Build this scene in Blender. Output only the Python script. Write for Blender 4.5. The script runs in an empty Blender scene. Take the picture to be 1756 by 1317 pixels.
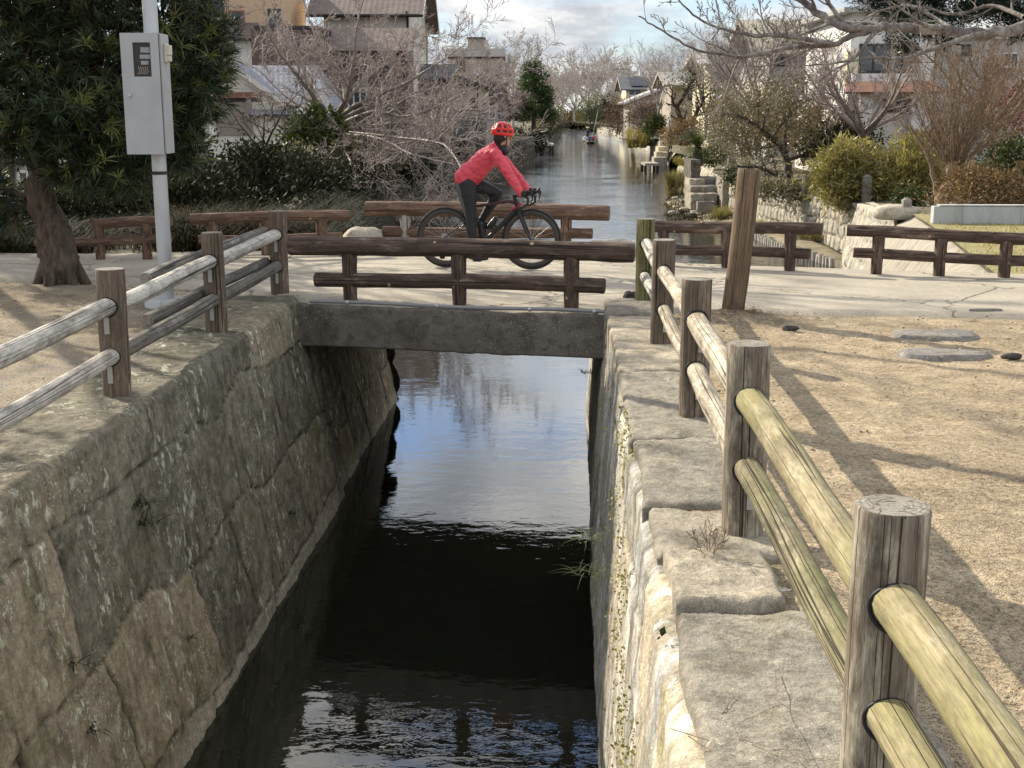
import bpy, math, random
import numpy as np
from mathutils import Vector, Matrix, Quaternion
R = math.radians
scene = bpy.context.scene
# ---------------------------------------------------------------- camera
PITCH = R(12.27); CAMZ = 1.71; FPX = 2140.0; CX = 878.0; CY = 658.5
cam_d = bpy.data.cameras.new("Camera"); cam = bpy.data.objects.new("Camera", cam_d)
scene.collection.objects.link(cam)
cam.location = (0, 0, CAMZ); cam.rotation_euler = (R(90) - PITCH, 0, 0)
cam_d.sensor_width = 36; cam_d.lens = FPX / 1756 * 36; cam_d.clip_start = 0.05; cam_d.clip_end = 3000
scene.camera = cam
# ---------------------------------------------------------------- light
SUN_EL = R(30); SUN_AZ = R(-45)          # azimuth measured from +Y, towards +X
sdir = Vector((math.sin(SUN_AZ) * math.cos(SUN_EL), math.cos(SUN_AZ) * math.cos(SUN_EL), math.sin(SUN_EL)))
sun_d = bpy.data.lights.new("Sun", 'SUN'); sun = bpy.data.objects.new("Sun", sun_d)
scene.collection.objects.link(sun)
sun_d.energy = 5.0; sun_d.angle = R(0.5); sun_d.color = (1.0, 0.90, 0.74)
sun.rotation_euler = sdir.to_track_quat('Z', 'Y').to_euler()
scene.view_settings.view_transform = 'Standard'; scene.view_settings.look = 'None'
scene.view_settings.gamma = 1.0; scene.view_settings.exposure = 0.68
world = bpy.data.worlds.new("World"); scene.world = world; world.use_nodes = True
def build_world():
    nt = world.node_tree; nt.nodes.clear()
    N = nt.nodes.new; L = nt.links.new
    out = N('ShaderNodeOutputWorld'); bg = N('ShaderNodeBackground'); L(bg.outputs[0], out.inputs[0])
    bg.inputs[1].default_value = 0.15
    sky = N('ShaderNodeTexSky'); sky.sky_type = 'NISHITA'; sky.sun_disc = False
    sky.sun_elevation = SUN_EL; sky.sun_rotation = SUN_AZ; sky.air_density = 1.0; sky.dust_density = 0.4
    tc = N('ShaderNodeTexCoord'); sep = N('ShaderNodeSeparateXYZ'); L(tc.outputs['Generated'], sep.inputs[0])
    def m(op, a, b=None):
        n = N('ShaderNodeMath'); n.operation = op
        for i, v in enumerate((a, b)):
            if v is None: continue
            if isinstance(v, (int, float)): n.inputs[i].default_value = v
            else: L(v, n.inputs[i])
        return n.outputs[0]
    den = m('ADD', m('MAXIMUM', sep.outputs[2], 0.0), 0.34)
    u = m('DIVIDE', sep.outputs[0], den); v = m('DIVIDE', sep.outputs[1], den)
    cmb = N('ShaderNodeCombineXYZ'); L(u, cmb.inputs[0]); L(v, cmb.inputs[1])
    def noise(scale, det, rough, off):
        mp = N('ShaderNodeMapping'); mp.inputs['Location'].default_value = off; L(cmb.outputs[0], mp.inputs[0])
        n = N('ShaderNodeTexNoise'); n.inputs['Scale'].default_value = scale; n.inputs['Detail'].default_value = det
        n.inputs['Roughness'].default_value = rough; L(mp.outputs[0], n.inputs['Vector']); return n.outputs[0]
    def ramp(fac, stops):
        r = N('ShaderNodeValToRGB'); L(fac, r.inputs[0]); e = r.color_ramp.elements
        while len(e) < len(stops): e.new(0.5)
        for el, (p, c) in zip(e, stops): el.position = p; el.color = (*c, 1)
        return r.outputs[0]
    n1 = noise(2.6, 9, 0.54, (3.1, 1.7, 0)); n2 = noise(5.2, 8, 0.58, (7.3, 0.2, 1.0))
    mask = ramp(n1, [(0.365, (0, 0, 0)), (0.51, (1, 1, 1))])
    ccol = ramp(n2, [(0.33, (2.9, 3.1, 3.4)), (0.50, (4.5, 4.6, 4.75)), (0.64, (7.2, 7.0, 6.6))])
    mx = N('ShaderNodeMix'); mx.data_type = 'RGBA'
    tn = N('ShaderNodeMix'); tn.data_type = 'RGBA'; tn.blend_type = 'MULTIPLY'; tn.inputs[0].default_value = 1.0
    L(sky.outputs[0], tn.inputs[6]); tn.inputs[7].default_value = (0.76, 0.83, 0.99, 1)
    L(mask, mx.inputs[0]); L(tn.outputs[2], mx.inputs[6]); L(ccol, mx.inputs[7])
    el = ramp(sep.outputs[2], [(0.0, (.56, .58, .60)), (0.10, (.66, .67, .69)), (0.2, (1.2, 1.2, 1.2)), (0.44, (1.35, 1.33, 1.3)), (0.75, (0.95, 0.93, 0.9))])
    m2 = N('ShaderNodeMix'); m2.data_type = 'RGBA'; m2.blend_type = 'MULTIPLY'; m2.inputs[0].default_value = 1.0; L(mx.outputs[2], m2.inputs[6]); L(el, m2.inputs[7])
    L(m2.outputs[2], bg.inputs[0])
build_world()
# ---------------------------------------------------------------- placing helpers
def ray(px, py):
    dx = (px - CX) / FPX; dy = -(py - CY) / FPX
    return Vector((dx, dy * math.sin(PITCH) + math.cos(PITCH), dy * math.cos(PITCH) - math.sin(PITCH)))
CAMP = Vector((0, 0, CAMZ))
def at(px, py, Y):
    d = ray(px, py); return CAMP + d * (Y / d.y)
def gz(px, py, z=0.0):
    d = ray(px, py); return CAMP + d * ((z - CAMZ) / d.z)
WATER = -1.97
# ---------------------------------------------------------------- mesh helpers
COL = scene.collection
def link(o, parent=None):
    COL.objects.link(o)
    if parent is not None: o.parent = parent
    return o
def tag(o, label=None, cat=None, group=None, kind=None):
    if label: o['label'] = label
    if cat: o['category'] = cat
    if group: o['group'] = group
    if kind: o['kind'] = kind
    return o
def thing(name, label, cat, loc=(0, 0, 0), group=None):
    o = bpy.data.objects.new(name, None); o.empty_display_size = 0.2; o.location = loc
    link(o); tag(o, label, cat, group); return o
def mkmesh(name, V, F, mats, mi=None, attrs=None, smooth=True):
    me = bpy.data.meshes.new(name)
    if isinstance(F, np.ndarray):
        V = np.asarray(V, dtype=np.float32); n, k = F.shape
        me.vertices.add(len(V)); me.vertices.foreach_set('co', V.ravel())
        me.loops.add(n * k); me.loops.foreach_set('vertex_index', F.ravel().astype(np.int32))
        me.polygons.add(n); me.polygons.foreach_set('loop_start', np.arange(0, n * k, k, dtype=np.int32))
        me.update(calc_edges=True)
    else:
        me.from_pydata([tuple(v) for v in V], [], F)
    if not isinstance(mats, (list, tuple)): mats = [mats]
    for m in mats: me.materials.append(m)
    if mi is not None: me.polygons.foreach_set('material_index', np.asarray(mi, dtype=np.int32))
    for k_, a in (attrs or {}).items():
        a = np.asarray(a, dtype=np.float32)
        if a.ndim == 2:
            at_ = me.attributes.new(k_, 'FLOAT_VECTOR', 'POINT'); at_.data.foreach_set('vector', a.ravel())
        else:
            at_ = me.attributes.new(k_, 'FLOAT', 'POINT'); at_.data.foreach_set('value', a.ravel())
    if smooth: me.polygons.foreach_set('use_smooth', np.ones(len(me.polygons), dtype=bool))
    me.update(); return me
def mkobj(name, V, F, mats, parent=None, mi=None, attrs=None, smooth=True):
    """vertices are given in world coordinates; the object keeps them under any parent"""
    me = mkmesh(name, V, F, mats, mi, attrs, smooth)
    o = bpy.data.objects.new(name, me); link(o, parent)
    if parent is not None: o.matrix_parent_inverse = parent_world(parent).inverted()
    return o
def parent_world(p):
    M = p.matrix_parent_inverse.copy() if p.parent else Matrix()
    M = M @ Matrix.LocRotScale(p.location, p.rotation_euler, p.scale)
    return parent_world(p.parent) @ M if p.parent else M
def frames(P):
    P = [Vector(p) for p in P]; n = len(P); T = []
    for i in range(n):
        t = P[min(i + 1, n - 1)] - P[max(i - 1, 0)]
        T.append(t.normalized() if t.length > 1e-9 else Vector((0, 0, 1)))
    ref = Vector((0, 0, 1)) if abs(T[0].z) < 0.9 else Vector((1, 0, 0))
    u = T[0].cross(ref).normalized(); out = []
    for i in range(n):
        if i: u = (u - T[i] * u.dot(T[i]))
        u = u.normalized() if u.length > 1e-6 else T[i].orthogonal().normalized()
        out.append((P[i], T[i], u, T[i].cross(u)))
    return out
class MB:
    def __init__(s): s.V = []; s.F = []; s.mi = []; s.lc = []; s.tint = []
    def add(s, V, F, mi=0, lc=None, tint=0.5):
        b = len(s.V); s.V += [tuple(v) for v in V]
        s.F += [tuple(i + b for i in f) for f in F]; s.mi += [mi] * len(F)
        s.lc += [tuple(c) for c in (lc if lc is not None else V)]; s.tint += [tint] * len(V)
    def tube(s, P, rad, k=8, mi=0, capmi=None, cap=True, tint=0.5, squash=None, rng=None, rough=0.0, lcoff=0.0, bev=0.0):
        fr = frames(P); n = len(fr)
        if isinstance(rad, (int, float)): rad = [rad] * n
        V = []; lc = []; z = lcoff
        for i, (p, t, u, w) in enumerate(fr):
            if i: z += (fr[i][0] - fr[i - 1][0]).length
            for j in range(k):
                a = 2 * math.pi * j / k; r = rad[i]
                if rough and rng: r *= 1 + rng.uniform(-rough, rough)
                ca, sa = math.cos(a) * r, math.sin(a) * r
                if squash: sa *= squash
                V.append(p + u * ca + w * sa); lc.append((ca, sa, z))
        F = [(i * k + j, i * k + (j + 1) % k, (i + 1) * k + (j + 1) % k, (i + 1) * k + j) for i in range(n - 1) for j in range(k)]
        s.add(V, F, mi, lc, tint)
        if cap:
            cm = mi if capmi is None else capmi
            for e, sg in ((0, -1), (n - 1, 1)):
                b = e * k; ring = V[b:b + k]; lr = lc[b:b + k]
                c = fr[e][0] + fr[e][1] * (sg * bev); zc = lr[0][2]
                f = [(j, (j + 1) % k, k) if sg > 0 else ((j + 1) % k, j, k) for j in range(k)]
                s.add(ring + [c], f, cm, lr + [(0, 0, zc)], tint)
    def box(s, c, size, rot=None, mi=0, tint=0.5):
        c = Vector(c); hx, hy, hz = size[0] / 2, size[1] / 2, size[2] / 2
        M = rot.to_matrix() if isinstance(rot, Quaternion) else (Matrix.Rotation(rot, 3, 'Z') if rot else Matrix.Identity(3))
        L = [Vector((x * hx, y * hy, z * hz)) for z in (-1, 1) for y in (-1, 1) for x in (-1, 1)]
        V = [c + M @ l for l in L]
        s.add(V, [(0, 2, 3, 1), (4, 5, 7, 6), (0, 1, 5, 4), (2, 6, 7, 3), (0, 4, 6, 2), (1, 3, 7, 5)], mi, L, tint)
    def prism(s, poly, d, mi=0, tint=0.5):
        """poly: list of Vectors (planar); d: extrusion Vector"""
        n = len(poly); V = [Vector(p) for p in poly] + [Vector(p) + d for p in poly]
        F = [tuple(range(n - 1, -1, -1)), tuple(range(n, 2 * n))] + [(i, (i + 1) % n, n + (i + 1) % n, n + i) for i in range(n)]
        s.add(V, F, mi, None, tint)
    def ball(s, c, r, k=10, mi=0, tint=0.5, M=None):
        c = Vector(c); r = (r, r, r) if isinstance(r, (int, float)) else r
        V = []; m = max(4, k // 2 + 1)
        for i in range(m + 1):
            th = math.pi * i / m
            for j in range(k):
                a = 2 * math.pi * j / k
                v = Vector((math.sin(th) * math.cos(a) * r[0], math.sin(th) * math.sin(a) * r[1], math.cos(th) * r[2]))
                V.append(c + (M @ v if M else v))
        F = [(i * k + j, (i + 1) * k + j, (i + 1) * k + (j + 1) % k, i * k + (j + 1) % k) for i in range(m) for j in range(k)]
        s.add(V, F, mi, None, tint)
    def build(s, name, mats, parent=None, smooth=True, auto=None):
        o = mkobj(name, s.V, s.F, mats, parent, s.mi, {'lc': np.array(s.lc), 'tint': np.array(s.tint)}, smooth)
        if smooth and auto:
            try: o.data.set_sharp_from_angle(angle=R(auto))
            except Exception: pass
        return o
def bevel(o, w=0.01, seg=2):
    m = o.modifiers.new("Bevel", 'BEVEL'); m.width = w; m.segments = seg; m.limit_method = 'ANGLE'; m.angle_limit = R(35); return o
def bake(o):
    """apply the modifiers of o"""
    dg = bpy.context.evaluated_depsgraph_get(); dg.update()
    me = bpy.data.meshes.new_from_object(o.evaluated_get(dg)); o.modifiers.clear(); o.data = me; return o
# numpy value noise
def vnoise(P, seed=0):
    P = np.asarray(P, dtype=np.float64); i = np.floor(P).astype(np.int64); f = P - i; f = f * f * (3 - 2 * f)
    def h(a, b, c):
        n = (a * 374761393 + b * 668265263 + c * 2147483647 * 3 + seed * 1442695041) & 0xFFFFFFFF
        n = ((n ^ (n >> 13)) * 1274126177) & 0xFFFFFFFF
        n = (n ^ (n >> 16)) & 0xFFFF
        return n / 65535.0
    x, y, z = i[..., 0], i[..., 1], i[..., 2]; fx, fy, fz = f[..., 0], f[..., 1], f[..., 2]
    r = 0
    for dx in (0, 1):
        for dy in (0, 1):
            for dz in (0, 1):
                w = (fx if dx else 1 - fx) * (fy if dy else 1 - fy) * (fz if dz else 1 - fz)
                r = r + w * h(x + dx, y + dy, z + dz)
    return r
def fbm(P, oct=4, seed=0, gain=0.5):
    P = np.asarray(P, dtype=np.float64); s = 0; a = 1; t = 0
    for o in range(oct):
        s = s + a * vnoise(P * (2 ** o) + 17.3 * o, seed + o); t += a; a *= gain
    return s / t
# ---------------------------------------------------------------- materials
class NT:
    def __init__(s, name):
        s.mat = bpy.data.materials.new(name); s.mat.use_nodes = True; s.nt = s.mat.node_tree; s.nt.nodes.clear()
        s.out = s.n('ShaderNodeOutputMaterial'); s.bsdf = s.n('ShaderNodeBsdfPrincipled')
        s.l(s.bsdf.outputs[0], s.out.inputs[0]); s.b = s.bsdf.inputs
    def n(s, t): return s.nt.nodes.new(t)
    def l(s, a, b): s.nt.links.new(a, b)
    def setv(s, sock, v):
        if v is None: return
        if isinstance(v, bpy.types.NodeSocket): s.l(v, sock)
        elif isinstance(v, (tuple, list)) and len(v) == 3 and sock.type == 'RGBA': sock.default_value = (*v, 1)
        else: sock.default_value = v
    def pos(s): return s.n('ShaderNodeNewGeometry').outputs['Position']
    def obj(s): return s.n('ShaderNodeTexCoord').outputs['Object']
    def attr(s, name, vec=False):
        a = s.n('ShaderNodeAttribute'); a.attribute_name = name; return a.outputs['Vector'] if vec else a.outputs['Fac']
    def rnd(s): return s.n('ShaderNodeObjectInfo').outputs['Random']
    def map(s, vec, scale=(1, 1, 1), loc=(0, 0, 0), rot=(0, 0, 0)):
        m = s.n('ShaderNodeMapping'); s.setv(m.inputs['Vector'], vec); m.inputs['Scale'].default_value = scale
        s.setv(m.inputs['Location'], loc); m.inputs['Rotation'].default_value = rot; return m.outputs[0]
    def noise(s, vec, scale=5, detail=4, rough=0.55, dist=0.0):
        n = s.n('ShaderNodeTexNoise'); s.setv(n.inputs['Vector'], vec); n.inputs['Scale'].default_value = scale
        n.inputs['Detail'].default_value = detail; n.inputs['Roughness'].default_value = rough; n.inputs['Distortion'].default_value = dist
        return n.outputs[0]
    def voro(s, vec, scale=5, feature='F1', out='Distance'):
        n = s.n('ShaderNodeTexVoronoi'); n.feature = feature; s.setv(n.inputs['Vector'], vec); n.inputs['Scale'].default_value = scale
        return n.outputs[out]
    def ramp(s, fac, stops):
        r = s.n('ShaderNodeValToRGB'); s.l(fac, r.inputs[0]); e = r.color_ramp.elements
        while len(e) < len(stops): e.new(0.5)
        for el, (p, c) in zip(e, stops):
            el.position = p; el.color = (*c, 1) if isinstance(c, (tuple, list)) else (c, c, c, 1)
        return r.outputs[0]
    def mix(s, fac, a, b, mode='MIX'):
        m = s.n('ShaderNodeMix'); m.data_type = 'RGBA'; m.blend_type = mode
        s.setv(m.inputs[0], fac); s.setv(m.inputs[6], a); s.setv(m.inputs[7], b); return m.outputs[2]
    def math(s, op, a, b=0.0, clamp=False):
        m = s.n('ShaderNodeMath'); m.operation = op; m.use_clamp = clamp; s.setv(m.inputs[0], a); s.setv(m.inputs[1], b); return m.outputs[0]
    def vmath(s, op, a, b=None):
        m = s.n('ShaderNodeVectorMath'); m.operation = op; s.setv(m.inputs[0], a)
        if b is not None: s.setv(m.inputs[1], b)
        return m.outputs['Value'] if op in ('LENGTH', 'DOT_PRODUCT') else m.outputs[0]
    def bump(s, h, strength=0.5, dist=0.01, prev=None):
        b = s.n('ShaderNodeBump'); s.l(h, b.inputs['Height']); b.inputs['Strength'].default_value = strength
        b.inputs['Distance'].default_value = dist
        if prev is not None: s.l(prev, b.inputs['Normal'])
        return b.outputs[0]
    def fin(s, col, rough=0.8, normal=None, metal=0.0, spec=0.5):
        s.setv(s.b['Base Color'], col); s.setv(s.b['Roughness'], rough); s.b['Metallic'].default_value = metal
        s.b['Specular IOR Level'].default_value = spec
        if normal is not None: s.l(normal, s.b['Normal'])
        return s.mat
def simple(name, c1, c2=None, scale=6, rough=0.7, bump=0.3, bd=0.004, metal=0, spec=0.4, stretch=(1, 1, 1), rough_var=0.0, detail=5):
    t = NT(name); v = t.map(t.pos(), stretch)
    nz = t.noise(v, scale, detail); c2 = c2 or tuple(x * 0.7 for x in c1)
    col = t.mix(t.ramp(nz, [(0.3, 0.0), (0.7, 1.0)]), c2, c1)
    f = t.noise(v, scale * 9, 3)
    col = t.mix(t.math('MULTIPLY', f, 0.35), col, tuple(x * 0.6 for x in c2))
    nm = t.bump(f, bump, bd) if bump else None
    rr = t.math('ADD', rough - rough_var / 2, t.math('MULTIPLY', nz, rough_var)) if rough_var else rough
    return t.fin(col, rr, nm, metal, spec)
def wood(name, dark, mid, pale, crack=(0.02, 0.016, 0.012), moss=None, palefac=0.5, grain=1.0, bark=0.0, ring=True):
    """solid wood that follows each log ('lc': across, across, along)"""
    t = NT(name); lc = t.attr('lc', True)
    g = t.noise(t.map(lc, (55 * grain, 55 * grain, 2.2)), 1, 6, 0.62, 0.3)
    b = t.noise(t.map(lc, (7, 7, 1.6)), 1, 4, 0.55)
    p = t.noise(t.map(lc, (16, 16, 4.0)), 1, 6, 0.7, 0.4)
    col = t.mix(t.ramp(g, [(0.3, 0.0), (0.68, 1.0)]), dark, mid)
    pf = t.ramp(t.math('ADD', t.math('MULTIPLY', p, 0.7), t.math('MULTIPLY', b, 0.3)), [(0.60 - 0.25 * palefac, 0.0), (0.72 - 0.25 * palefac, 1.0)])
    pf = t.math('MULTIPLY', pf, t.math('ADD', 0.35, t.math('MULTIPLY', g, 1.1)), True)
    col = t.mix(pf, col, pale)
    if moss:
        mo = t.noise(t.map(lc, (5, 5, 1.3), (3, 1, 7)), 1, 5, 0.6)
        col = t.mix(t.ramp(mo, [(0.42, 0.0), (0.66, 0.85)]), col, moss)
    c1 = t.noise(t.map(lc, (24, 24, 0.16), (9, 2, 4)), 1, 2, 0.45)
    ck = t.ramp(t.math('ABSOLUTE', t.math('SUBTRACT', c1, 0.5)), [(0.0, 1.0), (0.006, 0.9), (0.016, 0.0)])
    c2 = t.noise(t.map(lc, (60, 60, 0.6), (1, 5, 2)), 1, 2, 0.5)
    ck2 = t.ramp(t.math('ABSOLUTE', t.math('SUBTRACT', c2, 0.5)), [(0.0, 0.6), (0.016, 0.0)])
    ck = t.math('MAXIMUM', ck, t.math('MULTIPLY', ck2, 0.22))
    col = t.mix(ck, col, crack)
    gr = t.noise(t.map(lc, (9, 9, 5), (2, 8, 3)), 1, 6, 0.72); col = t.mix(t.math('MULTIPLY', t.ramp(gr, [(0.5, 0.0), (0.68, 1.0)]), 0.6), col, tuple(x * 0.55 for x in dark))
    col = t.mix(1.0, col, t.ramp(t.noise(t.map(lc, (120, 120, 14)), 1, 3, .6), [(0.3, 0.72), (0.5, 1.0), (0.7, 1.2)]), 'MULTIPLY')
    h = t.math('SUBTRACT', t.math('ADD', t.math('MULTIPLY', g, 0.35), t.math('MULTIPLY', pf, 0.25)), ck)
    if bark:
        bk = t.noise(t.map(lc, (26, 26, 7)), 1, 4, 0.6, 0.8); h = t.math('ADD', h, t.math('MULTIPLY', bk, bark))
    nm = t.bump(h, 0.75, 0.006)
    return t.fin(col, 0.82, nm, 0, 0.25)
def endgrain(name, c1, c2):
    t = NT(name); lc = t.attr('lc', True); sx = t.n('ShaderNodeSeparateXYZ'); t.l(lc, sx.inputs[0])
    cb = t.n('ShaderNodeCombineXYZ'); t.l(sx.outputs[0], cb.inputs[0]); t.l(sx.outputs[1], cb.inputs[1])
    ln = t.vmath('LENGTH', cb.outputs[0]); wob = t.noise(t.map(lc, (30, 30, 1)), 1, 3)
    rg = t.math('SINE', t.math('MULTIPLY', t.math('ADD', ln, t.math('MULTIPLY', wob, 0.03)), 420))
    col = t.mix(t.math('MULTIPLY', t.math('ADD', rg, 1.0), 0.13), c1, c2); col = t.mix(t.math('MULTIPLY', t.ramp(t.noise(t.map(lc, (90, 90, 1)), 1, 4, .7), [(0.4, 0.0), (0.65, 1.0)]), 0.6), col, c2)
    at_ = t.n('ShaderNodeMath'); at_.operation = 'ARCTAN2'; t.l(sx.outputs[0], at_.inputs[0]); t.l(sx.outputs[1], at_.inputs[1])
    cb2 = t.n('ShaderNodeCombineXYZ'); t.l(at_.outputs[0], cb2.inputs[0])
    rad = t.noise(t.map(cb.outputs[0], (9, 9, 1)), 1, 1, 0.4, 1.5)
    ck = t.ramp(t.math('ABSOLUTE', t.math('SUBTRACT', rad, 0.5)), [(0.0, 0.8), (0.006, 0.6), (0.02, 0.0)])
    big = t.noise(t.map(lc, (14, 14, 1)), 1, 4)
    col = t.mix(t.ramp(big, [(0.35, 0.0), (0.7, 0.7)]), col, c2)
    col = t.mix(ck, col, tuple(x * 0.25 for x in c2))
    nm = t.bump(t.math('SUBTRACT', t.math('MULTIPLY', rg, 0.3), ck), 0.6, 0.004)
    return t.fin(col, 0.85, nm, 0, 0.2)
def leafmat(name, c1, c2, trans=0.3, rough=0.45, spec=0.4, c3=None):
    t = NT(name); ti = t.attr('tint')
    col = t.mix(ti, c1, c2) if c3 is None else t.ramp(ti, [(0.0, c1), (0.55, c2), (1.0, c3)])
    t.fin(col, rough, None, 0, spec)
    if trans:
        tr = t.n('ShaderNodeBsdfTranslucent'); t.setv(tr.inputs[0], t.mix(1.0, col, (1.0, 1.0, 0.55), 'MULTIPLY'))
        ms = t.n('ShaderNodeMixShader'); ms.inputs[0].default_value = trans
        t.l(t.bsdf.outputs[0], ms.inputs[1]); t.l(tr.outputs[0], ms.inputs[2]); t.l(ms.outputs[0], t.out.inputs[0])
    return t.mat
def stonewall(name, c_dark, c_mid, c_warm, lichen, moss, joint, lich=0.5, streak=0.6, warmf=0.5, white=0.0, band=0.0):
    t = NT(name); P = t.pos()
    tint = t.attr('tint'); jn = t.attr('joint')
    n1 = t.noise(P, 2.3, 6, 0.62); n2 = t.noise(P, 9, 6, 0.65); n3 = t.noise(P, 60, 4, 0.6)
    col = t.mix(t.ramp(n2, [(0.32, 0.0), (0.68, 1.0)]), c_dark, c_mid)
    col = t.mix(t.math('MULTIPLY', t.ramp(t.math('ADD', t.math('MULTIPLY', n1, 0.5), t.math('MULTIPLY', tint, 0.5)), [(0.42, 0.0), (0.7, 1.0)]), warmf), col, c_warm)
    sv = t.noise(t.map(P, (9, 9, 0.9)), 1, 5, 0.6)            # run-off streaks
    col = t.mix(t.math('MULTIPLY', t.ramp(sv, [(0.5, 0.0), (0.72, 1.0)]), streak), col, tuple(x * 0.35 for x in c_dark))
    li = t.noise(t.map(P, (1, 1, 0.6), (4, 2, 1)), 13, 8, 0.72); lm = t.noise(P, 1.4, 3)
    lf = t.math('MULTIPLY', t.ramp(li, [(0.54, 0.0), (0.59, 1.0)]), t.ramp(lm, [(0.47, 0.0), (0.58, lich)]))
    v1 = t.voro(t.vmath('ADD', P, t.mix(1.0, (0, 0, 0), t.mix(0.04, (0, 0, 0), n3))), 34); l2 = t.ramp(t.noise(P, 2.2, 4, .6), [(0.5, 0.0), (0.64, lich)])
    lf = t.math('MAXIMUM', lf, t.math('MULTIPLY', t.ramp(v1, [(0.2, 1.0), (0.34, 0.0)]), t.math('MULTIPLY', l2, 0.8)))
    col = t.mix(lf, col, lichen)
    if white:
        wv_ = t.noise(t.map(P, (5, 5, 0.45), (2, 7, 1)), 1, 5, 0.62); col = t.mix(t.math('MULTIPLY', t.ramp(wv_, [(0.47, 0.0), (0.6, 1.0)]), white), col, (0.78, 0.775, 0.74))
    mf = t.math('MULTIPLY', t.ramp(t.noise(P, 3.1, 5, 0.65), [(0.52, 0.0), (0.7, 0.9)]), t.ramp(n3, [(0.3, 0.4), (0.6, 1.0)]))
    col = t.mix(mf, col, moss)
    if band:
        zs = t.n('ShaderNodeSeparateXYZ'); t.l(P, zs.inputs[0]); zz = t.math('ADD', zs.outputs[2], t.math('MULTIPLY', n1, -0.45)); col = t.mix(t.math('MULTIPLY', t.ramp(t.math('ADD', t.math('MULTIPLY', zz, 1.0), 3.0), [(0.85, 1.0), (1.22, 0.0)]), band), col, (0.50, 0.46, 0.38))
    col = t.mix(t.math('MULTIPLY', jn, 0.85), col, joint)
    sp = t.ramp(t.noise(P, 210, 2), [(0.3, 0.6), (0.5, 1.0), (0.7, 1.3)])
    col = t.mix(1.0, col, sp, 'MULTIPLY'); col = t.mix(1.0, col, t.ramp(tint, [(0.0, 0.8), (1.0, 1.18)]), 'MULTIPLY')
    col = t.mix(1.0, col, t.ramp(t.noise(P, 26, 5, .7), [(0.3, 0.62), (0.5, 1.0), (0.7, 1.25)]), 'MULTIPLY')
    h = t.math('ADD', t.math('MULTIPLY', n2, 0.8), t.math('ADD', t.math('MULTIPLY', n3, 0.35), t.math('MULTIPLY', lf, 0.2)))
    return t.fin(col, 0.9, t.bump(h, 0.85, 0.02), 0, 0.2)
def m_sand():
    t = NT('sandy_ground'); P = t.pos()
    n0 = t.noise(P, 0.55, 4, 0.55); n1 = t.noise(P, 3.2, 6, 0.6); n2 = t.noise(P, 40, 5, 0.7); n3 = t.noise(P, 160, 3, 0.7)
    col = t.mix(t.ramp(n1, [(0.3, 0.0), (0.7, 1.0)]), (0.50, 0.395, 0.255), (0.76, 0.625, 0.43))
    col = t.mix(t.ramp(n0, [(0.45, 0.0), (0.68, 0.75)]), col, (0.42, 0.33, 0.225))
    v = t.voro(P, 95); peb = t.ramp(v, [(0.2, 1.0), (0.42, 0.0)])
    vc = t.voro(P, 95, out='Color')
    col = t.mix(t.math('MULTIPLY', peb, 0.55), col, t.mix(0.6, vc, (0.42, 0.36, 0.28)))
    col = t.mix(1.0, col, t.ramp(n2, [(0.3, 0.42), (0.5, 1.0), (0.7, 1.38)]), 'MULTIPLY')  # random grain tone, with the shading of coarse grit painted in
    n4 = t.noise(P, 95, 3, 0.75); col = t.mix(t.ramp(n4, [(0.57, 0.0), (0.64, 0.75)]), col, (0.15, 0.11, 0.07)); n5 = t.noise(P, 7, 5, 0.65); col = t.mix(1.0, col, t.ramp(n5, [(0.35, 0.78), (0.6, 1.08)]), 'MULTIPLY')
    col = t.mix(t.ramp(n3, [(0.62, 0.0), (0.72, 0.6)]), col, (0.10, 0.075, 0.05))
    gr = t.math('ADD', t.math('MULTIPLY', n2, 0.7), t.math('ADD', t.math('MULTIPLY', peb, 0.4), t.math('MULTIPLY', n3, 0.4)))
    nm = t.bump(n1, 0.5, 0.06); nm = t.bump(n5, 0.7, 0.05, nm); nm = t.bump(gr, 1.0, 0.028, nm)
    return t.fin(col, 0.95, nm, 0, 0.1)
def m_gravel():
    t = NT('dark_gravel_soil'); P = t.pos()
    n1 = t.noise(P, 2.2, 6, 0.62); v = t.voro(P, 60); vc = t.voro(P, 60, out='Color'); n2 = t.noise(P, 45, 4, 0.65)
    far = t.noise(P, 0.8, 3)
    base = t.mix(t.ramp(n1, [(0.35, 0.0), (0.65, 1.0)]), (0.205, 0.163, 0.11), (0.36, 0.29, 0.195))
    grv = t.mix(0.75, vc, (0.3, 0.28, 0.25)); 
    col = t.mix(t.math('MULTIPLY', t.ramp(far, [(0.4, 0.15), (0.6, 0.8)]), t.ramp(v, [(0.25, 1.0), (0.5, 0.2)])), base, grv)
    col = t.mix(1.0, col, t.ramp(n2, [(0.25, 0.55), (0.5, 1.0), (0.75, 1.25)]), 'MULTIPLY')
    nm = t.bump(t.math('ADD', n2, t.math('MULTIPLY', t.ramp(v, [(0.2, 1.0), (0.5, 0.0)]), 0.7)), 0.9, 0.014)
    return t.fin(col, 0.95, nm, 0, 0.12)
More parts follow.
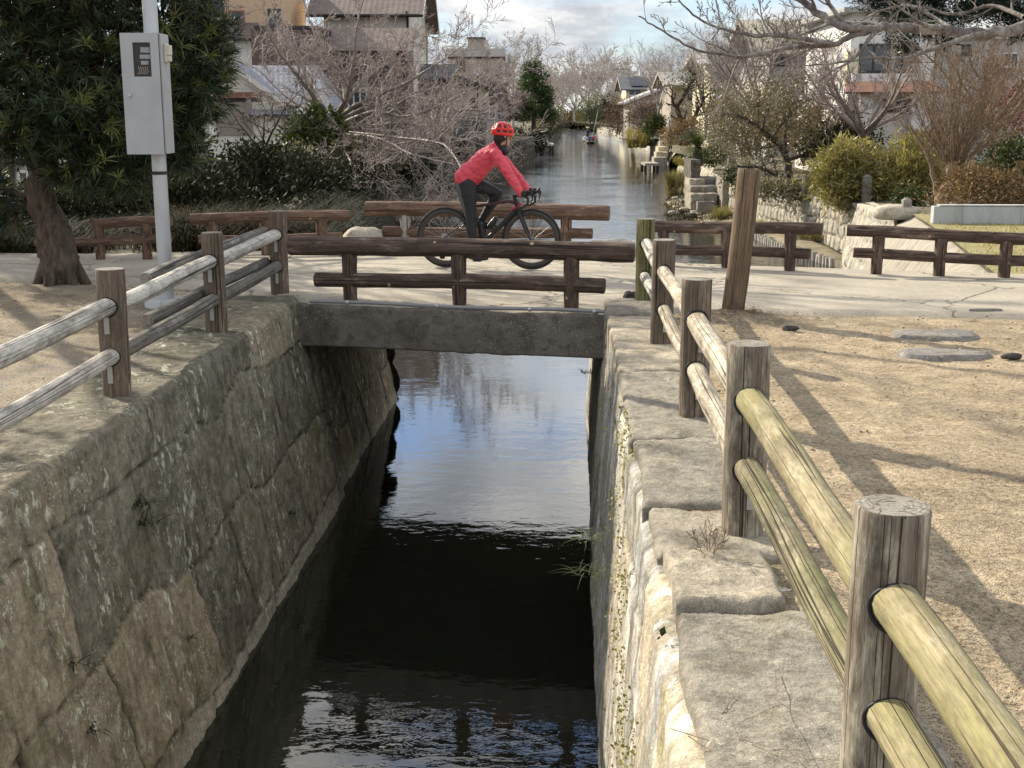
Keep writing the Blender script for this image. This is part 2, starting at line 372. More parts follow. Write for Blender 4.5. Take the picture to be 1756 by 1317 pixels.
def m_road():
    t = NT('old_concrete_paving'); P = t.pos()
    n1 = t.noise(P, 1.1, 6, 0.6); n2 = t.noise(P, 120, 4, 0.7); n3 = t.noise(P, 14, 5, 0.6)
    col = t.mix(t.ramp(n1, [(0.32, 0.0), (0.68, 1.0)]), (0.345, 0.307, 0.248), (0.475, 0.428, 0.345))
    col = t.mix(t.ramp(n3, [(0.5, 0.0), (0.75, 0.5)]), col, (0.27, 0.235, 0.175))
    dv = t.noise(P, 2.5, 4)
    ck = t.ramp(t.voro(t.vmath('ADD', P, t.mix(1.0, (0, 0, 0), dv)), 0.42, 'DISTANCE_TO_EDGE'), [(0.0, 1.0), (0.004, 0.8), (0.01, 0.0)])
    col = t.mix(1.0, col, t.ramp(n2, [(0.28, 0.5), (0.5, 1.0), (0.72, 1.32)]), 'MULTIPLY')
    col = t.mix(t.math('MULTIPLY', ck, 0.75), col, (0.07, 0.06, 0.05))
    nm = t.bump(t.math('SUBTRACT', t.math('ADD', n2, t.math('MULTIPLY', n3, 0.5)), ck), 0.8, 0.008)
    return t.fin(col, 0.92, nm, 0, 0.2)
def m_water():
    t = NT('canal_water'); P = t.pos()
    a = t.noise(t.map(P, (1.0, 1.7, 1)), 2.6, 3, 0.5, 0.3); b = t.noise(t.map(P, (1.0, 1.5, 1), (5, 3, 0)), 9.0, 3, 0.55, 0.4)
    c = t.noise(P, 0.35, 3)
    calm = t.ramp(c, [(0.35, 0.35), (0.65, 1.0)])
    h = t.math('MULTIPLY', t.math('ADD', t.math('MULTIPLY', a, 1.0), t.math('MULTIPLY', b, 0.28)), calm)
    sy = t.n('ShaderNodeSeparateXYZ'); t.l(P, sy.inputs[0]); wind = t.math('MULTIPLY', t.math('SUBTRACT', sy.outputs[1], 18.0), 0.05, True)
    h = t.math('MULTIPLY', h, t.math('ADD', 1.0, t.math('MULTIPLY', wind, 2.6)))
    nm = t.bump(h, 0.35, 0.013)
    return t.fin((0.009, 0.0105, 0.0065), 0.02, nm, 0, 0.75)
def m_beam():
    t = NT('mottled_concrete'); P = t.pos()
    n1 = t.noise(P, 3.0, 6, 0.65); n2 = t.noise(P, 90, 3, 0.7); n3 = t.noise(P, 11, 5, 0.6)
    col = t.mix(t.ramp(n1, [(0.3, 0.0), (0.7, 1.0)]), (0.085, 0.073, 0.06), (0.2, 0.18, 0.15))
    col = t.mix(t.ramp(n3, [(0.5, 0.0), (0.75, 0.8)]), col, (0.05, 0.04, 0.034))
    zz = t.n('ShaderNodeSeparateXYZ'); t.l(P, zz.inputs[0])
    sp = t.math('MULTIPLY', t.ramp(t.noise(P, 75, 2, 0.5), [(0.60, 0.0), (0.66, 1.0)]), t.ramp(t.noise(P, 2.0, 3), [(0.4, 0.15), (0.6, 1.0)]))
    col = t.mix(t.math('MULTIPLY', sp, 0.55), col, (0.40, 0.37, 0.32))
    return t.fin(col, 0.9, t.bump(t.math('ADD', n2, n3), 0.7, 0.008), 0, 0.2)
def m_bark(name, c1, c2, sc=1.0, lich=None):
    t = NT(name); P = t.obj()
    g = t.noise(t.map(P, (22 * sc, 22 * sc, 3.5 * sc)), 1, 6, 0.65, 0.5); b = t.noise(P, 4 * sc, 4)
    col = t.mix(t.ramp(g, [(0.32, 0.0), (0.68, 1.0)]), c1, c2)
    if lich: col = t.mix(t.ramp(t.noise(P, 7 * sc, 5, 0.7), [(0.5, 0.0), (0.62, 0.8)]), col, lich)
    col = t.mix(1.0, col, t.ramp(b, [(0.3, 0.7), (0.7, 1.25)]), 'MULTIPLY')
    return t.fin(col, 0.88, t.bump(g, 0.9, 0.03 / sc), 0, 0.2)
def m_tile(name, c1, c2, row=0.28, along=(1, 0, 0)):
    """roof tiles from object coordinates: x across, y up the slope"""
    t = NT(name); P = t.attr('lc', True); s = t.n('ShaderNodeSeparateXYZ'); t.l(P, s.inputs[0])
    fx = t.math('SINE', t.math('MULTIPLY', s.outputs[0], 2 * math.pi / 0.27)); fy = t.math('FRACT', t.math('DIVIDE', s.outputs[1], row))
    n = t.noise(P, 3, 5); br = t.n('ShaderNodeTexWhiteNoise'); br.noise_dimensions = '2D'
    fl = t.vmath('FLOOR', t.vmath('MULTIPLY', P, (1 / 0.27, 1 / row, 0))); t.l(fl, br.inputs['Vector'])
    col = t.mix(t.math('ADD', t.math('MULTIPLY', n, 0.6), t.math('MULTIPLY', br.outputs['Value'], 0.4)), c1, c2)
    h = t.math('ADD', t.math('MULTIPLY', fx, 0.25), t.math('MULTIPLY', fy, -1.0))
    col = t.mix(t.ramp(fy, [(0.0, 0.65), (0.08, 0.0)]), col, tuple(x * 0.3 for x in c1))
    return t.fin(col, 0.7, t.bump(h, 0.7, 0.02), 0, 0.35)
def m_siding(name, c, pitch=0.12, axis=2, depth=0.02, rough=0.7):
    t = NT(name); P = t.pos(); s = t.n('ShaderNodeSeparateXYZ'); t.l(P, s.inputs[0])
    f = t.math('FRACT', t.math('DIVIDE', s.outputs[axis], pitch)); n = t.noise(P, 1.2, 5); n2 = t.noise(t.map(P, (3, 3, 0.4)), 1, 5, 0.6)
    col = t.mix(t.ramp(n, [(0.3, 0.0), (0.7, 1.0)]), tuple(x * 0.82 for x in c), c)
    col = t.mix(t.ramp(n2, [(0.52, 0.0), (0.75, 0.4)]), col, tuple(x * 0.5 for x in c))
    col = t.mix(t.ramp(f, [(0.0, 0.55), (0.1, 0.0)]), col, tuple(x * 0.35 for x in c))
    return t.fin(col, rough, t.bump(f, 0.6, depth), 0, 0.3)
def m_plaster(name, c, rough=0.85):
    t = NT(name); P = t.pos(); n = t.noise(P, 0.7, 5); n2 = t.noise(t.map(P, (2.5, 2.5, 0.3)), 1, 5, 0.6); n3 = t.noise(P, 30, 3)
    col = t.mix(t.ramp(n, [(0.3, 0.0), (0.7, 1.0)]), tuple(x * 0.84 for x in c), c)
    col = t.mix(t.ramp(n2, [(0.52, 0.0), (0.78, 0.45)]), col, tuple(x * 0.55 for x in c))
    return t.fin(col, rough, t.bump(n3, 0.4, 0.01), 0, 0.25)
def m_blockwall(name, c, bw=0.4, bh=0.2):
    t = NT(name); P = t.attr('lc', True)
    b = t.n('ShaderNodeTexBrick'); t.l(P, b.inputs['Vector']); b.inputs['Scale'].default_value = 1.0
    b.inputs['Brick Width'].default_value = bw; b.inputs['Row Height'].default_value = bh; b.inputs['Mortar Size'].default_value = 0.006
    b.inputs['Color1'].default_value = (*c, 1); b.inputs['Color2'].default_value = (*[x * 0.85 for x in c], 1); b.inputs['Mortar'].default_value = (*[x * 0.6 for x in c], 1)
    n = t.noise(t.map(P, (2, 0.5, 2)), 2.0, 6, 0.6); n3 = t.noise(P, 70, 3)
    col = t.mix(t.ramp(n, [(0.45, 0.0), (0.75, 0.7)]), b.outputs[0], tuple(x * 0.42 for x in c))
    return t.fin(col, 0.9, t.bump(t.math('ADD', b.outputs[1], t.math('MULTIPLY', n3, -0.5)), -0.4, 0.01), 0, 0.2)
def m_metal(name, c, rough=0.4, metal=0.6):
    t = NT(name); P = t.pos(); n = t.noise(P, 4, 6, 0.6); n2 = t.noise(t.map(P, (30, 30, 2)), 1, 4)
    col = t.mix(t.ramp(n, [(0.35, 0.0), (0.7, 1.0)]), tuple(x * 0.85 for x in c), c)
    rr = t.math('ADD', rough - 0.08, t.math('MULTIPLY', n2, 0.18))
    return t.fin(col, rr, t.bump(n, 0.06, 0.01), metal, 0.5)
def m_glass(name, c=(0.03, 0.035, 0.04)):
    t = NT(name); n = t.noise(t.pos(), 0.8, 3); return t.fin(t.mix(n, c, tuple(x * 2.2 for x in c)), 0.08, t.bump(n, 0.05, 0.05), 0, 0.7)
def m_fabric(name, c, c2, wr=0.5):
    t = NT(name); P = t.obj(); n = t.noise(t.map(P, (1, 1, 1)), 9, 4, 0.55, 1.2); n2 = t.noise(P, 28, 3, 0.5, 0.6)
    col = t.mix(t.ramp(n, [(0.3, 0.0), (0.7, 1.0)]), c2, c)
    return t.fin(col, 0.55, t.bump(t.math('ADD', n, t.math('MULTIPLY', n2, 0.4)), wr, 0.03), 0, 0.35)
MAT = {}
MAT['sand'] = m_sand(); MAT['gravel'] = m_gravel(); MAT['road'] = m_road(); MAT['water'] = m_water(); MAT['beam'] = m_beam()
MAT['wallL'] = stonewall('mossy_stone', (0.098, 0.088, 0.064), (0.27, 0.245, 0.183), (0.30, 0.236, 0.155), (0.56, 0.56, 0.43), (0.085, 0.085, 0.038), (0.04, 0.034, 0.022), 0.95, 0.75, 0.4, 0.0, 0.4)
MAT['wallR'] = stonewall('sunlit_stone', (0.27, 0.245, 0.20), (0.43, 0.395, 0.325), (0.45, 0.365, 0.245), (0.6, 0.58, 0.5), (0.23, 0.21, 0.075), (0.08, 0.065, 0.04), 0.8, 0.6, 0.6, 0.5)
MAT['coping'] = stonewall('coping_granite', (0.20, 0.183, 0.15), (0.385, 0.352, 0.287), (0.43, 0.365, 0.265), (0.55, 0.5, 0.4), (0.17, 0.15, 0.09), (0.08, 0.065, 0.045), 0.5, 0.2, 0.6)
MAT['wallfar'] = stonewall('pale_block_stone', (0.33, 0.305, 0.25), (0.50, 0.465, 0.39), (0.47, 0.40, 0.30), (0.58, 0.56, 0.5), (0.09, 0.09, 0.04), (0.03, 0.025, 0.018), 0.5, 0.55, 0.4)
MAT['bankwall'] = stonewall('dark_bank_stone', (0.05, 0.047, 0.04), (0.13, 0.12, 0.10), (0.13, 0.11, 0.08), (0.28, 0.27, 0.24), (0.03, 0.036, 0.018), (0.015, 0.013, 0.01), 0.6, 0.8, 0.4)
MAT['rock'] = stonewall('pale_rock', (0.34, 0.31, 0.25), (0.52, 0.48, 0.39), (0.5, 0.42, 0.28), (0.6, 0.58, 0.5), (0.16, 0.14, 0.06), (0.1, 0.08, 0.05), 0.5, 0.3, 0.5)
MAT['darkrock'] = stonewall('dark_rock', (0.035, 0.034, 0.032), (0.09, 0.085, 0.08), (0.08, 0.07, 0.06), (0.2, 0.2, 0.19), (0.04, 0.04, 0.02), (0.02, 0.02, 0.02), 0.4, 0.3, 0.5)
MAT['flatstone'] = stonewall('grey_flat_stone', (0.18, 0.17, 0.155), (0.28, 0.265, 0.24), (0.3, 0.25, 0.18), (0.4, 0.39, 0.36), (0.2, 0.17, 0.12), (0.1, 0.08, 0.05), 0.4, 0.2, 0.5)
MAT['post'] = wood('weathered_post_wood', (0.10, 0.078, 0.057), (0.24, 0.2, 0.15), (0.43, 0.385, 0.295), palefac=0.5)
MAT['post_green'] = wood('greenish_post_wood', (0.12, 0.105, 0.055), (0.22, 0.195, 0.105), (0.3, 0.27, 0.16), palefac=0.2, moss=(0.19, 0.2, 0.07))
MAT['post_dark'] = wood('dark_post_wood', (0.085, 0.062, 0.045), (0.185, 0.143, 0.104), (0.34, 0.29, 0.225), palefac=0.25)
MAT['rail_yellow'] = wood('yellow_green_rail_wood', (0.19, 0.158, 0.09), (0.345, 0.295, 0.178), (0.47, 0.415, 0.285), crack=(0.06, 0.045, 0.025), moss=(0.235, 0.215, 0.09), palefac=0.4, grain=0.7)
MAT['rail_pale'] = wood('bleached_rail_wood', (0.22, 0.18, 0.13), (0.40, 0.345, 0.26), (0.58, 0.52, 0.405), crack=(0.05, 0.04, 0.03), palefac=0.6, grain=0.7)
MAT['rail_white'] = wood('silvered_rail_wood', (0.22, 0.2, 0.17), (0.40, 0.375, 0.33), (0.56, 0.53, 0.47), crack=(0.06, 0.05, 0.045), palefac=0.7, grain=0.8)
MAT['rail_grey'] = wood('dark_grey_rail_wood', (0.09, 0.08, 0.068), (0.2, 0.185, 0.16), (0.36, 0.345, 0.31), palefac=0.3)
MAT['end_pale'] = endgrain('grey_end_grain', (0.33, 0.31, 0.265), (0.17, 0.15, 0.122))
MAT['end_tan'] = endgrain('tan_end_grain', (0.50, 0.35, 0.20), (0.33, 0.2, 0.11))
MAT['log'] = wood('dark_brown_log', (0.050, 0.034, 0.026), (0.126, 0.086, 0.066), (0.265, 0.2, 0.155), crack=(0.015, 0.01, 0.008), palefac=0.3, bark=0.7, grain=0.5)
MAT['log_light'] = wood('brown_bark_log', (0.085, 0.05, 0.035), (0.215, 0.135, 0.092), (0.34, 0.24, 0.17), crack=(0.03, 0.02, 0.014), palefac=0.3, bark=0.7, grain=0.5)
MAT['pole_wood'] = wood('bare_brown_pole_wood', (0.10, 0.066, 0.042), (0.235, 0.165, 0.11), (0.34, 0.255, 0.18), palefac=0.15, bark=0.3, grain=0.8)
MAT['log_white'] = wood('whitewashed_log', (0.3, 0.27, 0.23), (0.44, 0.41, 0.36), (0.5, 0.47, 0.42), palefac=0.5, grain=0.5)
MAT['knot'] = simple('pale_knot', (0.50, 0.35, 0.21), (0.36, 0.23, 0.13), 60, 0.85)
MAT['galv'] = m_metal('galvanised_steel', (0.52, 0.53, 0.54), 0.42, 0.55)
MAT['bracket'] = m_metal('steel_bracket', (0.46, 0.45, 0.42), 0.5, 0.5)
MAT['boxgrey'] = m_metal('grey_painted_steel', (0.40, 0.405, 0.41), 0.42, 0.05)
MAT['conduit'] = m_metal('grey_pvc_conduit', (0.25, 0.25, 0.25), 0.5, 0.0)
MAT['black'] = simple('black_rubber', (0.012, 0.012, 0.013), (0.02, 0.02, 0.021), 20, 0.55, 0.2)
MAT['cream_plastic'] = simple('cream_plastic', (0.62, 0.58, 0.48), (0.55, 0.5, 0.4), 8, 0.45, 0.1)
MAT['leaf_podo'] = leafmat('podocarpus_leaf', (0.012, 0.022, 0.010), (0.040, 0.062, 0.024), 0.2, 0.4, 0.4, c3=(0.18, 0.20, 0.055))
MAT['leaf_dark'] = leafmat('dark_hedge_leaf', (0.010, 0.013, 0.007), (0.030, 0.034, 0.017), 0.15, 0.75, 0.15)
MAT['leaf_olive'] = leafmat('olive_shrub_leaf', (0.055, 0.052, 0.03), (0.15, 0.135, 0.085), 0.25, 0.5, c3=(0.30, 0.265, 0.185))
MAT['leaf_green'] = leafmat('bright_green_leaf', (0.018, 0.032, 0.010), (0.058, 0.080, 0.026), 0.2, 0.55, 0.25, c3=(0.17, 0.18, 0.05))
MAT['leaf_yellow'] = leafmat('yellow_green_bamboo_leaf', (0.085, 0.09, 0.03), (0.27, 0.235, 0.085), 0.35, 0.5, c3=(0.47, 0.38, 0.16))
MAT['leaf_pine'] = leafmat('dark_pine_needle', (0.006, 0.014, 0.008), (0.02, 0.04, 0.018), 0.1, 0.5)
MAT['leaf_brown'] = leafmat('dry_brown_leaf', (0.085, 0.055, 0.030), (0.22, 0.14, 0.07), 0.25, 0.7, c3=(0.34, 0.23, 0.12))
MAT['leaf_rust'] = leafmat('rusty_leaf', (0.07, 0.045, 0.035), (0.16, 0.105, 0.08), 0.2, 0.7, c3=(0.24, 0.16, 0.12))
MAT['leaf_conifer'] = leafmat('conifer_leaf', (0.016, 0.035, 0.012), (0.05, 0.085, 0.028), 0.2, 0.55, 0.25, c3=(0.10, 0.13, 0.045))
MAT['leaf_red'] = leafmat('red_leaf', (0.12, 0.02, 0.02), (0.26, 0.05, 0.045), 0.3, 0.5)
MAT['leaf_willow'] = leafmat('pale_willow_leaf', (0.075, 0.085, 0.045), (0.17, 0.175, 0.09), 0.3, 0.5)
MAT['grass_brown'] = leafmat('brown_green_grass', (0.012, 0.014, 0.006), (0.038, 0.034, 0.012), 0.12, 0.75, 0.15, c3=(0.10, 0.055, 0.024))
MAT['grass_dry'] = leafmat('dry_yellow_grass', (0.13, 0.12, 0.04), (0.34, 0.28, 0.105), 0.35, 0.6, c3=(0.52, 0.43, 0.2))
MAT['litter'] = leafmat('leaf_litter', (0.07, 0.045, 0.025), (0.24, 0.165, 0.095), 0.1, 0.8, c3=(0.42, 0.33, 0.21))
MAT['moss'] = leafmat('moss_leaf', (0.09, 0.10, 0.022), (0.26, 0.25, 0.07), 0.3, 0.6, c3=(0.42, 0.38, 0.13))
MAT['bark_podo'] = m_bark('grey_brown_bark', (0.04, 0.03, 0.022), (0.15, 0.115, 0.085), 1.0)
MAT['bark_cherry'] = m_bark('silvery_cherry_bark', (0.085, 0.068, 0.06), (0.27, 0.235, 0.215), 1.0, lich=(0.36, 0.34, 0.3))
def m_bark_r(name, thick, thin, r0=.012, r1=.09):
    t = NT(name); P = t.obj(); ra = t.attr('tint'); g = t.noise(t.map(P, (14, 14, 14)), 1, 4, .6)
    f = t.math('DIVIDE', t.math('SUBTRACT', ra, r0), r1 - r0, True); c = t.mix(f, thin, thick); c = t.mix(1.0, c, t.ramp(g, [(.3, .7), (.7, 1.3)]), 'MULTIPLY')
    return t.fin(c, .62, t.bump(g, .6, .02), 0, .2)
MAT['bark_silver'] = MAT['bark_cherry']; MAT['bark_cherry'] = m_bark_r('cherry_bark', (0.11, 0.085, 0.07), (0.32, 0.265, 0.235))
MAT['bark_twig'] = m_bark('purple_grey_twig_bark', (0.12, 0.095, 0.09), (0.265, 0.22, 0.21), 1.0)
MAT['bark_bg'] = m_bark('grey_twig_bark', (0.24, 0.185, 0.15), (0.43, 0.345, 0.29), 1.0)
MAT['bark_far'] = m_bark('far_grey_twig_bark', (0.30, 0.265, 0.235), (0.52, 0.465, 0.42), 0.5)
MAT['bark_weep'] = m_bark('mauve_twig_bark', (0.19, 0.14, 0.135), (0.35, 0.265, 0.255), 0.5)
MAT['bark_brown'] = m_bark('brown_twig_bark', (0.15, 0.10, 0.065), (0.33, 0.235, 0.155), 1.0)
MAT['bark_dark'] = m_bark('dark_trunk_bark', (0.03, 0.025, 0.02), (0.10, 0.08, 0.06), 1.0)
MAT['plaster_white'] = m_plaster('white_plaster', (0.72, 0.70, 0.66)); MAT['plaster_grey'] = m_plaster('grey_plaster', (0.44, 0.42, 0.40))
MAT['plaster_beige'] = m_plaster('beige_plaster', (0.56, 0.40, 0.265)); MAT['plaster_cream'] = m_plaster('cream_plaster', (0.66, 0.60, 0.43))
MAT['plaster_taupe'] = m_plaster('taupe_plaster', (0.40, 0.345, 0.30)); MAT['plaster_ivory'] = m_plaster('ivory_plaster', (0.64, 0.60, 0.53))
MAT['siding_white'] = m_siding('white_siding', (0.66, 0.64, 0.58), 0.2); MAT['siding_brown'] = m_siding('brown_siding', (0.13, 0.092, 0.078), 0.15)
MAT['shutter'] = m_siding('grey_roller_shutter', (0.30, 0.27, 0.235), 0.13, depth=0.05); MAT['slate'] = m_siding('slate_boards', (0.16, 0.165, 0.17), 0.25)
MAT['tile_blue'] = m_tile('blue_grey_tile', (0.13, 0.145, 0.18), (0.27, 0.285, 0.33)); MAT['tile_brown'] = m_tile('brown_roof_tile', (0.10, 0.075, 0.065), (0.2, 0.16, 0.14))
MAT['tile_dark'] = m_tile('dark_roof_tile', (0.045, 0.05, 0.06), (0.11, 0.12, 0.14)); MAT['tile_grey'] = m_tile('grey_roof_tile', (0.24, 0.235, 0.22), (0.40, 0.39, 0.36))
MAT['tile_olive'] = m_tile('pale_olive_roof_tile', (0.27, 0.25, 0.18), (0.42, 0.39, 0.29)); MAT['tile_orange'] = m_tile('orange_roof_tile', (0.38, 0.185, 0.12), (0.52, 0.29, 0.2))
MAT['trim_brown'] = simple('brown_trim_paint', (0.24, 0.105, 0.065), None, 5, 0.5); MAT['trim_white'] = simple('white_trim_paint', (0.75, 0.73, 0.7), (0.62, 0.6, 0.57), 3, 0.5)
MAT['trim_dark'] = simple('dark_trim_paint', (0.035, 0.03, 0.028), None, 5, 0.5); MAT['glass'] = m_glass('window_glass'); MAT['solar'] = simple('solar_panel', (0.02, 0.022, 0.03), None, 5, .45, 0)
MAT['concrete'] = m_blockwall('grey_block_concrete', (0.44, 0.45, 0.44), 0.9, 0.5); MAT['concrete_dark'] = m_blockwall('stained_concrete', (0.24, 0.24, 0.23), 1.0, 0.4)
MAT['revet'] = simple('ribbed_concrete', (0.40, 0.365, 0.30), (0.25, 0.22, 0.17), 3, 0.9, 0.5, 0.02)
MAT['lawn'] = simple('dry_lawn_soil', (0.33, 0.275, 0.13), (0.20, 0.19, 0.075), 2.5, 0.95, 0.8, 0.03); MAT['bankland'] = simple('bank_soil', (0.17, 0.14, 0.095), (0.09, 0.085, 0.05), 0.8, 0.95, 0.6, 0.05)
# ---------------------------------------------------------------- the sluice walls
def interp(x, pts):
    xs = [p[0] for p in pts]; return np.interp(x, xs, [p[1] for p in pts])
def xl_top(Y): return -2.24 + 0.048 * (Y - 6.47)
def xl_wat(Y): return -1.896 + 0.048 * (Y - 6.47)
def xr_top(Y): return 0.62 + 0.048 * (Y - 6.47)
def xr_wat(Y): return 0.493 + 0.048 * (Y - 6.47)
def cells(S, T, sites, warp=0.05, seed=3):
    P = np.stack([S * 2.2, T * 2.2, np.zeros_like(S)], -1)
    S = S + (fbm(P, 4, seed) - 0.5) * 2 * warp * 2; T = T + (fbm(P + 31.7, 4, seed + 9) - 0.5) * 2 * warp * 2
    shp = S.shape; p = np.stack([S.ravel(), T.ravel()], -1); sites = np.asarray(sites)
    edge = np.empty(len(p)); cid = np.empty(len(p), dtype=int)
    for a in range(0, len(p), 20000):
        d = ((p[a:a + 20000, None, :] - sites[None]) ** 2).sum(-1)
        o = np.argpartition(d, 4, axis=1)[:, :4]; dd = np.take_along_axis(d, o, 1); k = np.argsort(dd, 1)
        o = np.take_along_axis(o, k, 1); dd = np.take_along_axis(dd, k, 1)
        L = np.sqrt(((sites[o[:, 1]] - sites[o[:, 0]]) ** 2).sum(-1))
        edge[a:a + 20000] = (dd[:, 1] - dd[:, 0]) / (2 * L); cid[a:a + 20000] = o[:, 0]
    return edge.reshape(shp), cid.reshape(shp)
def ashlar(S, T, rows, joints, warp=.05, seed=3):
    """coursed blocks: rows = course boundaries, joints[i] = vertical joints of course i -> distance to the nearest joint, block id, centre"""
    P = np.stack([S * 1.1, T * 1.1, np.zeros_like(S)], -1); S = S + (fbm(P * 1.5, 4, seed) - .5) * 5 * warp; T = T + (fbm(P + 31.7, 4, seed + 9) - .5) * 9 * warp
    ri = np.clip(np.searchsorted(rows, T) - 1, 0, len(rows) - 2); eT = np.minimum(np.abs(T - np.take(rows, ri)), np.abs(np.take(rows, ri + 1) - T)); eS = np.empty_like(S); cid = np.zeros(S.shape, dtype=int); base = 0; cen = []
    for i, J in enumerate(joints):
        m = ri == i; xs = S[m] + (T[m] - rows[i]) * .3 * math.sin(i * 2.1 + 1); k = np.clip(np.searchsorted(J, xs) - 1, 0, len(J) - 2); eS[m] = np.minimum(np.abs(xs - J[k]), np.abs(J[k + 1] - xs)); cid[m] = base + k
        cen += [((J[q] + J[q + 1]) / 2, (rows[i] + rows[i + 1]) / 2) for q in range(len(J) - 1)]; base += len(J) - 1
    return np.minimum(eT, eS * .55), cid, cen
def grid_faces(n, m, flip=False):
    i, j = np.meshgrid(np.arange(n - 1), np.arange(m - 1), indexing='ij'); a = (i * m + j).ravel()
    F = np.stack([a, a + 1, a + m + 1, a + m], -1); return F[:, ::-1] if flip else F
def sluice_wall(name, side, mat, Y0, Y1, top_in, seed, cw, ch, ds, dt, ztop, jw=0.007, jd=0.018, joff=1.0, amp=1.0):
    rng = random.Random(seed)
    s = np.arange(Y0, Y1, ds); t = np.arange(-top_in, 2.45, dt); S, T = np.meshgrid(s, t, indexing='ij')
    rows = [-1.2, .32]; tt = .32
    while tt < 2.9: tt += ch * rng.uniform(.8, 1.25); rows.append(tt)
    joints = []
    for i in range(len(rows) - 1):
        y = Y0 - 1.5 + rng.uniform(0, .5); J = [y]
        while y < Y1 + 1.5: y += (rng.uniform(.9, 1.5) if i == 0 else cw * rng.uniform(.6, 1.45)); J.append(y)
        joints.append(np.array(J))
    edge, cid, sites = ashlar(S, T, np.array(rows), joints, .045, seed)
    nC = len(sites); rr = np.array([rng.random() for _ in range(nC)]); off = (rr - 0.5) * 0.028
    tx = np.array([rng.uniform(-.022, .022) for _ in range(nC)]); ty = np.array([rng.uniform(-.022, .022) for _ in range(nC)])
    sa = np.asarray(sites)
    groove = np.exp(-(edge / jw) ** 2); soft = np.clip(edge / 0.10, 0, 1) ** 0.5
    P3 = np.stack([S, T, S * 0], -1)
    disp = amp * (0.6 * off[cid] + 0.6 * tx[cid] * (S - sa[cid, 0]) + 0.6 * ty[cid] * (T - sa[cid, 1]) + 0.007 * (soft - 1) + 0.035 * (fbm(P3 * 1.7, 4, seed) - .5)) - jd * groove * joff \
        + 0.026 * (fbm(P3 * 8, 4, seed + 5) - .5) + 0.014 * (fbm(P3 * 30, 3, seed + 6) - .5)
    # profile: flat top going inward, rounded arris, battered face
    zt = ztop(S); fx = (xl_top if side < 0 else xr_top)(S); wx = (xl_wat if side < 0 else xr_wat)(S)
    bat = (wx - fx) / 1.97
    r = 0.05; up = np.clip(-T, 0, None); dn = np.clip(T, 0, None)
    blend = np.clip((T + r) / (2 * r), 0, 1); blend = blend * blend * (3 - 2 * blend)
    inward = -1 if side < 0 else 1
    X = fx + inward * up + bat * dn + inward * r * 0.4 * (1 - np.abs(2 * blend - 1)); Z = zt - dn - r * 0.4 * (1 - np.abs(2 * blend - 1)) * (T >= -r)
    nx = -inward * blend; nz = 1 - blend
    dn_ = disp
    X = X + nx * dn_; Z = Z + nz * dn_
    V = np.stack([X, S, Z], -1).reshape(-1, 3)
    o = mkobj(name, V, grid_faces(len(s), len(t), side > 0), mat, None, None,
              {'tint': rr[cid].ravel(), 'joint': np.clip(groove * 1.1, 0, 1).ravel()})
    return o
lw_top = lambda Y: np.where(Y < 11.42, 0.035, -0.37) + 0 * Y
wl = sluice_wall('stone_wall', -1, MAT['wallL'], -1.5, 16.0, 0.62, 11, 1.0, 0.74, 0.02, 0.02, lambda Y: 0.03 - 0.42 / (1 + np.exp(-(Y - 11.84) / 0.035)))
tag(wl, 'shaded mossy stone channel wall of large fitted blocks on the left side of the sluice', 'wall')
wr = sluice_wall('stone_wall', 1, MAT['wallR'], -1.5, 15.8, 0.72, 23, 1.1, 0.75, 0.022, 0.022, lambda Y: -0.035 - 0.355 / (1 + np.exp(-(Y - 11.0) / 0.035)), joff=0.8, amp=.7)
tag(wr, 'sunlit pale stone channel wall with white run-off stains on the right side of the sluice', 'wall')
# coping slabs of the right wall: parts of it
def slab(name, Y0, Y1, x_in, ztop, th, seed, parent, mat, over=0.0, n=(26, 40), amp=1.0, rr=0.022):
    nx, ny = n; rng = random.Random(seed)
    # rounded block surface: parameterise a superellipse-ish height field + skirt
    u = np.linspace(0, 1, nx); v = np.linspace(0, 1, ny); U, Vv = np.meshgrid(u, v, indexing='ij')
    Y = Y0 + (Y1 - Y0) * Vv; xe = xr_top(Y)
    wob = (fbm(np.stack([U * 0 + 3, Y * 2.5, U * 0 + seed], -1), 3, seed) - .5) * .07
    wob2 = (fbm(np.stack([U * 5, U * 0, U * 0 + seed + 8.], -1), 3, seed) - .5) * .09
    X = xe - over + (x_in + over) * U + wob; Y = Y + wob2 * np.where(Vv < .5, 1, 1)
    e = np.minimum(np.minimum(U * (x_in + over), (1 - U) * (x_in + over)), np.minimum(Vv, 1 - Vv) * (Y1 - Y0))
    drop = np.where(e < rr, rr - np.sqrt(np.clip(rr ** 2 - (rr - e) ** 2, 0, None)), 0)
    P = np.stack([X, Y, X * 0 + seed], -1)
    Z = ztop - drop + amp * (0.042 * (fbm(P * 2.0, 3, seed) - .5) + 0.026 * (fbm(P * 9, 4, seed + 2) - .5) + 0.008 * (fbm(P * 40, 2, seed + 4) - .5))
    V = np.stack([X, Y, Z], -1).reshape(-1, 3); F = grid_faces(nx, ny, True)
    # skirt
    ring = [i * ny for i in range(nx)] + [(nx - 1) * ny + j for j in range(1, ny)] + [i * ny + ny - 1 for i in range(nx - 2, -1, -1)] + [j for j in range(ny - 2, 0, -1)]
    b = len(V); low = V[ring].copy(); low[:, 2] = ztop - th
    k = len(ring); Fs = np.array([(ring[i], b + i, b + (i + 1) % k, ring[(i + 1) % k]) for i in range(k)])
    V = np.vstack([V, low]); F = np.vstack([F, Fs])
    tint = np.full(len(V), rng.random()); jn = np.zeros(len(V)); jn[:nx * ny] = np.clip(1 - e.ravel() / 0.03, 0, 1) * 0.35
    return mkobj(name, V, F, mat, parent, None, {'tint': tint, 'joint': jn})
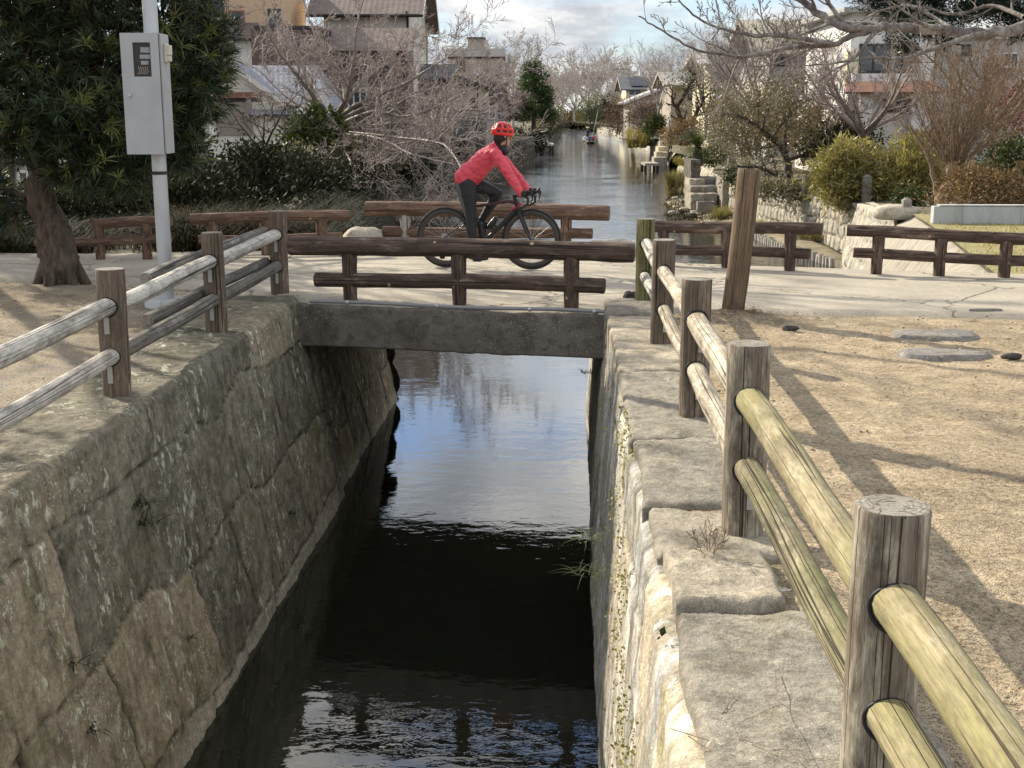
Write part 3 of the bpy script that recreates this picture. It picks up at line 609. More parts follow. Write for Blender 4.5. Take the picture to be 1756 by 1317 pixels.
for Y0, Y1, xin, zt, sd, ov in ((10.47, 11.22, .52, .06, 1, .03), (8.22, 10.46, .50, .03, 2, .0), (6.40, 8.21, .55, .022, 3, -.02), (5.26, 6.39, .60, .024, 4, -.03),
                                (4.64, 5.25, .62, .012, 5, -.05), (4.1, 4.63, .46, .055, 6, -.07), (1.3, 4.09, .72, .025, 7, -.06), (-1.4, 1.26, .7, .01, 8, -.05)):
    slab('coping_stone', Y0, Y1, xin, zt, .42, sd, wr, MAT['coping'], ov, (34, max(24, int((Y1 - Y0) * 26))))
# ---------------------------------------------------------------- ground, road, water
near_pts = [(-16, 13.5), (-5, 13.05), (-3.3, 12.5), (-2.3, 11.8), (-1.85, 11.40), (.85, 10.76), (1.3, 10.82), (2.2, 10.85), (3.5, 10.75), (5, 10.5), (18, 9.9)]
far_pts = [(-16, 15.6), (-5, 15.4), (-2.0, 15.95), (1.3, 15.35), (1.8, 14.45), (2.4, 14.2), (4, 13.75), (5.3, 13.42), (8, 12.8), (18, 10.7)]
MOUND = gz(1255, 540)
def ground_sheet(name, xa, xb, Y0, Y1, nx, ny, mat, seed, pw=1.0, mound=False):
    u = np.linspace(0, 1, nx) ** pw; Y = np.linspace(0, 1, ny); Y = Y0 + (Y1 - Y0) * Y; U, YY = np.meshgrid(u, Y, indexing='ij')
    a = xa(YY); X = a + (xb - a) * U
    P = np.stack([X, YY, X * 0 + seed], -1)
    Z = -0.012 + 0.05 * (fbm(P * .7, 3, seed) - .5) + 0.026 * (fbm(P * 3.2, 4, seed + 2) - .5) + 0.032 * (fbm(P * 8, 4, seed + 3) - .5)
    if mound: 
        d = np.hypot(X - MOUND.x, (YY - MOUND.y) * 1.0); Z += 0.10 * np.exp(-(d / .42) ** 2)
    nb = interp(X, near_pts); f = np.clip((nb + .05 - YY) / .35, 0, 1); Z = Z * f - 0.035 * (1 - f)
    V = np.stack([X, YY, Z], -1).reshape(-1, 3)
    o = mkobj(name, V, grid_faces(nx, ny, xb > 0), mat); return tag(o, kind='structure')
ground_sheet('ground_right', lambda Y: xr_top(Y) + .12, 18.0, -4, 11.3, 300, 330, MAT['sand'], 4, 1.7, True)
ground_sheet('ground_left', lambda Y: xl_top(Y) - .5, -18.0, -4, 13.9, 240, 300, MAT['gravel'], 7, 1.7)
def strip(name, A, B, n, m, mat, z, seed, edge=0.05, amp=0.01, flip=False):
    """sheet between near(x) and far(x)"""
    x = np.linspace(A, B, n); v = np.linspace(0, 1, m); X, Vv = np.meshgrid(x, v, indexing='ij')
    nb = interp(X, near_pts) + edge * 2 * (fbm(np.stack([X * 2, X * 0, X * 0], -1), 4, seed) - .5); fb = interp(X, far_pts)
    Y = nb + (fb - nb) * Vv; P = np.stack([X, Y, X * 0], -1)
    Z = z + amp * 2 * (fbm(P * 1.2, 3, seed) - .5); Z[:, 0] -= .05; Y[:, 0] -= 0.002
    V = np.stack([X, Y, Z], -1).reshape(-1, 3)
    return tag(mkobj(name, V, grid_faces(n, m, True), mat), kind='structure')
strip('road', -16, 18, 340, 40, MAT['road'], .012, 5)
# far ground beyond the end of the canal
def far_ground():
    x = np.linspace(-1500, 1500, 60); y = np.concatenate([np.linspace(330, 700, 12), np.linspace(800, 2400, 10)]); Xf, Yf = np.meshgrid(x, y, indexing='ij'); Z = -.55 + 0 * Xf
    tag(mkobj('far_ground', np.stack([Xf, Yf, Z], -1).reshape(-1, 3), grid_faces(60, len(y), True), MAT['bankland']), kind='structure')
far_ground()
# water: one level sheet
def flat(name, poly, z, mat, kind='structure'):
    o = mkobj(name, [(x, y, z) for x, y in poly], [tuple(range(len(poly)))], mat, smooth=False); return tag(o, kind=kind)
flat('water', [(-90, -30), (90, -30), (140, 700), (-140, 700)], WATER, MAT['water'])
# ---------------------------------------------------------------- banks
wpx = lambda px, py: gz(px, py, WATER)
Lbank = [(-1.62, 15.9), (-2.6, 17.2), (-4.2, 24)] + [tuple(wpx(*p).xy) for p in ((600, 370), (690, 338), (763, 318), (830, 302), (885, 288), (914, 275), (922, 262), (945, 250), (955, 238), (962, 228), (958, 222), (930, 217), (880, 213.5))]
Rtop = [(4.7, 12.2), (5.2, 13.4), (6.1, 17.4), (6.95, 21.7), (8.0, 27), (8.95, 32.4), (7.75, 44.6), (7.9, 50), (9.4, 58)] + [tuple(wpx(*p).xy) for p in ((1150, 300), (1152, 285), (1133, 268), (1103, 252), (1090, 242), (1062, 232), (1024, 225), (985, 219), (955, 215), (900, 212.6))]
def land(name, line, xfar, z, mat, sd):
    """bank land between a bank line and a far x, with a little relief"""
    V = []; n = len(line); k = 14
    for (x, y), zz in zip(line, z):
        for j in range(k):
            f = (j / (k - 1)) ** 2.2; xx = x + (xfar - x) * f
            V.append((xx, y, zz + (0.25 * math.sin(xx * .37 + y * .21 + sd) * min(1, f * 6))))
    o = mkobj(name, V, grid_faces(n, k, xfar > 0), mat); return tag(o, kind='structure')
Lz = [-.05, -.05, -.1] + [-.2] * (len(Lbank) - 3)
Lline = [(-16, 13.6), (-16.0, 15.2)]
land('left_bank_ground', [(-1.9, 15.86)] + Lbank[1:], -260, Lz, MAT['bankland'], 0)
def skirt(name, label, line, ztop, mat, seed, zoff=-2.2, amp=1.0, slope=0.0, cw=.5, ch=.35, ds=.08, cat='wall', up=0.0, jw=.03, side=1, sub=None):
    """stone wall face standing along a polyline, stones displaced"""
    pts = [Vector((x, y, 0)) for x, y in line]; L = [0]
    for a, b in zip(pts, pts[1:]): L.append(L[-1] + (b - a).length)
    s = np.arange(0, L[-1], ds); X = np.interp(s, L, [p.x for p in pts]); Y = np.interp(s, L, [p.y for p in pts]); zt = np.interp(s, L, ztop)
    tx = np.gradient(X); ty = np.gradient(Y); nl = np.hypot(tx, ty); nxx, nyy = ty / nl * side, -tx / nl * side
    H = max(ztop) - zoff; t = np.arange(0, H + ds, ds); S, T = np.meshgrid(s, t, indexing='ij'); rng = random.Random(seed); sites = []
    tt = 0.0
    while tt < H + .5:
        y = -1 + rng.uniform(0, cw)
        while y < L[-1] + 1:
            w = cw * rng.uniform(.6, 1.35); sites.append((y + w / 2, tt + rng.uniform(-.12, .12) * ch)); y += w
        tt += ch
    edge, cid = cells(S, T, sites, .03, seed); rr = np.array([rng.random() for _ in sites]); gv = np.exp(-(edge / jw) ** 2)
    P3 = np.stack([S, T, S * 0], -1)
    d = amp * ((rr[cid] - .5) * .10 + np.clip(edge / (cw * .3), 0, 1) ** .5 * .05) - .09 * gv * (.4 + .6 * amp) + .05 * (fbm(P3 * 3, 4, seed) - .5) + .03 * (fbm(P3 * 9, 3, seed) - .5)
    back = 0.35 * (T <= 0)
    V = np.stack([X[:, None] + nxx[:, None] * (d + slope * T - back), Y[:, None] + nyy[:, None] * (d + slope * T - back), np.maximum(zt[:, None] - T, zoff) + d * .3 * (T < ds)], -1)
    o = mkobj(name, V.reshape(-1, 3), grid_faces(len(s), len(t), side > 0), mat, None, None, {'tint': rr[cid].ravel(), 'joint': np.clip(gv, 0, 1).ravel()})
    return tag(o, label, cat)
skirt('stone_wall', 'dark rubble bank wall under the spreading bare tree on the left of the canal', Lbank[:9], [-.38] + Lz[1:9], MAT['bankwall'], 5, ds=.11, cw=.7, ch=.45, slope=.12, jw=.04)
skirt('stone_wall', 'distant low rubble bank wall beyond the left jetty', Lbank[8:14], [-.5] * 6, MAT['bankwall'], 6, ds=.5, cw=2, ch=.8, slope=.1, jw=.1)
Rz = [-.03, -.03, -.03, -.05, -.3, -.55, -.62, -.6, -.5] + [-.6] * 10
land('right_bank_ground', Rtop, 260, Rz, MAT['bankland'], 2)
flat('lawn', [(5.25, 13.5), (6.1, 17.4), (6.9, 21.6), (30, 22), (30, 9.8), (18, 10.6), (8, 12.7)], .004, MAT['lawn'])
# ribbed sloping revetment below the lawn
def revet():
    line = [(4.75, 12.2), (5.15, 13.35), (6.05, 17.4), (6.85, 21.9)]; pts = []; mb = MB()
    L = [0]
    for a, b in zip(line, line[1:]): L.append(L[-1] + math.dist(a, b))
    s = np.arange(0, L[-1], .05); X = np.interp(s, L, [p[0] for p in line]); Y = np.interp(s, L, [p[1] for p in line]); zt = np.interp(Y, [12, 21.7, 28], [-.02, -.02, -.4])
    T = np.linspace(0, 1, 14); rib = .03 * (np.sin(s * 2 * math.pi / .32) > 0.2); n = fbm(np.stack([s * 2, s * 0, s * 0], -1), 3, 2) * .1
    dx = -(1.5 * T[None, :] + rib[:, None] + n[:, None] * T[None]); V = np.stack([X[:, None] + dx, Y[:, None] + .15 * dx * -1, zt[:, None] - 2.2 * T[None]], -1)
    V[:, 0, 0] += .25
    o = mkobj('sloping_revetment', V.reshape(-1, 3), grid_faces(len(s), 14), MAT['revet'])
    tag(o, 'pale ribbed concrete bank slope below the lawn behind the right log railing', 'embankment')
revet()
skirt('stone_wall', 'sunlit pale block wall with ivy traces beyond the right log railing', [(10.6, 32.0), (8.95, 32.6), (8.35, 38.5), (7.72, 44.6), (8.1, 45.4)], [-.5, -.55, -.58, -.62, -.62], MAT['wallfar'], 9, ds=.045, cw=.36, ch=.40, jw=.02, slope=.05, zoff=-2.1, side=-1, amp=.3)
skirt('stone_wall', 'short return of pale block wall between the gate post and the ribbed slope', [(6.75, 21.9), (7.5, 26), (8.9, 32.3)], [-.03, -.25, -.52], MAT['wallfar'], 19, ds=.05, cw=.38, ch=.42, jw=.02, slope=.25, zoff=-2.1, side=-1, amp=.3)
skirt('stone_wall', 'rough pale stone bank running to the cycad on the right of the canal', [(7.95, 47.5), (9.0, 56), (10.9, 72), (11.6, 84)], [-.75, -.6, -.6, -.7], MAT['wallfar'], 10, ds=.14, cw=.6, ch=.5, jw=.05, slope=.5, zoff=-2.1, side=-1)
skirt('stone_wall', 'distant low stone bank behind the yellow reeds on the far right', [Rtop[10], Rtop[11], Rtop[12], Rtop[13], Rtop[14], Rtop[15]], [-.9] * 6, MAT['wallfar'], 12, ds=.6, cw=2.4, ch=.8, jw=.1, slope=.1, zoff=-2.1, side=-1)
# mud spit in front of the pale wall
def spit():
    px = [(1470, 452), (1424, 457), (1370, 440), (1330, 424), (1285, 404), (1240, 394), (1205, 384), (1180, 372), (1155, 357), (1134, 345), (1146, 335), (1185, 327), (1235, 330), (1262, 385), (1330, 405), (1462, 440)]
    P = [wpx(*p) for p in px]; c = wpx(1300, 392); V = []; F = []; k = 9
    for i, p in enumerate(P):
        for j in range(k):
            f = j / k; q = p.lerp(c, f); V.append((q.x, q.y, WATER - .03 + .24 * math.sin(min(1, f * 1.6) * 1.57) + .05 * math.sin(q.x * 7 + q.y * 3) * f))
    n = len(P); V.append((c.x, c.y, WATER + .24))
    F = [(i * k + j, ((i + 1) % n) * k + j, ((i + 1) % n) * k + j + 1, i * k + j + 1) for i in range(n) for j in range(k - 1)] + [(i * k + k - 1, ((i + 1) % n) * k + k - 1, n * k) for i in range(n)]
    o = mkobj('mud_shore', V, F, simple('mud', (0.36, 0.31, 0.2), (0.16, 0.135, 0.085), 3, .9, .9, .05)); tag(o, kind='structure')
spit()
# ---------------------------------------------------------------- bridge
FB = thing('footbridge', 'low concrete footbridge slab spanning the sluice under the cyclist', 'bridge', (-.5, 13.3, 0))
bL = Vector((-1.83, 11.36, 0)); bR = Vector((.80, 10.74, 0)); bd = (bR - bL).normalized(); bn = Vector((-bd.y, bd.x, 0))
def dispbox(name, A, B, th, z0, z1, mat, parent, seed, n=120, m=22):
    """long box face with rough surface: A-B front bottom line, thickness th backwards"""
    L = (B - A).length; d = (B - A).normalized(); nn = Vector((-d.y, d.x, 0)); prof = []
    r = .015
    for z in np.linspace(z0, z1 - r, m): prof.append((0, z))
    prof += [(r * .3, z1 - r * .3), (r, z1)] + [(th * f, z1) for f in (.5, 1)] + [(th, z0), (0.02, z0)]
    V = []
    for i in range(n):
        p = A + d * (L * i / (n - 1))
        for q, (o, z) in enumerate(prof):
            w = (float(fbm(np.array([p.x * 3, z * 3, o]), 3, seed)) - .5) * .03 + (float(fbm(np.array([p.x * 18, z * 18, o]), 2, seed)) - .5) * .012
            v = p + nn * (o + w); V.append((v.x, v.y, z + (w if q >= m else 0)))
    k = len(prof); F = [(i * k + j, (i + 1) * k + j, (i + 1) * k + (j + 1) % k, i * k + (j + 1) % k) for i in range(n - 1) for j in range(k)]
    F += [tuple(range(k)), tuple((n - 1) * k + j for j in range(k - 1, -1, -1))]
    return mkobj(name, V, F, mat, parent)
dispbox('edge_beam', bL - bd * .22, bR + bd * .12, .26, -.40, -.018, MAT['beam'], FB, 3)
mb = MB()
fl, fr = Vector((-2.0, 15.95, 0)), Vector((1.3, 15.35, 0))
a, b = bL - bd * .3 + bn * .25, bR + bd * .2 + bn * .25
mb.prism([Vector((p.x, p.y, -.36)) for p in (a, b, fr, fl)], Vector((0, 0, .335))); mb.build('deck_slab', MAT['beam'], FB, False)
mb = MB(); P = [bL + bd * (t * 2.75 - .04) + bn * .03 + Vector((0, 0, .012 + .006 * math.sin(t * 9))) for t in np.linspace(0, 1, 24)]
mb.tube(P, .017, 8); mb.build('conduit', MAT['conduit'], FB)
for t in (.12, .43, .74, .95):
    mb = MB(); p = bL + bd * (t * 2.75) + bn * .03; mb.tube([p + bd * -.012 + Vector((0, 0, .012)), p + bd * .012 + Vector((0, 0, .012))], .023, 8); mb.build('conduit_clip', MAT['galv'], FB)
# ---------------------------------------------------------------- logs and railings
def rough_log(mb, A, B, r, rng, k=14, step=.09, wob=.06, taper=0.0, mi=0, capmi=1, knots=0, kmi=2, bend=.008):
    A, B = Vector(A), Vector(B); L = (B - A).length; n = max(5, int(L / step)); d = (B - A).normalized(); u = d.orthogonal().normalized(); w = d.cross(u)
    off = rng.uniform(0, 50); ph = rng.uniform(0, 6)
    P = [A.lerp(B, i / n) + u * (bend * math.sin(i / n * 5 + ph)) + w * (bend * math.cos(i / n * 4 + ph)) for i in range(n + 1)]
    b = len(mb.V)
    rad = [r * (1 - taper * i / n) for i in range(n + 1)]; rad[0] *= .955; rad[-1] *= .955
    P.insert(1, P[0].lerp(P[1], .12)); rad.insert(1, r); P.insert(-1, P[-1].lerp(P[-2], .12)); rad.insert(-1, r * (1 - taper))
    mb.tube(P, rad, k, mi, capmi, lcoff=off)
    # lumpy surface
    for i in range(b, b + len(P) * k):
        v = Vector(mb.V[i]); l = mb.lc[i]; c = v - P[(i - b) // k]
        if c.length < 1e-6: continue
        nz = float(vnoise(np.array([l[0] * 22 + off, l[1] * 22, l[2] * 4.0]), 3)) - .5 + .5 * (float(vnoise(np.array([l[0] * 50 + off, l[1] * 50, l[2] * 9.0]), 5)) - .5)
        mb.V[i] = tuple(v + c.normalized() * (nz * wob * r * 2))
    # keep end caps joined to the displaced rings
    m = b + len(P) * k
    for e, i0 in ((0, b), (1, b + (len(P) - 1) * k)):
        for j in range(k): mb.V[m + e * (k + 1) + j] = mb.V[i0 + j]
    for q in range(knots):
        t = rng.uniform(.08, .92); an = rng.uniform(0, 6.28); c = A.lerp(B, t); dirn = u * math.cos(an) + w * math.sin(an)
        if dirn.y > .2: dirn = -dirn
        kr = r * rng.uniform(.16, .26)
        mb.tube([c + dirn * (r * .7), c + dirn * (r * 1.03), c + dirn * (r * 1.09)], [kr * 1.5, kr * 1.15, kr], 9, mi, kmi)
def vplane(px, py, A, B):
    """pixel ray meets the vertical plane through A-B"""
    d = ray(px, py); n = Vector((-(B.y - A.y), B.x - A.x, 0)); return CAMP + d * ((A - CAMP).dot(n) / d.dot(n))
def railing(label, A, B, top, mid, posts, rt, rm, rp, mat, seed, group='log railings along the road', white=None, knots=3, tanend=True, pmat=None, z0=0.0):
    rng = random.Random(seed); c = (A + B) / 2
    T = thing('log_railing', label, 'railing', (c.x, c.y, 0), group)
    a, b = vplane(*top[0], A, B), vplane(*top[1], A, B); yd = Vector((-(B.y - A.y), B.x - A.x, 0)).normalized()
    ends = MAT['end_tan'] if tanend else mat
    mb = MB(); rough_log(mb, a, b, rt, rng, 16, knots=knots); mb.build('top_rail', [mat, ends, MAT['knot']], T)
    m0, m1 = vplane(*mid[0], A, B), vplane(*mid[1], A, B)
    mb = MB(); rough_log(mb, m0, m1, rm, rng, 14, knots=1); mb.build('middle_rail', [mat, ends, MAT['knot']], T)
    for i, px in enumerate(posts):
        g = vplane(px, 470, A, B); zt = a.z + (b.z - a.z) * ((g - a).length / max(.01, (b - a).length))
        mb = MB(); rough_log(mb, (g.x, g.y, -.06 + z0), (g.x, g.y, zt - rt * .55), rp * .9, rng, 12, taper=-.14 if white != i else 0, knots=1 if rng.random() < .6 else 0, bend=.003)
        o = mb.build('post', [MAT['log_white'] if white == i else (pmat or mat), ends, MAT['knot']], T)
        if white == i: o['label'] = 'whitewashed post'
    return T
railing('dark brown log railing with pale knots on the near edge of the footbridge', gz(600, 517), gz(980, 531), [(498, 421), (1087, 432)], [(542, 478), (1037, 490)], [600, 787, 980], .086, .068, .07, MAT['log'], 1, knots=4, tanend=False)
pl = Vector((at(628, 440, 15.9).x, 15.9, 0)); pr = Vector((at(1045, 440, 15.3).x, 15.3, 0))
railing('brown log railing with one whitewashed post behind the bicycle on the far bridge edge', pl, pr, [(628, 358), (1045, 364)], [(657, 396), (1016, 402)], [697, 842, 970], .093, .066, .07, MAT['log_light'], 2, white=0, tanend=False)
railing('brown log railing at the far roadside just right of the bridge behind the leaning post', gz(1245, 461), gz(1353, 466), [(1121, 387), (1410, 394)], [(1124, 428), (1390, 434)], [1136, 1245, 1353], .068, .058, .066, MAT['log'], 3, tanend=False)
railing('dark log railing with orange cut end in front of the lawn at the right edge', gz(1503, 471), gz(1722, 478), [(1452, 396), (1800, 410)], [(1463, 434), (1800, 448)], [1503, 1610, 1722], .064, .056, .066, MAT['log'], 4)
railing('light brown log railing with a tan cut end before the dark hedge', gz(368, 441), gz(553, 437), [(326, 375), (599, 369)], [(340, 411), (588, 408)], [368, 458, 553], .066, .055, .062, MAT['log_light'], 5)
railing('grey brown log railing half hidden by the evergreen trunk and the steel pole', gz(175, 446), gz(255, 446), [(162, 384), (294, 378)], [(60, 415), (294, 411)], [175, 255], .06, .055, .062, MAT['log_light'], 6, tanend=False, knots=1)
# ---------------------------------------------------------------- post and rail fences beside the sluice
def post(T, x, y, z, h, r, mat, rng, k=22, lean=(0, 0)):
    mb = MB(); rough_log(mb, (x, y, z - .25), (x + lean[0], y + lean[1], z + h), r, rng, k, .05, .05, capmi=1, bend=.002)
    return mb.build('post', [mat, MAT['end_pale']], T)
def rail(T, a, b, r, mat, rng, k=16):
    mb = MB(); rough_log(mb, a, b, r, rng, k, .06, .03, capmi=1, bend=.006); return mb.build('rail', [mat, MAT['end_pale']], T)
def gap_shade(po, p, d, z, r, R=.087):
    """black ring painting the shade of the gap where a rail enters the post"""
    lat = Vector((-d.y, d.x, 0)).normalized(); dh = Vector((d.x, d.y, 0)).normalized(); P = []
    for i in range(25):
        a = 2 * math.pi * i / 24; y = r * math.cos(a); P.append(p + lat * y + dh * math.sqrt(max(0, R * R - y * y)) + Vector((0, 0, z + r * math.sin(a))))
    mb = MB(); mb.tube(P, .0055, 6, cap=False); return mb.build('gap_shade', MAT['black'], po)
def bracket(T, p, n, h=.085):
    """thin steel strip screwed on the post below a rail"""
    mb = MB(); q = Vector((0, 0, 1)).rotation_difference(Vector((0, 0, 1))); mb.box(p + n * .004, (.03, .006, h), math.atan2(n.x, -n.y) )
    mb.tube([p + n * .006 + Vector((0, 0, -h * .25)), p + n * .012 + Vector((0, 0, -h * .25))], .006, 6)
    return mb.build('bracket', MAT['bracket'], T, False)
rng = random.Random(8)
FR = thing('post_and_rail_fence', 'round wooden post fence with yellowish rails along the sunlit right side of the sluice', 'fence', (1.0, 5, 0), 'post and rail fences along the sluice')
RP = [gz(1104, 526), gz(1134, 595), gz(1188, 716), gz(1272, 912), Vector((.905, 2.83, 0)), Vector((.86, .75, 0))]
rm = [MAT['post_green'], MAT['post_dark'], MAT['post_dark'], MAT['post'], MAT['post'], MAT['post']]
rh = [.79, .80, .80, .80, .80, .8]
for i, p in enumerate(RP):
    po = post(FR, p.x, p.y, 0, rh[i], .0835 if i < 3 else .088, rm[i], rng)
    if i < 5:
        q = (RP[i + 1] - p).normalized()
        for z, rr in ((.573, .061 if i >= 2 else .051), (.288, .057 if i >= 2 else .047)): gap_shade(po, p, q, z, rr, .084 if i < 3 else .0885)
    if i in (1, 2, 3): bracket(po, p + Vector((.012, -.088, .17)), Vector((.15, -1, 0)).normalized())
    if i == 2: bracket(po, p + Vector((.02, -.086, .44)), Vector((.2, -1, 0)).normalized())
um = [MAT['rail_white'], MAT['rail_pale'], MAT['rail_pale'], MAT['rail_yellow'], MAT['rail_yellow']]
lm = [MAT['rail_white'], MAT['rail_pale'], MAT['rail_pale'], MAT['rail_grey'], MAT['rail_yellow']]
lm[3] = wood('weathered_olive_rail_wood', (0.13, 0.11, 0.065), (0.27, 0.23, 0.145), (0.40, 0.36, 0.25), moss=(0.2, 0.2, 0.085), palefac=0.35, grain=.7)
for i in range(5):
    a, b = RP[i], RP[i + 1]; d = (b - a).normalized(); ru = .058 if i >= 2 else .048
    rail(FR, a + d * .04 + Vector((0, 0, .575)), b - d * .05 + Vector((0, 0, .555)), ru, um[i], rng)
    rail(FR, a + d * .04 + Vector((0, 0, .29)), b - d * .05 + Vector((0, 0, .275)), ru * .92, lm[i], rng)
FL = thing('post_and_rail_fence', 'round wooden post fence with silvery rails along the shaded left side of the sluice', 'fence', (-2.4, 8, 0), 'post and rail fences along the sluice')
q1, q2, q3 = gz(203, 685), gz(372, 572), gz(481, 505)
LP = [q1 * 3 - q2 * 2, q1 * 2 - q2, q1, q2, q3]
for i, p in enumerate(LP):
    po = post(FL, p.x, p.y, 0, .80, .085, MAT['post_dark'], rng)
    if i > 0:
        q = (LP[i - 1] - p).normalized()
        for z, rr in ((.579, .057), (.279, .053)): gap_shade(po, p, q, z, rr, .0855)
    if i >= 2:
        for z in (.47, .17): bracket(po, p + Vector((-.01, -.088, z)), Vector((.1, -1, 0)).normalized(), .10)
for i in range(4):
    a, b = LP[i], LP[i + 1]; d = (b - a).normalized()
    rail(FL, a + d * .04 + Vector((0, 0, .57)), b - d * .03 + Vector((0, 0, .58)), .054, MAT['rail_white'], rng)
    rail(FL, a + d * .04 + Vector((0, 0, .27)), b - d * .03 + Vector((0, 0, .28)), .05, MAT['rail_white'] if i < 2 else MAT['rail_grey'], rng)
    if i >= 2:          # second, half-round rail on the land side
        o = Vector((-d.y, d.x, 0)) * .13; f = .45 if i == 2 else 0.02
        for z in (.60, .31):
            rail(FL, a + (b - a) * f + o + Vector((0, 0, z)), b - d * .02 + o + Vector((0, 0, z + .01)), .045, MAT['rail_grey'], rng)
# leaning wooden pole
pb, pt = gz(1255, 543), at(1286, 290, gz(1255, 543).y + .02)
mb = MB(); rough_log(mb, pb - (pt - pb) * .1, pt, .098, random.Random(4), 26, .05, .03, capmi=1, bend=.008)
o = mb.build('wooden_post', [MAT['pole_wood'], MAT['end_pale']]); tag(o, 'tall bare brown wooden post leaning to the right on the sandy ground by the road', 'post')
# ---------------------------------------------------------------- steel pole with meter box
UP = thing('utility_pole', 'galvanised steel pole carrying a grey meter box beside the evergreen tree', 'pole', (-3.17, 11.4, 0))
pbx = gz(287, 522); pbx.z = 0
mb = MB(); mb.tube([(pbx.x, pbx.y, z) for z in (-.1, 1, 2, 4, 6.5)], .064, 20); mb.build('shaft', MAT['galv'], UP)
mb = MB(); mb.tube([(pbx.x, pbx.y, -.08), (pbx.x, pbx.y, .045), (pbx.x, pbx.y, .055)], [.2, .2, .185], 24); mb.build('footing', MAT['concrete'], UP)
mb = MB(); mb.tube([(pbx.x, pbx.y, 1.17), (pbx.x, pbx.y, 1.20)], .0665, 20); mb.box((pbx.x - .02, pbx.y - .069, 1.185), (.05, .012, .022)); mb.build('clamp_band', MAT['trim_dark'], UP)
# box: front at Y about 11.05
bx0, bx1 = at(206, 57, 11.05).x, at(275, 57, 11.05).x; bz1 = at(240, 57, 11.05).z; bz0 = at(250, 264, 11.05).z; fy = 11.05; dep = .24
cx = (bx0 + bx1) / 2; w = bx1 - bx0; h = bz1 - bz0
mb = MB(); mb.box((cx, fy + dep / 2 + .012, (bz0 + bz1) / 2), (w, dep, h)); MBX = mb.build('meter_box', MAT['boxgrey'], UP, False); bevel(MBX, .006)
# door: frame of four pieces around a window opening
wx0, wx1 = bx0 + w * .29, bx0 + w * .73; wz1, wz0 = bz1 - h * .075, bz1 - h * .355
mb = MB(); dy = fy + .002
for (x0, x1, z0, z1) in ((bx0 - .004, wx0, bz0 - .003, bz1 + .003), (wx1, bx1 - .022, bz0 - .003, bz1 + .003), (wx0, wx1, wz1, bz1 + .003), (wx0, wx1, bz0 - .003, wz0)):
    mb.box(((x0 + x1) / 2, dy, (z0 + z1) / 2), (x1 - x0, .02, z1 - z0))
mb.build('door', MAT['boxgrey'], MBX, False)
mb = MB(); mb.box((bx1 - .0215, fy + .008, (bz0 + bz1) / 2), (.004, .012, h)); mb.build('seam', MAT['trim_dark'], MBX, False)
mb = MB(); mb.box(((wx0 + wx1) / 2, fy + .009, (wz0 + wz1) / 2), (wx1 - wx0, .004, wz1 - wz0)); mb.build('window', MAT['trim_dark'], MBX, False)
mb = MB(); ww = wx1 - wx0
mb.box((wx0 + ww * .68, fy + .0045, wz1 - .062), (ww * .52, .004, .045)); mb.box((wx0 + ww * .66, fy + .0045, wz1 - .118), (ww * .58, .004, .035)); mb.box((wx0 + ww * .62, fy + .0045, wz1 - .168), (ww * .42, .004, .032))
mb.build('meter_dial', simple('grey_meter_face', (0.35, 0.36, 0.36), (0.22, 0.23, 0.23), 40, .4), MBX, False)
mb = MB()
for j in range(5):
    x = wx0 + ww * (.25 + .12 * j); mb.tube([(x, fy + .005, wz1 - .2), (x + .012, fy + .004, wz1 - .24), (x - .01, fy + .005, wz0 + .02)], .0035, 5)
mb.build('cable', MAT['plaster_taupe'], MBX)
mb = MB(); mb.tube([(bx0 + .055, fy - .005, bz0 + h * .49), (bx0 + .055, fy - .03, bz0 + h * .49)], [.013, .011], 12); mb.build('knob', MAT['galv'], MBX)
mb = MB(); mb.box((bx1 + .012, fy + .12, bz1 - .16), (.024, .10, .16)); mb.box((bx1 + .036, fy + .12, bz1 - .135), (.03, .085, .085)); mb.box((bx1 + .034, fy + .12, bz1 - .205), (.028, .07, .05))
bevel(mb.build('outlet_cover', MAT['cream_plastic'], MBX, False), .006)
# ---------------------------------------------------------------- rocks and flat stones
def roughbox(name, x0, x1, y0, y1, z0, z1, mat, parent=None, seed=1, n=12, amp=.08, rnd=.12):
    V = []; F = []; c = np.array([(x0 + x1) / 2, (y0 + y1) / 2, (z0 + z1) / 2]); h = np.array([x1 - x0, y1 - y0, z1 - z0]) / 2; g = np.linspace(-1, 1, n)
    for ax in range(3):
        for sg in (-1, 1):
            A, B = np.meshgrid(g, g, indexing='ij'); P = np.zeros((n, n, 3)); P[..., ax] = sg; P[..., (ax + 1) % 3] = A; P[..., (ax + 2) % 3] = B
            b = sum(len(v) for v in V); f = grid_faces(n, n, sg < 0) + b; V.append(P.reshape(-1, 3)); F.append(f)
    P = np.vstack(V); r = np.linalg.norm(np.abs(P) ** 6, axis=1) ** (1 / 6); Q = P / np.maximum(1, (np.abs(P) ** 6).sum(1) ** (1 / 6))[:, None]; P = P * (1 - rnd) + Q * rnd
    W = c + P * h; s = amp * min(h) * 2; W = W + s * (np.stack([fbm(W * 2.2 / max(.3, min(h)) + 11 * i, 4, seed + i) for i in range(3)], -1) - .5) * 2
    return mkobj(name, W, np.vstack(F), mat, parent, None, {'tint': np.full(len(W), (seed * .37) % 1), 'joint': np.zeros(len(W))})
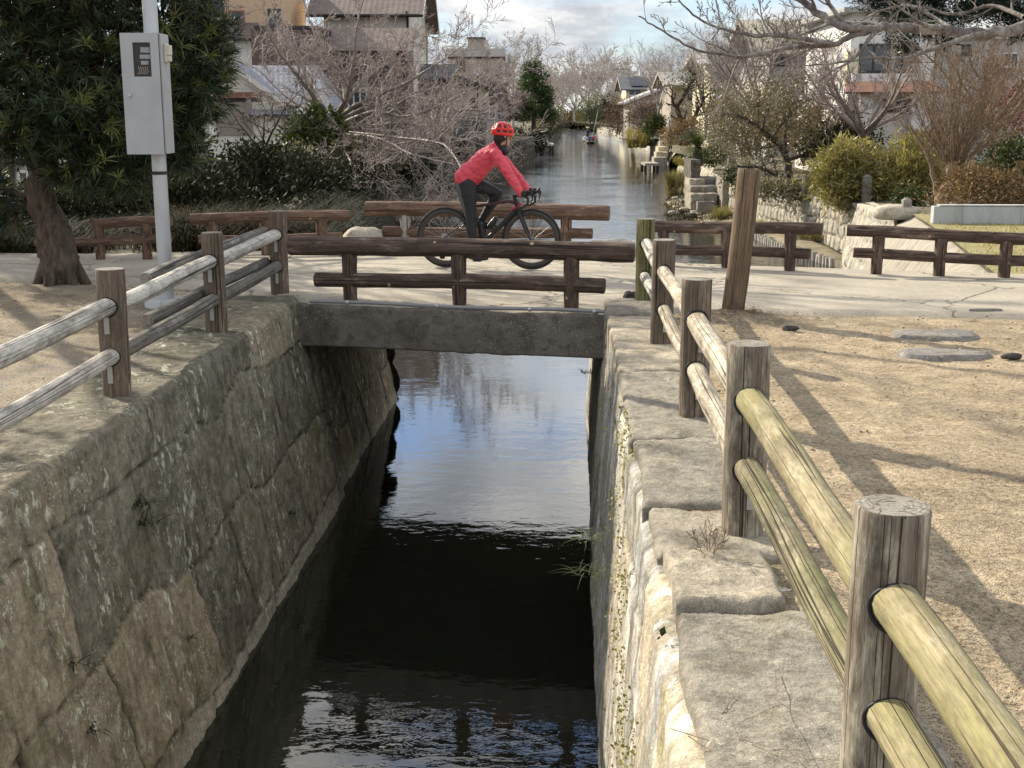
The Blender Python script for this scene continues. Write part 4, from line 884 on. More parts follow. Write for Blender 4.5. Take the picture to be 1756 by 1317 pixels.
def rock(name, label, c, size, seed, mat, n=26, group=None, flatb=.35, cat='rock'):
    U, W = np.meshgrid(np.linspace(0, 2 * math.pi, n, endpoint=False), np.linspace(0, math.pi, n // 2), indexing='ij')
    D = np.stack([np.sin(W) * np.cos(U), np.sin(W) * np.sin(U), np.cos(W)], -1)
    D = np.sign(D) * np.abs(D) ** .75
    r = 1 + .5 * (fbm(D * 1.3 + seed * 3.1, 3, seed) - .5) + .16 * (fbm(D * 6 + seed, 3, seed) - .5)
    V = D * r[..., None] * np.array(size) / 2; V[..., 2] = np.maximum(V[..., 2], -size[2] * flatb)
    V = V + np.array(c); m = n // 2
    F = np.array([(i * m + j, i * m + j + 1, ((i + 1) % n) * m + j + 1, ((i + 1) % n) * m + j) for i in range(n) for j in range(m - 1)])
    k = n * m; o = mkobj(name, V.reshape(-1, 3), F, mat, None, None, {'tint': np.full(k, .5), 'joint': np.zeros(k)}); return tag(o, label, cat, group)
g = gz(622, 432); rock('rock', 'flat topped pale rock left of the far bridge railing', (g.x, g.y, .13), (.52, .4, .36), 3, MAT['rock'], 36)
g = gz(1050, 440); rock('rock', 'long low pale rock behind the right end of the near bridge railing', (g.x, g.y, .08), (.75, .4, .26), 5, MAT['rock'], 36)
g = gz(1082, 522); rock('rock', 'small black rock at the foot of the mossy first fence post', (g.x, g.y, .05), (.15, .12, .15), 7, MAT['darkrock'], 20)
def flat_stone(label, px, py, sx, sy, seed):
    g = gz(px, py); V = []; n, m = 44, 9; tn = []
    for i in range(n):
        a = 2 * math.pi * i / n; r = 1 + .55 * (float(fbm(np.array([math.cos(a) * 1.4 + seed * 5, math.sin(a) * 1.4, seed]), 3, seed)) - .5) + .16 * (float(fbm(np.array([math.cos(a) * 5 + seed * 5, math.sin(a) * 5, seed]), 2, seed)) - .5)
        for j in range(m):
            f = j / (m - 1); x, y = g.x + math.cos(a) * sx / 2 * r * f, g.y + math.sin(a) * sy / 2 * r * f; V.append((x, y, .016 + .016 * (float(fbm(np.array([x * 6, y * 6, seed]), 3, 3)) - .5) - .05 * max(0, f - .86) / .14))
    F = np.array([(i * m + j, i * m + j + 1, ((i + 1) % n) * m + j + 1, ((i + 1) % n) * m + j) for i in range(n) for j in range(m - 1)])[:, ::-1]
    o = mkobj('flat_stone', V, F[:, ::-1], MAT['flatstone'], None, None, {'tint': np.full(n * m, .4), 'joint': np.zeros(n * m)}); tag(o, label, 'stone', 'flat stones in the sandy ground')
flat_stone('upper grey flat stone sunk in the sandy ground', 1600, 573, .72, .42, 1); flat_stone('lower grey flat stone sunk in the sandy ground behind leaf litter', 1614, 606, .74, .34, 2)
g = gz(1355, 566); rock('rock', 'tiny dark stone on the sand beside the leaning post', (g.x, g.y, .015), (.13, .05, .05), 9, MAT['darkrock'], 14)
g = gz(1735, 615); rock('rock', 'tiny dark stone beside the flat stones at the right edge', (g.x, g.y, .015), (.14, .06, .05), 10, MAT['darkrock'], 14)
g = gz(1690, 535); rock('rock', 'broken paving lump on the road edge at the right', (g.x, g.y, .01), (.3, .06, .05), 12, MAT['flatstone'], 14)

g = at(1541, 372, 22.0); rock('rock', 'pale rock at the corner where the ribbed slope meets the block wall', (g.x, g.y + .1, -.02), (.8, .7, .3), 21, MAT['rock'], 24)
# ---------------------------------------------------------------- plant generators
def rvec(rng):
    while True:
        v = Vector((rng.uniform(-1, 1), rng.uniform(-1, 1), rng.uniform(-1, 1)))
        if 0.05 < v.length < 1: return v.normalized()
class Wood:
    """collects branch tubes; grow() adds a branch and its children"""
    def __init__(s, seed): s.rng = random.Random(seed); s.V = []; s.F = []; s.R = []; s.n = 0; s.tips = []
    def tube(s, P, Rd, k):
        fr = frames(P); V = np.empty((len(fr), k, 3))
        for i, (p, t, u, w) in enumerate(fr):
            for j in range(k):
                a = 6.28318 * j / k; q = p + (u * math.cos(a) + w * math.sin(a)) * Rd[i]; V[i, j] = q
        n = len(fr); i, j = np.meshgrid(np.arange(n - 1), np.arange(k), indexing='ij')
        F = np.stack([i * k + j, i * k + (j + 1) % k, (i + 1) * k + (j + 1) % k, (i + 1) * k + j], -1).reshape(-1, 4) + s.n
        s.V.append(V.reshape(-1, 3)); s.F.append(F); s.R.append(np.repeat(np.array(Rd, dtype=float), k)); s.n += n * k
    def grow(s, p, d, L, r, lev, sp):
        rng = s.rng; n = sp['seg'][lev]; P = [p.copy()]; d = d.normalized(); up = sp['up'][lev]; wob = sp['wob'][lev]
        for i in range(n):
            d = (d + rvec(rng) * wob + Vector((0, 0, up))).normalized(); p = p + d * (L / n); P.append(p.copy())
        last = lev >= sp['levels'] - 1
        Rd = [max(r * (1 - .82 * (i / n)), sp['rmin']) for i in range(n + 1)]
        s.tube(P, Rd, 6 if r > .03 else (4 if r > .012 else 3))
        if last: s.tips.append((P[-1], d)); return
        s.kids(P, Rd, L, lev, sp)
    def kids(s, P, Rd, L, lev, sp, t0=None):
        rng = s.rng; n = len(P) - 1; cnt = sp['kids'][lev]; cnt = int(cnt * rng.uniform(.75, 1.25) + .5); t0 = sp['t0'][lev] if t0 is None else t0
        for c in range(cnt):
            t = t0 + (1 - t0) * (c + rng.random()) / max(1, cnt); f = min(t * n, n - 1e-4); i = int(f); q = P[i].lerp(P[i + 1], f - i); dd = (P[i + 1] - P[i]).normalized()
            ax = dd.cross(rvec(rng)); ax = ax.normalized() if ax.length > 1e-3 else dd.orthogonal(); an = R(rng.uniform(*sp['ang'][lev]))
            nd = Quaternion(ax, an) @ dd
            if sp.get('flat'): nd.z *= sp['flat']
            cl = L * sp['ratio'][lev] * rng.uniform(.6, 1.2) * (1 - sp['shrink'] * t); cr = (Rd[i] + (Rd[i + 1] - Rd[i]) * (f - i)) * rng.uniform(.45, .7)
            s.grow(q, nd, cl, max(cr, sp['rmin']), lev + 1, sp)
    def limb(s, pts, r0, r1, sp, lev=0, k=8, t0=.15, L=None, smooth=True):
        """a hand laid limb through points, then children of level lev+1 along it"""
        P = [Vector(p) for p in pts]
        if smooth:                                            # Catmull-Rom
            Q = []
            for i in range(len(P) - 1):
                a, b, c, d = P[max(i - 1, 0)], P[i], P[i + 1], P[min(i + 2, len(P) - 1)]
                for q in range(4):
                    t = q / 4; Q.append(.5 * ((2 * b) + (c - a) * t + (2 * a - 5 * b + 4 * c - d) * t * t + (3 * b - a - 3 * c + d) * t ** 3))
            P = Q + [P[-1]]
        P = [p + rvec(s.rng) * (r0 * .25) if 0 < i < len(P) - 1 else p for i, p in enumerate(P)]
        n = len(P) - 1; Rd = [r0 + (r1 - r0) * (i / n) ** .8 for i in range(n + 1)]; s.tube(P, Rd, k)
        LL = L or sum((b - a).length for a, b in zip(P, P[1:])); s.kids(P, Rd, LL, lev, sp, t0)
        return P
    def build(s, name, mat, parent=None):
        return mkobj(name, np.vstack(s.V), np.vstack(s.F), mat, parent, None, {'tint': np.concatenate(s.R)})
def leaves(rng, blobs, n, size, asp=2.2, clump=14, spread=.35, shell=.55, updir=.35, droop=0.0, cup=.25):
    """leaf blades in clumps inside ellipsoids (cx,cy,cz,rx,ry,rz[,w]) -> V,F,tint ; a blade is two quads folded on the midrib"""
    r = np.random.RandomState(rng.randrange(1 << 30)); bl = np.array([b[:6] for b in blobs], dtype=float); w = np.array([b[6] if len(b) > 6 else b[3] * b[4] * b[5] for b in blobs]) ** .8; w /= w.sum()
    nc = max(1, n // clump); bi = r.choice(len(bl), nc, p=w)
    D = r.normal(size=(nc, 3)); D /= np.linalg.norm(D, axis=1)[:, None]; rad = shell + (1 - shell) * r.rand(nc) ** .7; rad *= 1 + .18 * r.randn(nc)
    C = bl[bi, :3] + D * rad[:, None] * bl[bi, 3:6]; ct = r.rand(nc)
    idx = np.repeat(np.arange(nc), clump); m = len(idx); sz = size * (0.6 + .8 * r.rand(m)); cs = spread * bl[bi, 3:6].mean(1)
    P = C[idx] + r.normal(size=(m, 3)) * cs[idx][:, None] * .5
    dirn = D[idx] * .8 + r.normal(size=(m, 3)) * .8; dirn[:, 2] += updir - droop; dirn /= np.linalg.norm(dirn, axis=1)[:, None]
    sd = np.cross(dirn, r.normal(size=(m, 3))); sd /= np.linalg.norm(sd, axis=1)[:, None]; nr = np.cross(dirn, sd)
    l = sz[:, None]; wd = l / asp / 2
    v0 = P; v1 = P + dirn * l * .5 + sd * wd + nr * wd * cup; v2 = P + dirn * l; v3 = P + dirn * l * .5 - sd * wd + nr * wd * cup; vm = P + dirn * l * .5
    V = np.stack([v0, v1, v2, v3], 1).reshape(-1, 3); b = np.arange(m) * 4; F = np.stack([b, b + 1, b + 2, b + 3], -1)
    tint = np.clip(.55 * ct[idx] + .45 * r.rand(m), 0, 1); return V, F, np.repeat(tint, 4)
def foliage(name, mat, parent, rng, blobs, n, size, **kw):
    V, F, t = leaves(rng, blobs, n, size, **kw); return mkobj(name, V, F, mat, parent, None, {'tint': t}, smooth=False)
def blades(rng, roots, n, L, wd, bend=.6, spread=.5, segs=4, jitter=.06, tmul=1.0):
    """arching grass blades from root points"""
    r = np.random.RandomState(rng.randrange(1 << 30)); roots = np.asarray(roots, dtype=float); ri = r.randint(len(roots), size=n); m = n
    P = roots[ri] + r.normal(size=(m, 3)) * np.array([jitter, jitter, 0]); az = r.rand(m) * 6.283; le = L * (.5 + .7 * r.rand(m)); sp = spread * (.3 + r.rand(m)); bd = bend * (.5 + r.rand(m))
    out = np.stack([np.cos(az), np.sin(az), 0 * az], -1); sd = np.stack([-np.sin(az), np.cos(az), 0 * az], -1); rows = []
    for i in range(segs + 1):
        t = i / segs; h = le * t * (1 - .5 * bd * t * t); x = le * (sp * t + bd * t * t * .8) ; c = P + out * x[:, None]; c[:, 2] += h * np.clip(1 - .25 * sp, .2, 1)
        ww = wd * (1 - t ** 1.6) + wd * .05; rows += [c - sd * ww / 2, c + sd * ww / 2]
    V = np.stack(rows, 1); k = V.shape[1]; b = (np.arange(m) * k)[:, None]
    F = np.concatenate([b + np.array([2 * i, 2 * i + 1, 2 * i + 3, 2 * i + 2])[None] for i in range(segs)], 0)
    tr = roots[:, 0] * 0 + r.rand(len(roots)); tint = np.clip(.5 * tr[ri] + .5 * r.rand(m), 0, 1) * tmul
    return V.reshape(-1, 3), F, np.repeat(tint, k)
def grass(name, mat, rng, roots, n, L, wd, parent=None, **kw):
    V, F, t = blades(rng, roots, n, L, wd, **kw); return mkobj(name, V, F, mat, parent, None, {'tint': t}, smooth=False)
SP_TREE = dict(levels=4, seg=[7, 6, 5, 4], up=[.03, .05, .05, .05], wob=[.16, .2, .24, .28], kids=[8, 7, 6, 0], t0=[.3, .2, .15, 0], ang=[(30, 65), (25, 60), (25, 60), (20, 50)], ratio=[.55, .5, .5, .5], shrink=.45, rmin=.004)
def spec(**kw): d = dict(SP_TREE); d.update(kw); return d
# ---------------------------------------------------------------- evergreen with long narrow leaves, left
def whorls(rng, centers, axes, n_leaf, L, wd, tint):
    r = np.random.RandomState(rng.randrange(1 << 30)); m = len(centers); C = np.repeat(centers, n_leaf, 0); A = np.repeat(axes, n_leaf, 0); T = np.repeat(tint, n_leaf)
    M = len(C); D = r.normal(size=(M, 3)); D -= A * (D * A).sum(1)[:, None]; D /= np.linalg.norm(D, axis=1)[:, None]
    op = r.uniform(.25, 1.25, M); dirn = A * np.cos(op)[:, None] + D * np.sin(op)[:, None]; sd = np.cross(dirn, A + r.normal(size=(M, 3)) * .2); sd /= np.linalg.norm(sd, axis=1)[:, None]
    l = (L * r.uniform(.65, 1.15, M))[:, None]; p0 = C - A * (r.rand(M) * .06)[:, None]
    bend = D * .10 - np.array([0, 0, .12]); mid = p0 + dirn * l * .5; tip = p0 + dirn * l + bend * l; w = wd
    V = np.stack([p0 - sd * w * .25, p0 + sd * w * .25, mid + sd * w * .5, mid - sd * w * .5, tip + sd * w * .1, tip - sd * w * .1], 1); b = (np.arange(M) * 6)[:, None]
    F = np.concatenate([b + np.array([[0, 1, 2, 3]]), b + np.array([[3, 2, 4, 5]])], 0)
    return V.reshape(-1, 3), F, np.repeat(np.clip(T + r.uniform(-.12, .12, M), 0, 1), 6)
def podocarpus(label, base, trunk, blobs, n, seed, n_leaf=17, L=.145, bright=.16):
    rng = random.Random(seed); T = thing('evergreen_tree', label, 'tree', base); W = Wood(seed)
    P = [Vector(p) for p in trunk]
    Q = W.limb(P, .185, .11, spec(kids=[0]), t0=.9, k=14)
    o_flare = Vector(base)
    for a in range(6):                                   # root flare
        d = Vector((math.cos(a * 1.05 + .3), math.sin(a * 1.05 + .3), 0)); W.tube([o_flare + d * .27 + Vector((0, 0, -.05)), o_flare + d * .2 + Vector((0, 0, .03)), o_flare + d * .10 + Vector((0, 0, .18)), o_flare + d * .02 + Vector((0, 0, .55))], [.04, .07, .10, .12], 8)
    C = []; A = []; tn = []
    for b in blobs:
        c = Vector(b[:3]); st = min(Q, key=lambda q: (q - c).length + (0 if q.z < c.z else 1))
        W.tube([st, st.lerp(c, .5) + Vector((0, 0, .08)), c], [.05, .035, .02], 6)
        k = int(n * b[6])
        for i in range(k):
            d = rvec(rng); rad = rng.uniform(.45, 1.05); p = c + Vector((d.x * b[3], d.y * b[4], d.z * b[5])) * rad; ax = (d + Vector((0, 0, .55)) + rvec(rng) * .35).normalized()
            C.append(p); A.append(ax); tn.append(rng.uniform(.75, 1.0) if rng.random() < bright else rng.uniform(0, .55))
            if i % 3 == 0: W.tube([c.lerp(p, .25), p - ax * .04], [.014, .006], 4)
    V, F, t = whorls(rng, np.array(C), np.array(A), n_leaf, L, .0105, np.array(tn))
    mkobj('crown', V, F, MAT['leaf_podo'], T, None, {'tint': t}, smooth=False); W.build('trunk', MAT['bark_podo'], T); return T
tb = gz(105, 484); tb.z = 0
def pb_(px, py, Y, rx, ry, rz, w): p = at(px, py, Y); return (p.x, p.y, p.z, rx, ry, rz, w)
Yt = tb.y
bl = [pb_(60, 60, Yt, .75, .8, .6, 1.1), pb_(-60, 120, Yt + .2, .8, .8, .7, .9), pb_(190, 100, Yt + .1, .7, .8, .65, 1.2), pb_(280, 40, Yt + .2, .6, .7, .6, 1.0), pb_(330, 120, Yt + .3, .45, .6, .5, .75), pb_(120, 190, Yt - .1, .75, .8, .45, 1.1),
      pb_(250, 200, Yt + .2, .55, .7, .5, .9), pb_(30, 215, Yt - .2, .6, .7, .4, .8), pb_(150, 270, Yt - .1, .55, .6, .35, .75), pb_(215, 290, Yt, .4, .5, .3, .5), pb_(300, 245, Yt + .3, .35, .4, .35, .45), pb_(360, 70, Yt + .3, .3, .4, .45, .35),
      pb_(100, -60, Yt, .9, .9, .6, 1.0), pb_(250, -70, Yt, .7, .8, .5, .7), pb_(20, 360, Yt + .1, .28, .35, .25, .18), pb_(-20, 330, Yt + .2, .3, .4, .3, .2), pb_(320, 185, Yt + .3, .35, .4, .3, .35), pb_(10, -20, Yt, .8, .9, .5, .7)]
podocarpus('dark evergreen tree with long narrow leaves and stout leaning trunk at the upper left', tb, [tb + Vector((0, 0, -.1)), at(98, 430, Yt), at(82, 370, Yt), at(70, 300, Yt), at(85, 200, Yt), at(130, 80, Yt), at(150, -60, Yt)], bl, 330, 5)
podocarpus('second narrow leaved evergreen standing out to the left', (-7.6, 10.3, 0), [(-7.6, 10.3, -.1), (-7.5, 10.3, 1.2), (-7.6, 10.4, 3.2)], [(-7.4, 10.2, 2.6, 1.2, 1.2, .8, 1.2), (-6.6, 9.6, 3.3, .9, .9, .6, .8), (-8.3, 10.8, 3.6, 1.0, 1.0, .7, .9), (-7.4, 9.4, 3.9, .7, .7, .5, .6)], 130, 9)
# ---------------------------------------------------------------- bare trees
def px3(pts, Y0):
    return [at(p[0], p[1], Y0 + (p[2] if len(p) > 2 else 0)) for p in pts]
def cherry():
    T = thing('bare_tree', 'large spreading leafless tree leaning over the left side of the canal', 'tree', tuple(at(560, 268, 44)))
    W = Wood(21); Y = 44
    sp = spec(levels=4, kids=[15, 10, 7, 0], up=[.0, .03, .03, .02], ratio=[.32, .46, .48, .5], wob=[.16, .22, .27, .3], rmin=.0068, shrink=.35)
    W.limb(px3([(548, 285), (560, 240, 0), (570, 205)], Y), .30, .24, spec(kids=[0]), t0=.9, k=10)
    for pts, r in (([(566, 215), (552, 185, -1), (525, 150, -1.5), (495, 112, -2), (468, 70, -2.5), (452, 15, -3)], .17), ([(570, 205), (592, 180), (585, 130, 1), (568, 100, 1), (540, 60, 1.5), (520, 0, 2)], .15),
                   ([(572, 205), (592, 172, -.5), (606, 110, -1), (614, 40, -1.5), (632, -30, -2)], .14), ([(575, 205), (600, 165, 1), (645, 120, 2), (690, 82, 2.5), (730, 55, 3)], .13),
                   ([(575, 208), (610, 182, -1), (655, 160, -2), (700, 140, -3), (752, 108, -3.5), (800, 75, -4)], .13), ([(578, 212), (620, 188), (680, 170), (745, 150, .5), (812, 150, 1)], .12),
                   ([(575, 218), (640, 192, -2), (700, 200, -3), (760, 178, -4), (815, 150, -5), (858, 120, -5)], .12), ([(572, 225), (640, 215, -1), (700, 212, -2), (765, 232, -3), (830, 250, -3.5)], .11),
                   ([(570, 230), (612, 255, -3), (640, 290, -5), (652, 325, -6)], .08), ([(575, 228), (650, 238, -3), (700, 262, -5), (760, 278, -6), (822, 288, -7)], .09),
                   ([(560, 225), (530, 190, 2), (490, 165, 3), (440, 118, 4), (400, 95, 5)], .11), ([(565, 222), (540, 150, 3), (520, 110, 4), (500, 50, 5)], .1), ([(575, 215), (680, 225, 3), (760, 205, 4), (840, 190, 5)], .1),
                   ([(572, 232), (600, 275, -5), (590, 305, -7), (560, 335, -8)], .06), ([(575, 225), (720, 240, -5), (770, 255, -7), (800, 312, -9)], .07)):
        W.limb(px3(pts, Y), r * .72, .014, sp, t0=.18, k=7)
    W.build('branches', MAT['bark_cherry'], T)
cherry()
def bare(label, base, h, spread, seed, mat='bark_bg', sp=None, limbs=6, r=None, name='bare_tree', group=None, trunkf=.25, lean=(0, 0), cat='tree'):
    base = Vector(base); T = thing(name, label, cat, base, group); W = Wood(seed); rng = W.rng; r = r or h * .022; sp = sp or spec(rmin=h * .0012)
    top = base + Vector((lean[0], lean[1], h * trunkf)); W.limb([base - Vector((0, 0, .2)), base.lerp(top, .5) + rvec(rng) * h * .01, top], r, r * .75, spec(kids=[0]), t0=.95, k=8)
    for i in range(limbs):
        a = 6.283 * (i + rng.random() * .7) / limbs; d = Vector((math.cos(a) * spread, math.sin(a) * spread, rng.uniform(.55, 1.1)))
        W.grow(base.lerp(top, rng.uniform(.75, 1)), d, h * rng.uniform(.5, .8), r * rng.uniform(.45, .65), 0, sp)
    W.build('branches', MAT[mat], T); return T
# small bare shrub tree below the garage, left
bare('small dark leafless tree in front of the grey roller shutter', at(455, 300, 34) , 2.9, .9, 31, 'bark_dark', spec(kids=[6, 5, 4, 0], rmin=.005, levels=4), 5)
# near bare tree at the right: trunk outside the frame, limbs reaching in
def near_tree():
    T = thing('bare_tree', 'leafless tree reaching in from the top right with silvery limbs over the road', 'tree', (6.9, 10.9, 0)); W = Wood(77); Y = 11.0
    sp = spec(levels=4, kids=[7, 5, 3, 0], up=[.03, .05, .05, .04], ratio=[.30, .5, .5, .5], wob=[.12, .17, .22, .25], rmin=.0028, shrink=.3, ang=[(30, 75), (25, 60), (25, 55), (20, 50)])
    W.limb([(6.9, 10.9, -.1), (6.85, 10.95, .9), (6.6, 10.9, 1.8), (6.3, 11, 2.3), at(1850, 25, Y)], .20, .1, spec(kids=[0]), t0=.95, k=12)
    W.limb(px3([(1850, 25), (1756, 46), (1690, 57), (1610, 52), (1530, 47), (1480, 49), (1440, 42), (1400, 22, .2), (1365, -5, .3), (1330, -40, .4)], Y), 0.0578, 0.0255, sp, t0=.3, k=10)
    W.limb(px3([(1500, 50), (1460, 62), (1430, 76), (1390, 80), (1345, 84), (1300, 92), (1270, 99), (1240, 92), (1195, 86), (1155, 64), (1118, 42), (1095, 28)], Y), 0.0306, 0.0051, sp, t0=.12, k=8)
    W.limb(px3([(1300, 62, -.3), (1262, 55, -.3), (1225, 45, -.2), (1195, 30), (1170, 8), (1155, -10)], Y), 0.0187, 0.0051, sp, t0=.05, k=6)
    W.limb(px3([(1430, 76), (1370, 64, -.2), (1330, 60, -.3), (1300, 62, -.3)], Y), 0.0221, 0.0187, sp, t0=.1, k=6)
    W.limb(px3([(1700, 55), (1640, 70, -.3), (1590, 88, -.4), (1545, 100, -.5), (1500, 99, -.5), (1430, 108, -.6), (1380, 112, -.6)], Y), 0.0255, 0.0051, sp, t0=.1, k=7)
    W.limb(px3([(1640, 52), (1600, 30, .3), (1560, 10, .4), (1500, 22, .5), (1440, 60, .6)], Y), 0.0204, 0.0051, sp, t0=.1, k=6)
    W.limb(px3([(1756, 30), (1700, 10, .4), (1640, 25, .5), (1560, 10, .6), (1520, 40, .6)], Y), 0.0221, 0.0068, sp, t0=.1, k=6)
    W.limb(px3([(1390, 82), (1420, 70, .3), (1330, 110, .4), (1280, 112, .5)], Y), 0.0119, 0.0043, sp, t0=.1, k=6)
    W.limb(px3([(1270, 98), (1245, 60, .2), (1230, 10, .3), (1225, -30, .4)], Y), 0.0102, 0.0043, sp, t0=.05, k=6)
    W.limb(px3([(1340, 84), (1310, 40, .2), (1300, -10, .3)], Y), 0.0102, 0.0043, sp, t0=.05, k=6)
    W.build('branches', MAT['bark_silver'], T)
near_tree()
# out-of-frame trees whose shade falls on the ground in view
bare('tall leafless tree farther back on the left bank', (-9.8, 17.8, 0), 11.0, .95, 41, 'bark_twig', spec(kids=[9, 7, 5, 0], levels=4, rmin=.009), 9)
# right bank
bare('leafless tree with fanned grey branches in front of the white house on the right', at(1478, 268, 40), 4.6, 1.15, 51, 'bark_cherry', spec(kids=[10, 8, 6, 0], rmin=.006, ratio=[.5, .5, .5, .5], up=[.02, .05, .06, .05]), 10, r=.13, trunkf=.16)
bare('leafless tree with thin mauve twigs left of the pale grey house', at(1395, 262, 50), 5.6, .85, 52, 'bark_twig', spec(kids=[8, 6, 4, 0], rmin=.008), 8)
bare('tall leafless tree in front of the big pale roofed house', at(1300, 250, 58), 6.6, .6, 53, 'bark_twig', spec(kids=[7, 6, 4, 0], rmin=.009, up=[.08, .1, .1, .08]), 8)
bare('leafless tree with dense brown twigs before the grey wall at the right edge', at(1700, 290, 36), 5.2, 1.0, 54, 'bark_brown', spec(kids=[10, 7, 5, 0], rmin=.006), 8)
# coppiced willow-like stump with many shoots
def coppice():
    b = at(1625, 372, 26); T = thing('coppiced_tree', 'old dark stump with a fan of long brown shoots behind the low concrete wall', 'tree', b); W = Wood(61); rng = W.rng
    k = at(1640, 285, 26)
    Q = W.limb([b, at(1618, 345, 26), at(1632, 310, 26), k], .2, .17, spec(kids=[0]), t0=.95, k=10)
    W.limb([at(1610, 350, 26), at(1600, 300, 26.2), at(1586, 255, 26.3), at(1560, 215, 26.5)], .08, .02, spec(kids=[5, 4, 3, 0], rmin=.004, ratio=[.4, .5, .5, .5]), t0=.4)
    sp = spec(levels=3, seg=[7, 5, 4], kids=[5, 3, 0], up=[.07, .05, .05], wob=[.13, .2, .24], ratio=[.35, .4, .4], t0=[.25, .2, 0], rmin=.0045, ang=[(15, 40), (20, 45), (20, 45)])
    for i in range(120):
        a = rng.uniform(0, 6.28); d = Vector((math.cos(a) * rng.uniform(.1, 1.0) + .12, math.sin(a) * .6, rng.uniform(.5, 1.3))); W.grow(Q[-1 - rng.randrange(4)], d, rng.uniform(1.3, 2.9), .0105, 0, sp)
    W.build('branches', MAT['bark_brown'], T)
coppice()
# gnarled evergreen, right
def olive_tree():
    Y = 41; b = at(1345, 318, Y); T = thing('evergreen_tree', 'grey green small leaved tree with a dark forked trunk leaning over the pale block wall', 'tree', b); W = Wood(63)
    sp = spec(kids=[9, 6, 5, 0], rmin=.006, ratio=[.4, .5, .5, .5])
    for pts, r in (([(1352, 322), (1352, 290), (1345, 262), (1322, 235, -.5), (1300, 215, -1), (1260, 195, -1)], .16), ([(1345, 262), (1346, 225, .5), (1355, 195, 1), (1390, 170, 1)], .09), ([(1352, 300), (1330, 300, -1), (1305, 288, -1.5), (1265, 285, -2)], .08), ([(1348, 275), (1390, 262, 1), (1440, 240, 1.5)], .08)):
        W.limb(px3(pts, Y), r, .03, sp, t0=.3, k=8)
    W.build('trunk', MAT['bark_dark'], T)
    bl = [(*at(1265, 190, Y - .5), 1.1, 1.0, .8), (*at(1320, 185, Y), 1.1, 1.1, .8), (*at(1255, 245, Y - 1), .9, .9, .8), (*at(1310, 250, Y - .8), 1.1, 1.0, .8), (*at(1285, 285, Y - 1.2), .9, .8, .5), (*at(1375, 205, Y + .5), .9, 1, .7), (*at(1345, 150, Y), .9, .9, .5), (*at(1240, 210, Y), .6, .7, .7), (*at(1400, 250, Y + .8), .8, .8, .6)]
    foliage('crown', MAT['leaf_olive'], T, W.rng, bl, 10500, .085, asp=2.2, clump=12, spread=.42, shell=.35)
olive_tree()
def shrub(name, label, cat, px, py, Y, w, h, mat, seed, n=4000, size=.12, asp=2.2, shape=1, group=None, twig=None, depth=.8, k=6, **kw):
    """dense shrub standing at pixel base (px, py) at distance Y, w wide and h high in metres"""
    rng = random.Random(seed); b = at(px, py, Y); T = thing(name, label, cat, b, group); bl = []
    for i in range(k):
        f = rng.random(); z = h * (.25 + .55 * f); sc = (1 - .45 * f) if shape == 1 else (1 if shape == 0 else .5 + .5 * (1 - f))
        a = rng.uniform(0, 6.28); rr = rng.uniform(.1, .55)
        bl.append((b.x + math.cos(a) * w * .5 * rr, b.y + math.sin(a) * w * .5 * rr * depth, b.z + z, w * .30 * sc * rng.uniform(.8, 1.2), w * .30 * sc * depth, h * .28 * rng.uniform(.8, 1.15)))
    bl.append((b.x, b.y, b.z + h * .3, w * .46, w * .46 * depth, h * .32)); bl.append((b.x, b.y, b.z + h * .58, w * .36, w * .36 * depth, h * .36))
    foliage('foliage', MAT[mat], T, rng, bl, n, size, asp=asp, **{**dict(spread=.3, shell=.5), **kw})
    W = Wood(seed); sp = spec(levels=3, kids=[5, 4, 0], rmin=.006, ratio=[.6, .5, .5])
    for i in range(4): W.grow(b + Vector((rng.uniform(-.1, .1) * w, 0, -.05)), Vector((rng.uniform(-.5, .5), rng.uniform(-.5, .5), 1)), h * .75, .018 * h + .01, 0, sp)
    W.build('stem', MAT[twig or 'bark_dark'], T); return T
# bamboo-like clump, dry thickets and hedges on the right bank
shrub('bamboo_bush', 'feathery yellow green bamboo bush on top of the pale block wall', 'bush', 1455, 352, 33.5, 2.6, 1.75, 'leaf_yellow', 71, 9000, .20, 6.0, k=9, droop=.3, updir=.1)
shrub('bamboo_bush', 'taller green bamboo clump beside the stone gate post', 'bush', 1555, 352, 33, 2.2, 1.8, 'leaf_yellow', 72, 7000, .22, 7.0, k=8)
shrub('thicket', 'dry brown twiggy thicket below the white house', 'bush', 1590, 352, 37.5, 3.6, 2.3, 'leaf_brown', 73, 7000, .11, 3.0, k=9, twig='bark_brown')
shrub('thicket', 'reddish brown thicket behind the low concrete wall at the right', 'bush', 1690, 378, 25, 2.6, 1.1, 'leaf_brown', 74, 6000, .09, 3.0, k=8, twig='bark_brown')
shrub('hedge_bush', 'clipped dark green bush with yellow tips at the right edge', 'bush', 1735, 365, 27.5, 2.0, 1.9, 'leaf_green', 75, 9000, .08, 2.2, k=8)
shrub('hedge_bush', 'dark evergreen bush between the brown thicket and the coppiced stump', 'bush', 1560, 368, 29, 1.2, .7, 'leaf_green', 76, 2500, .07, 2.2)
shrub('red_shrub', 'red leaved shrub beside the grey wall at the right edge', 'bush', 1735, 260, 37, 2.4, 2.5, 'leaf_red', 77, 2600, .08, 2.2, twig='bark_brown', shell=.2, spread=.5)
shrub('thicket', 'dark undergrowth beneath the fanned leafless tree', 'bush', 1440, 285, 42, 3.6, 1.6, 'leaf_dark', 78, 5000, .12, 2.2)
shrub('thicket', 'brown twiggy hedge behind the small leaved tree', 'bush', 1290, 265, 52, 5.0, 3.0, 'leaf_brown', 79, 6000, .14, 3, twig='bark_brown')
shrub('ivy_bush', 'low ivy spilling over the top of the pale block wall', 'bush', 1370, 338, 37, 4.2, .5, 'leaf_olive', 80, 5000, .09, 1.5, depth=.4)
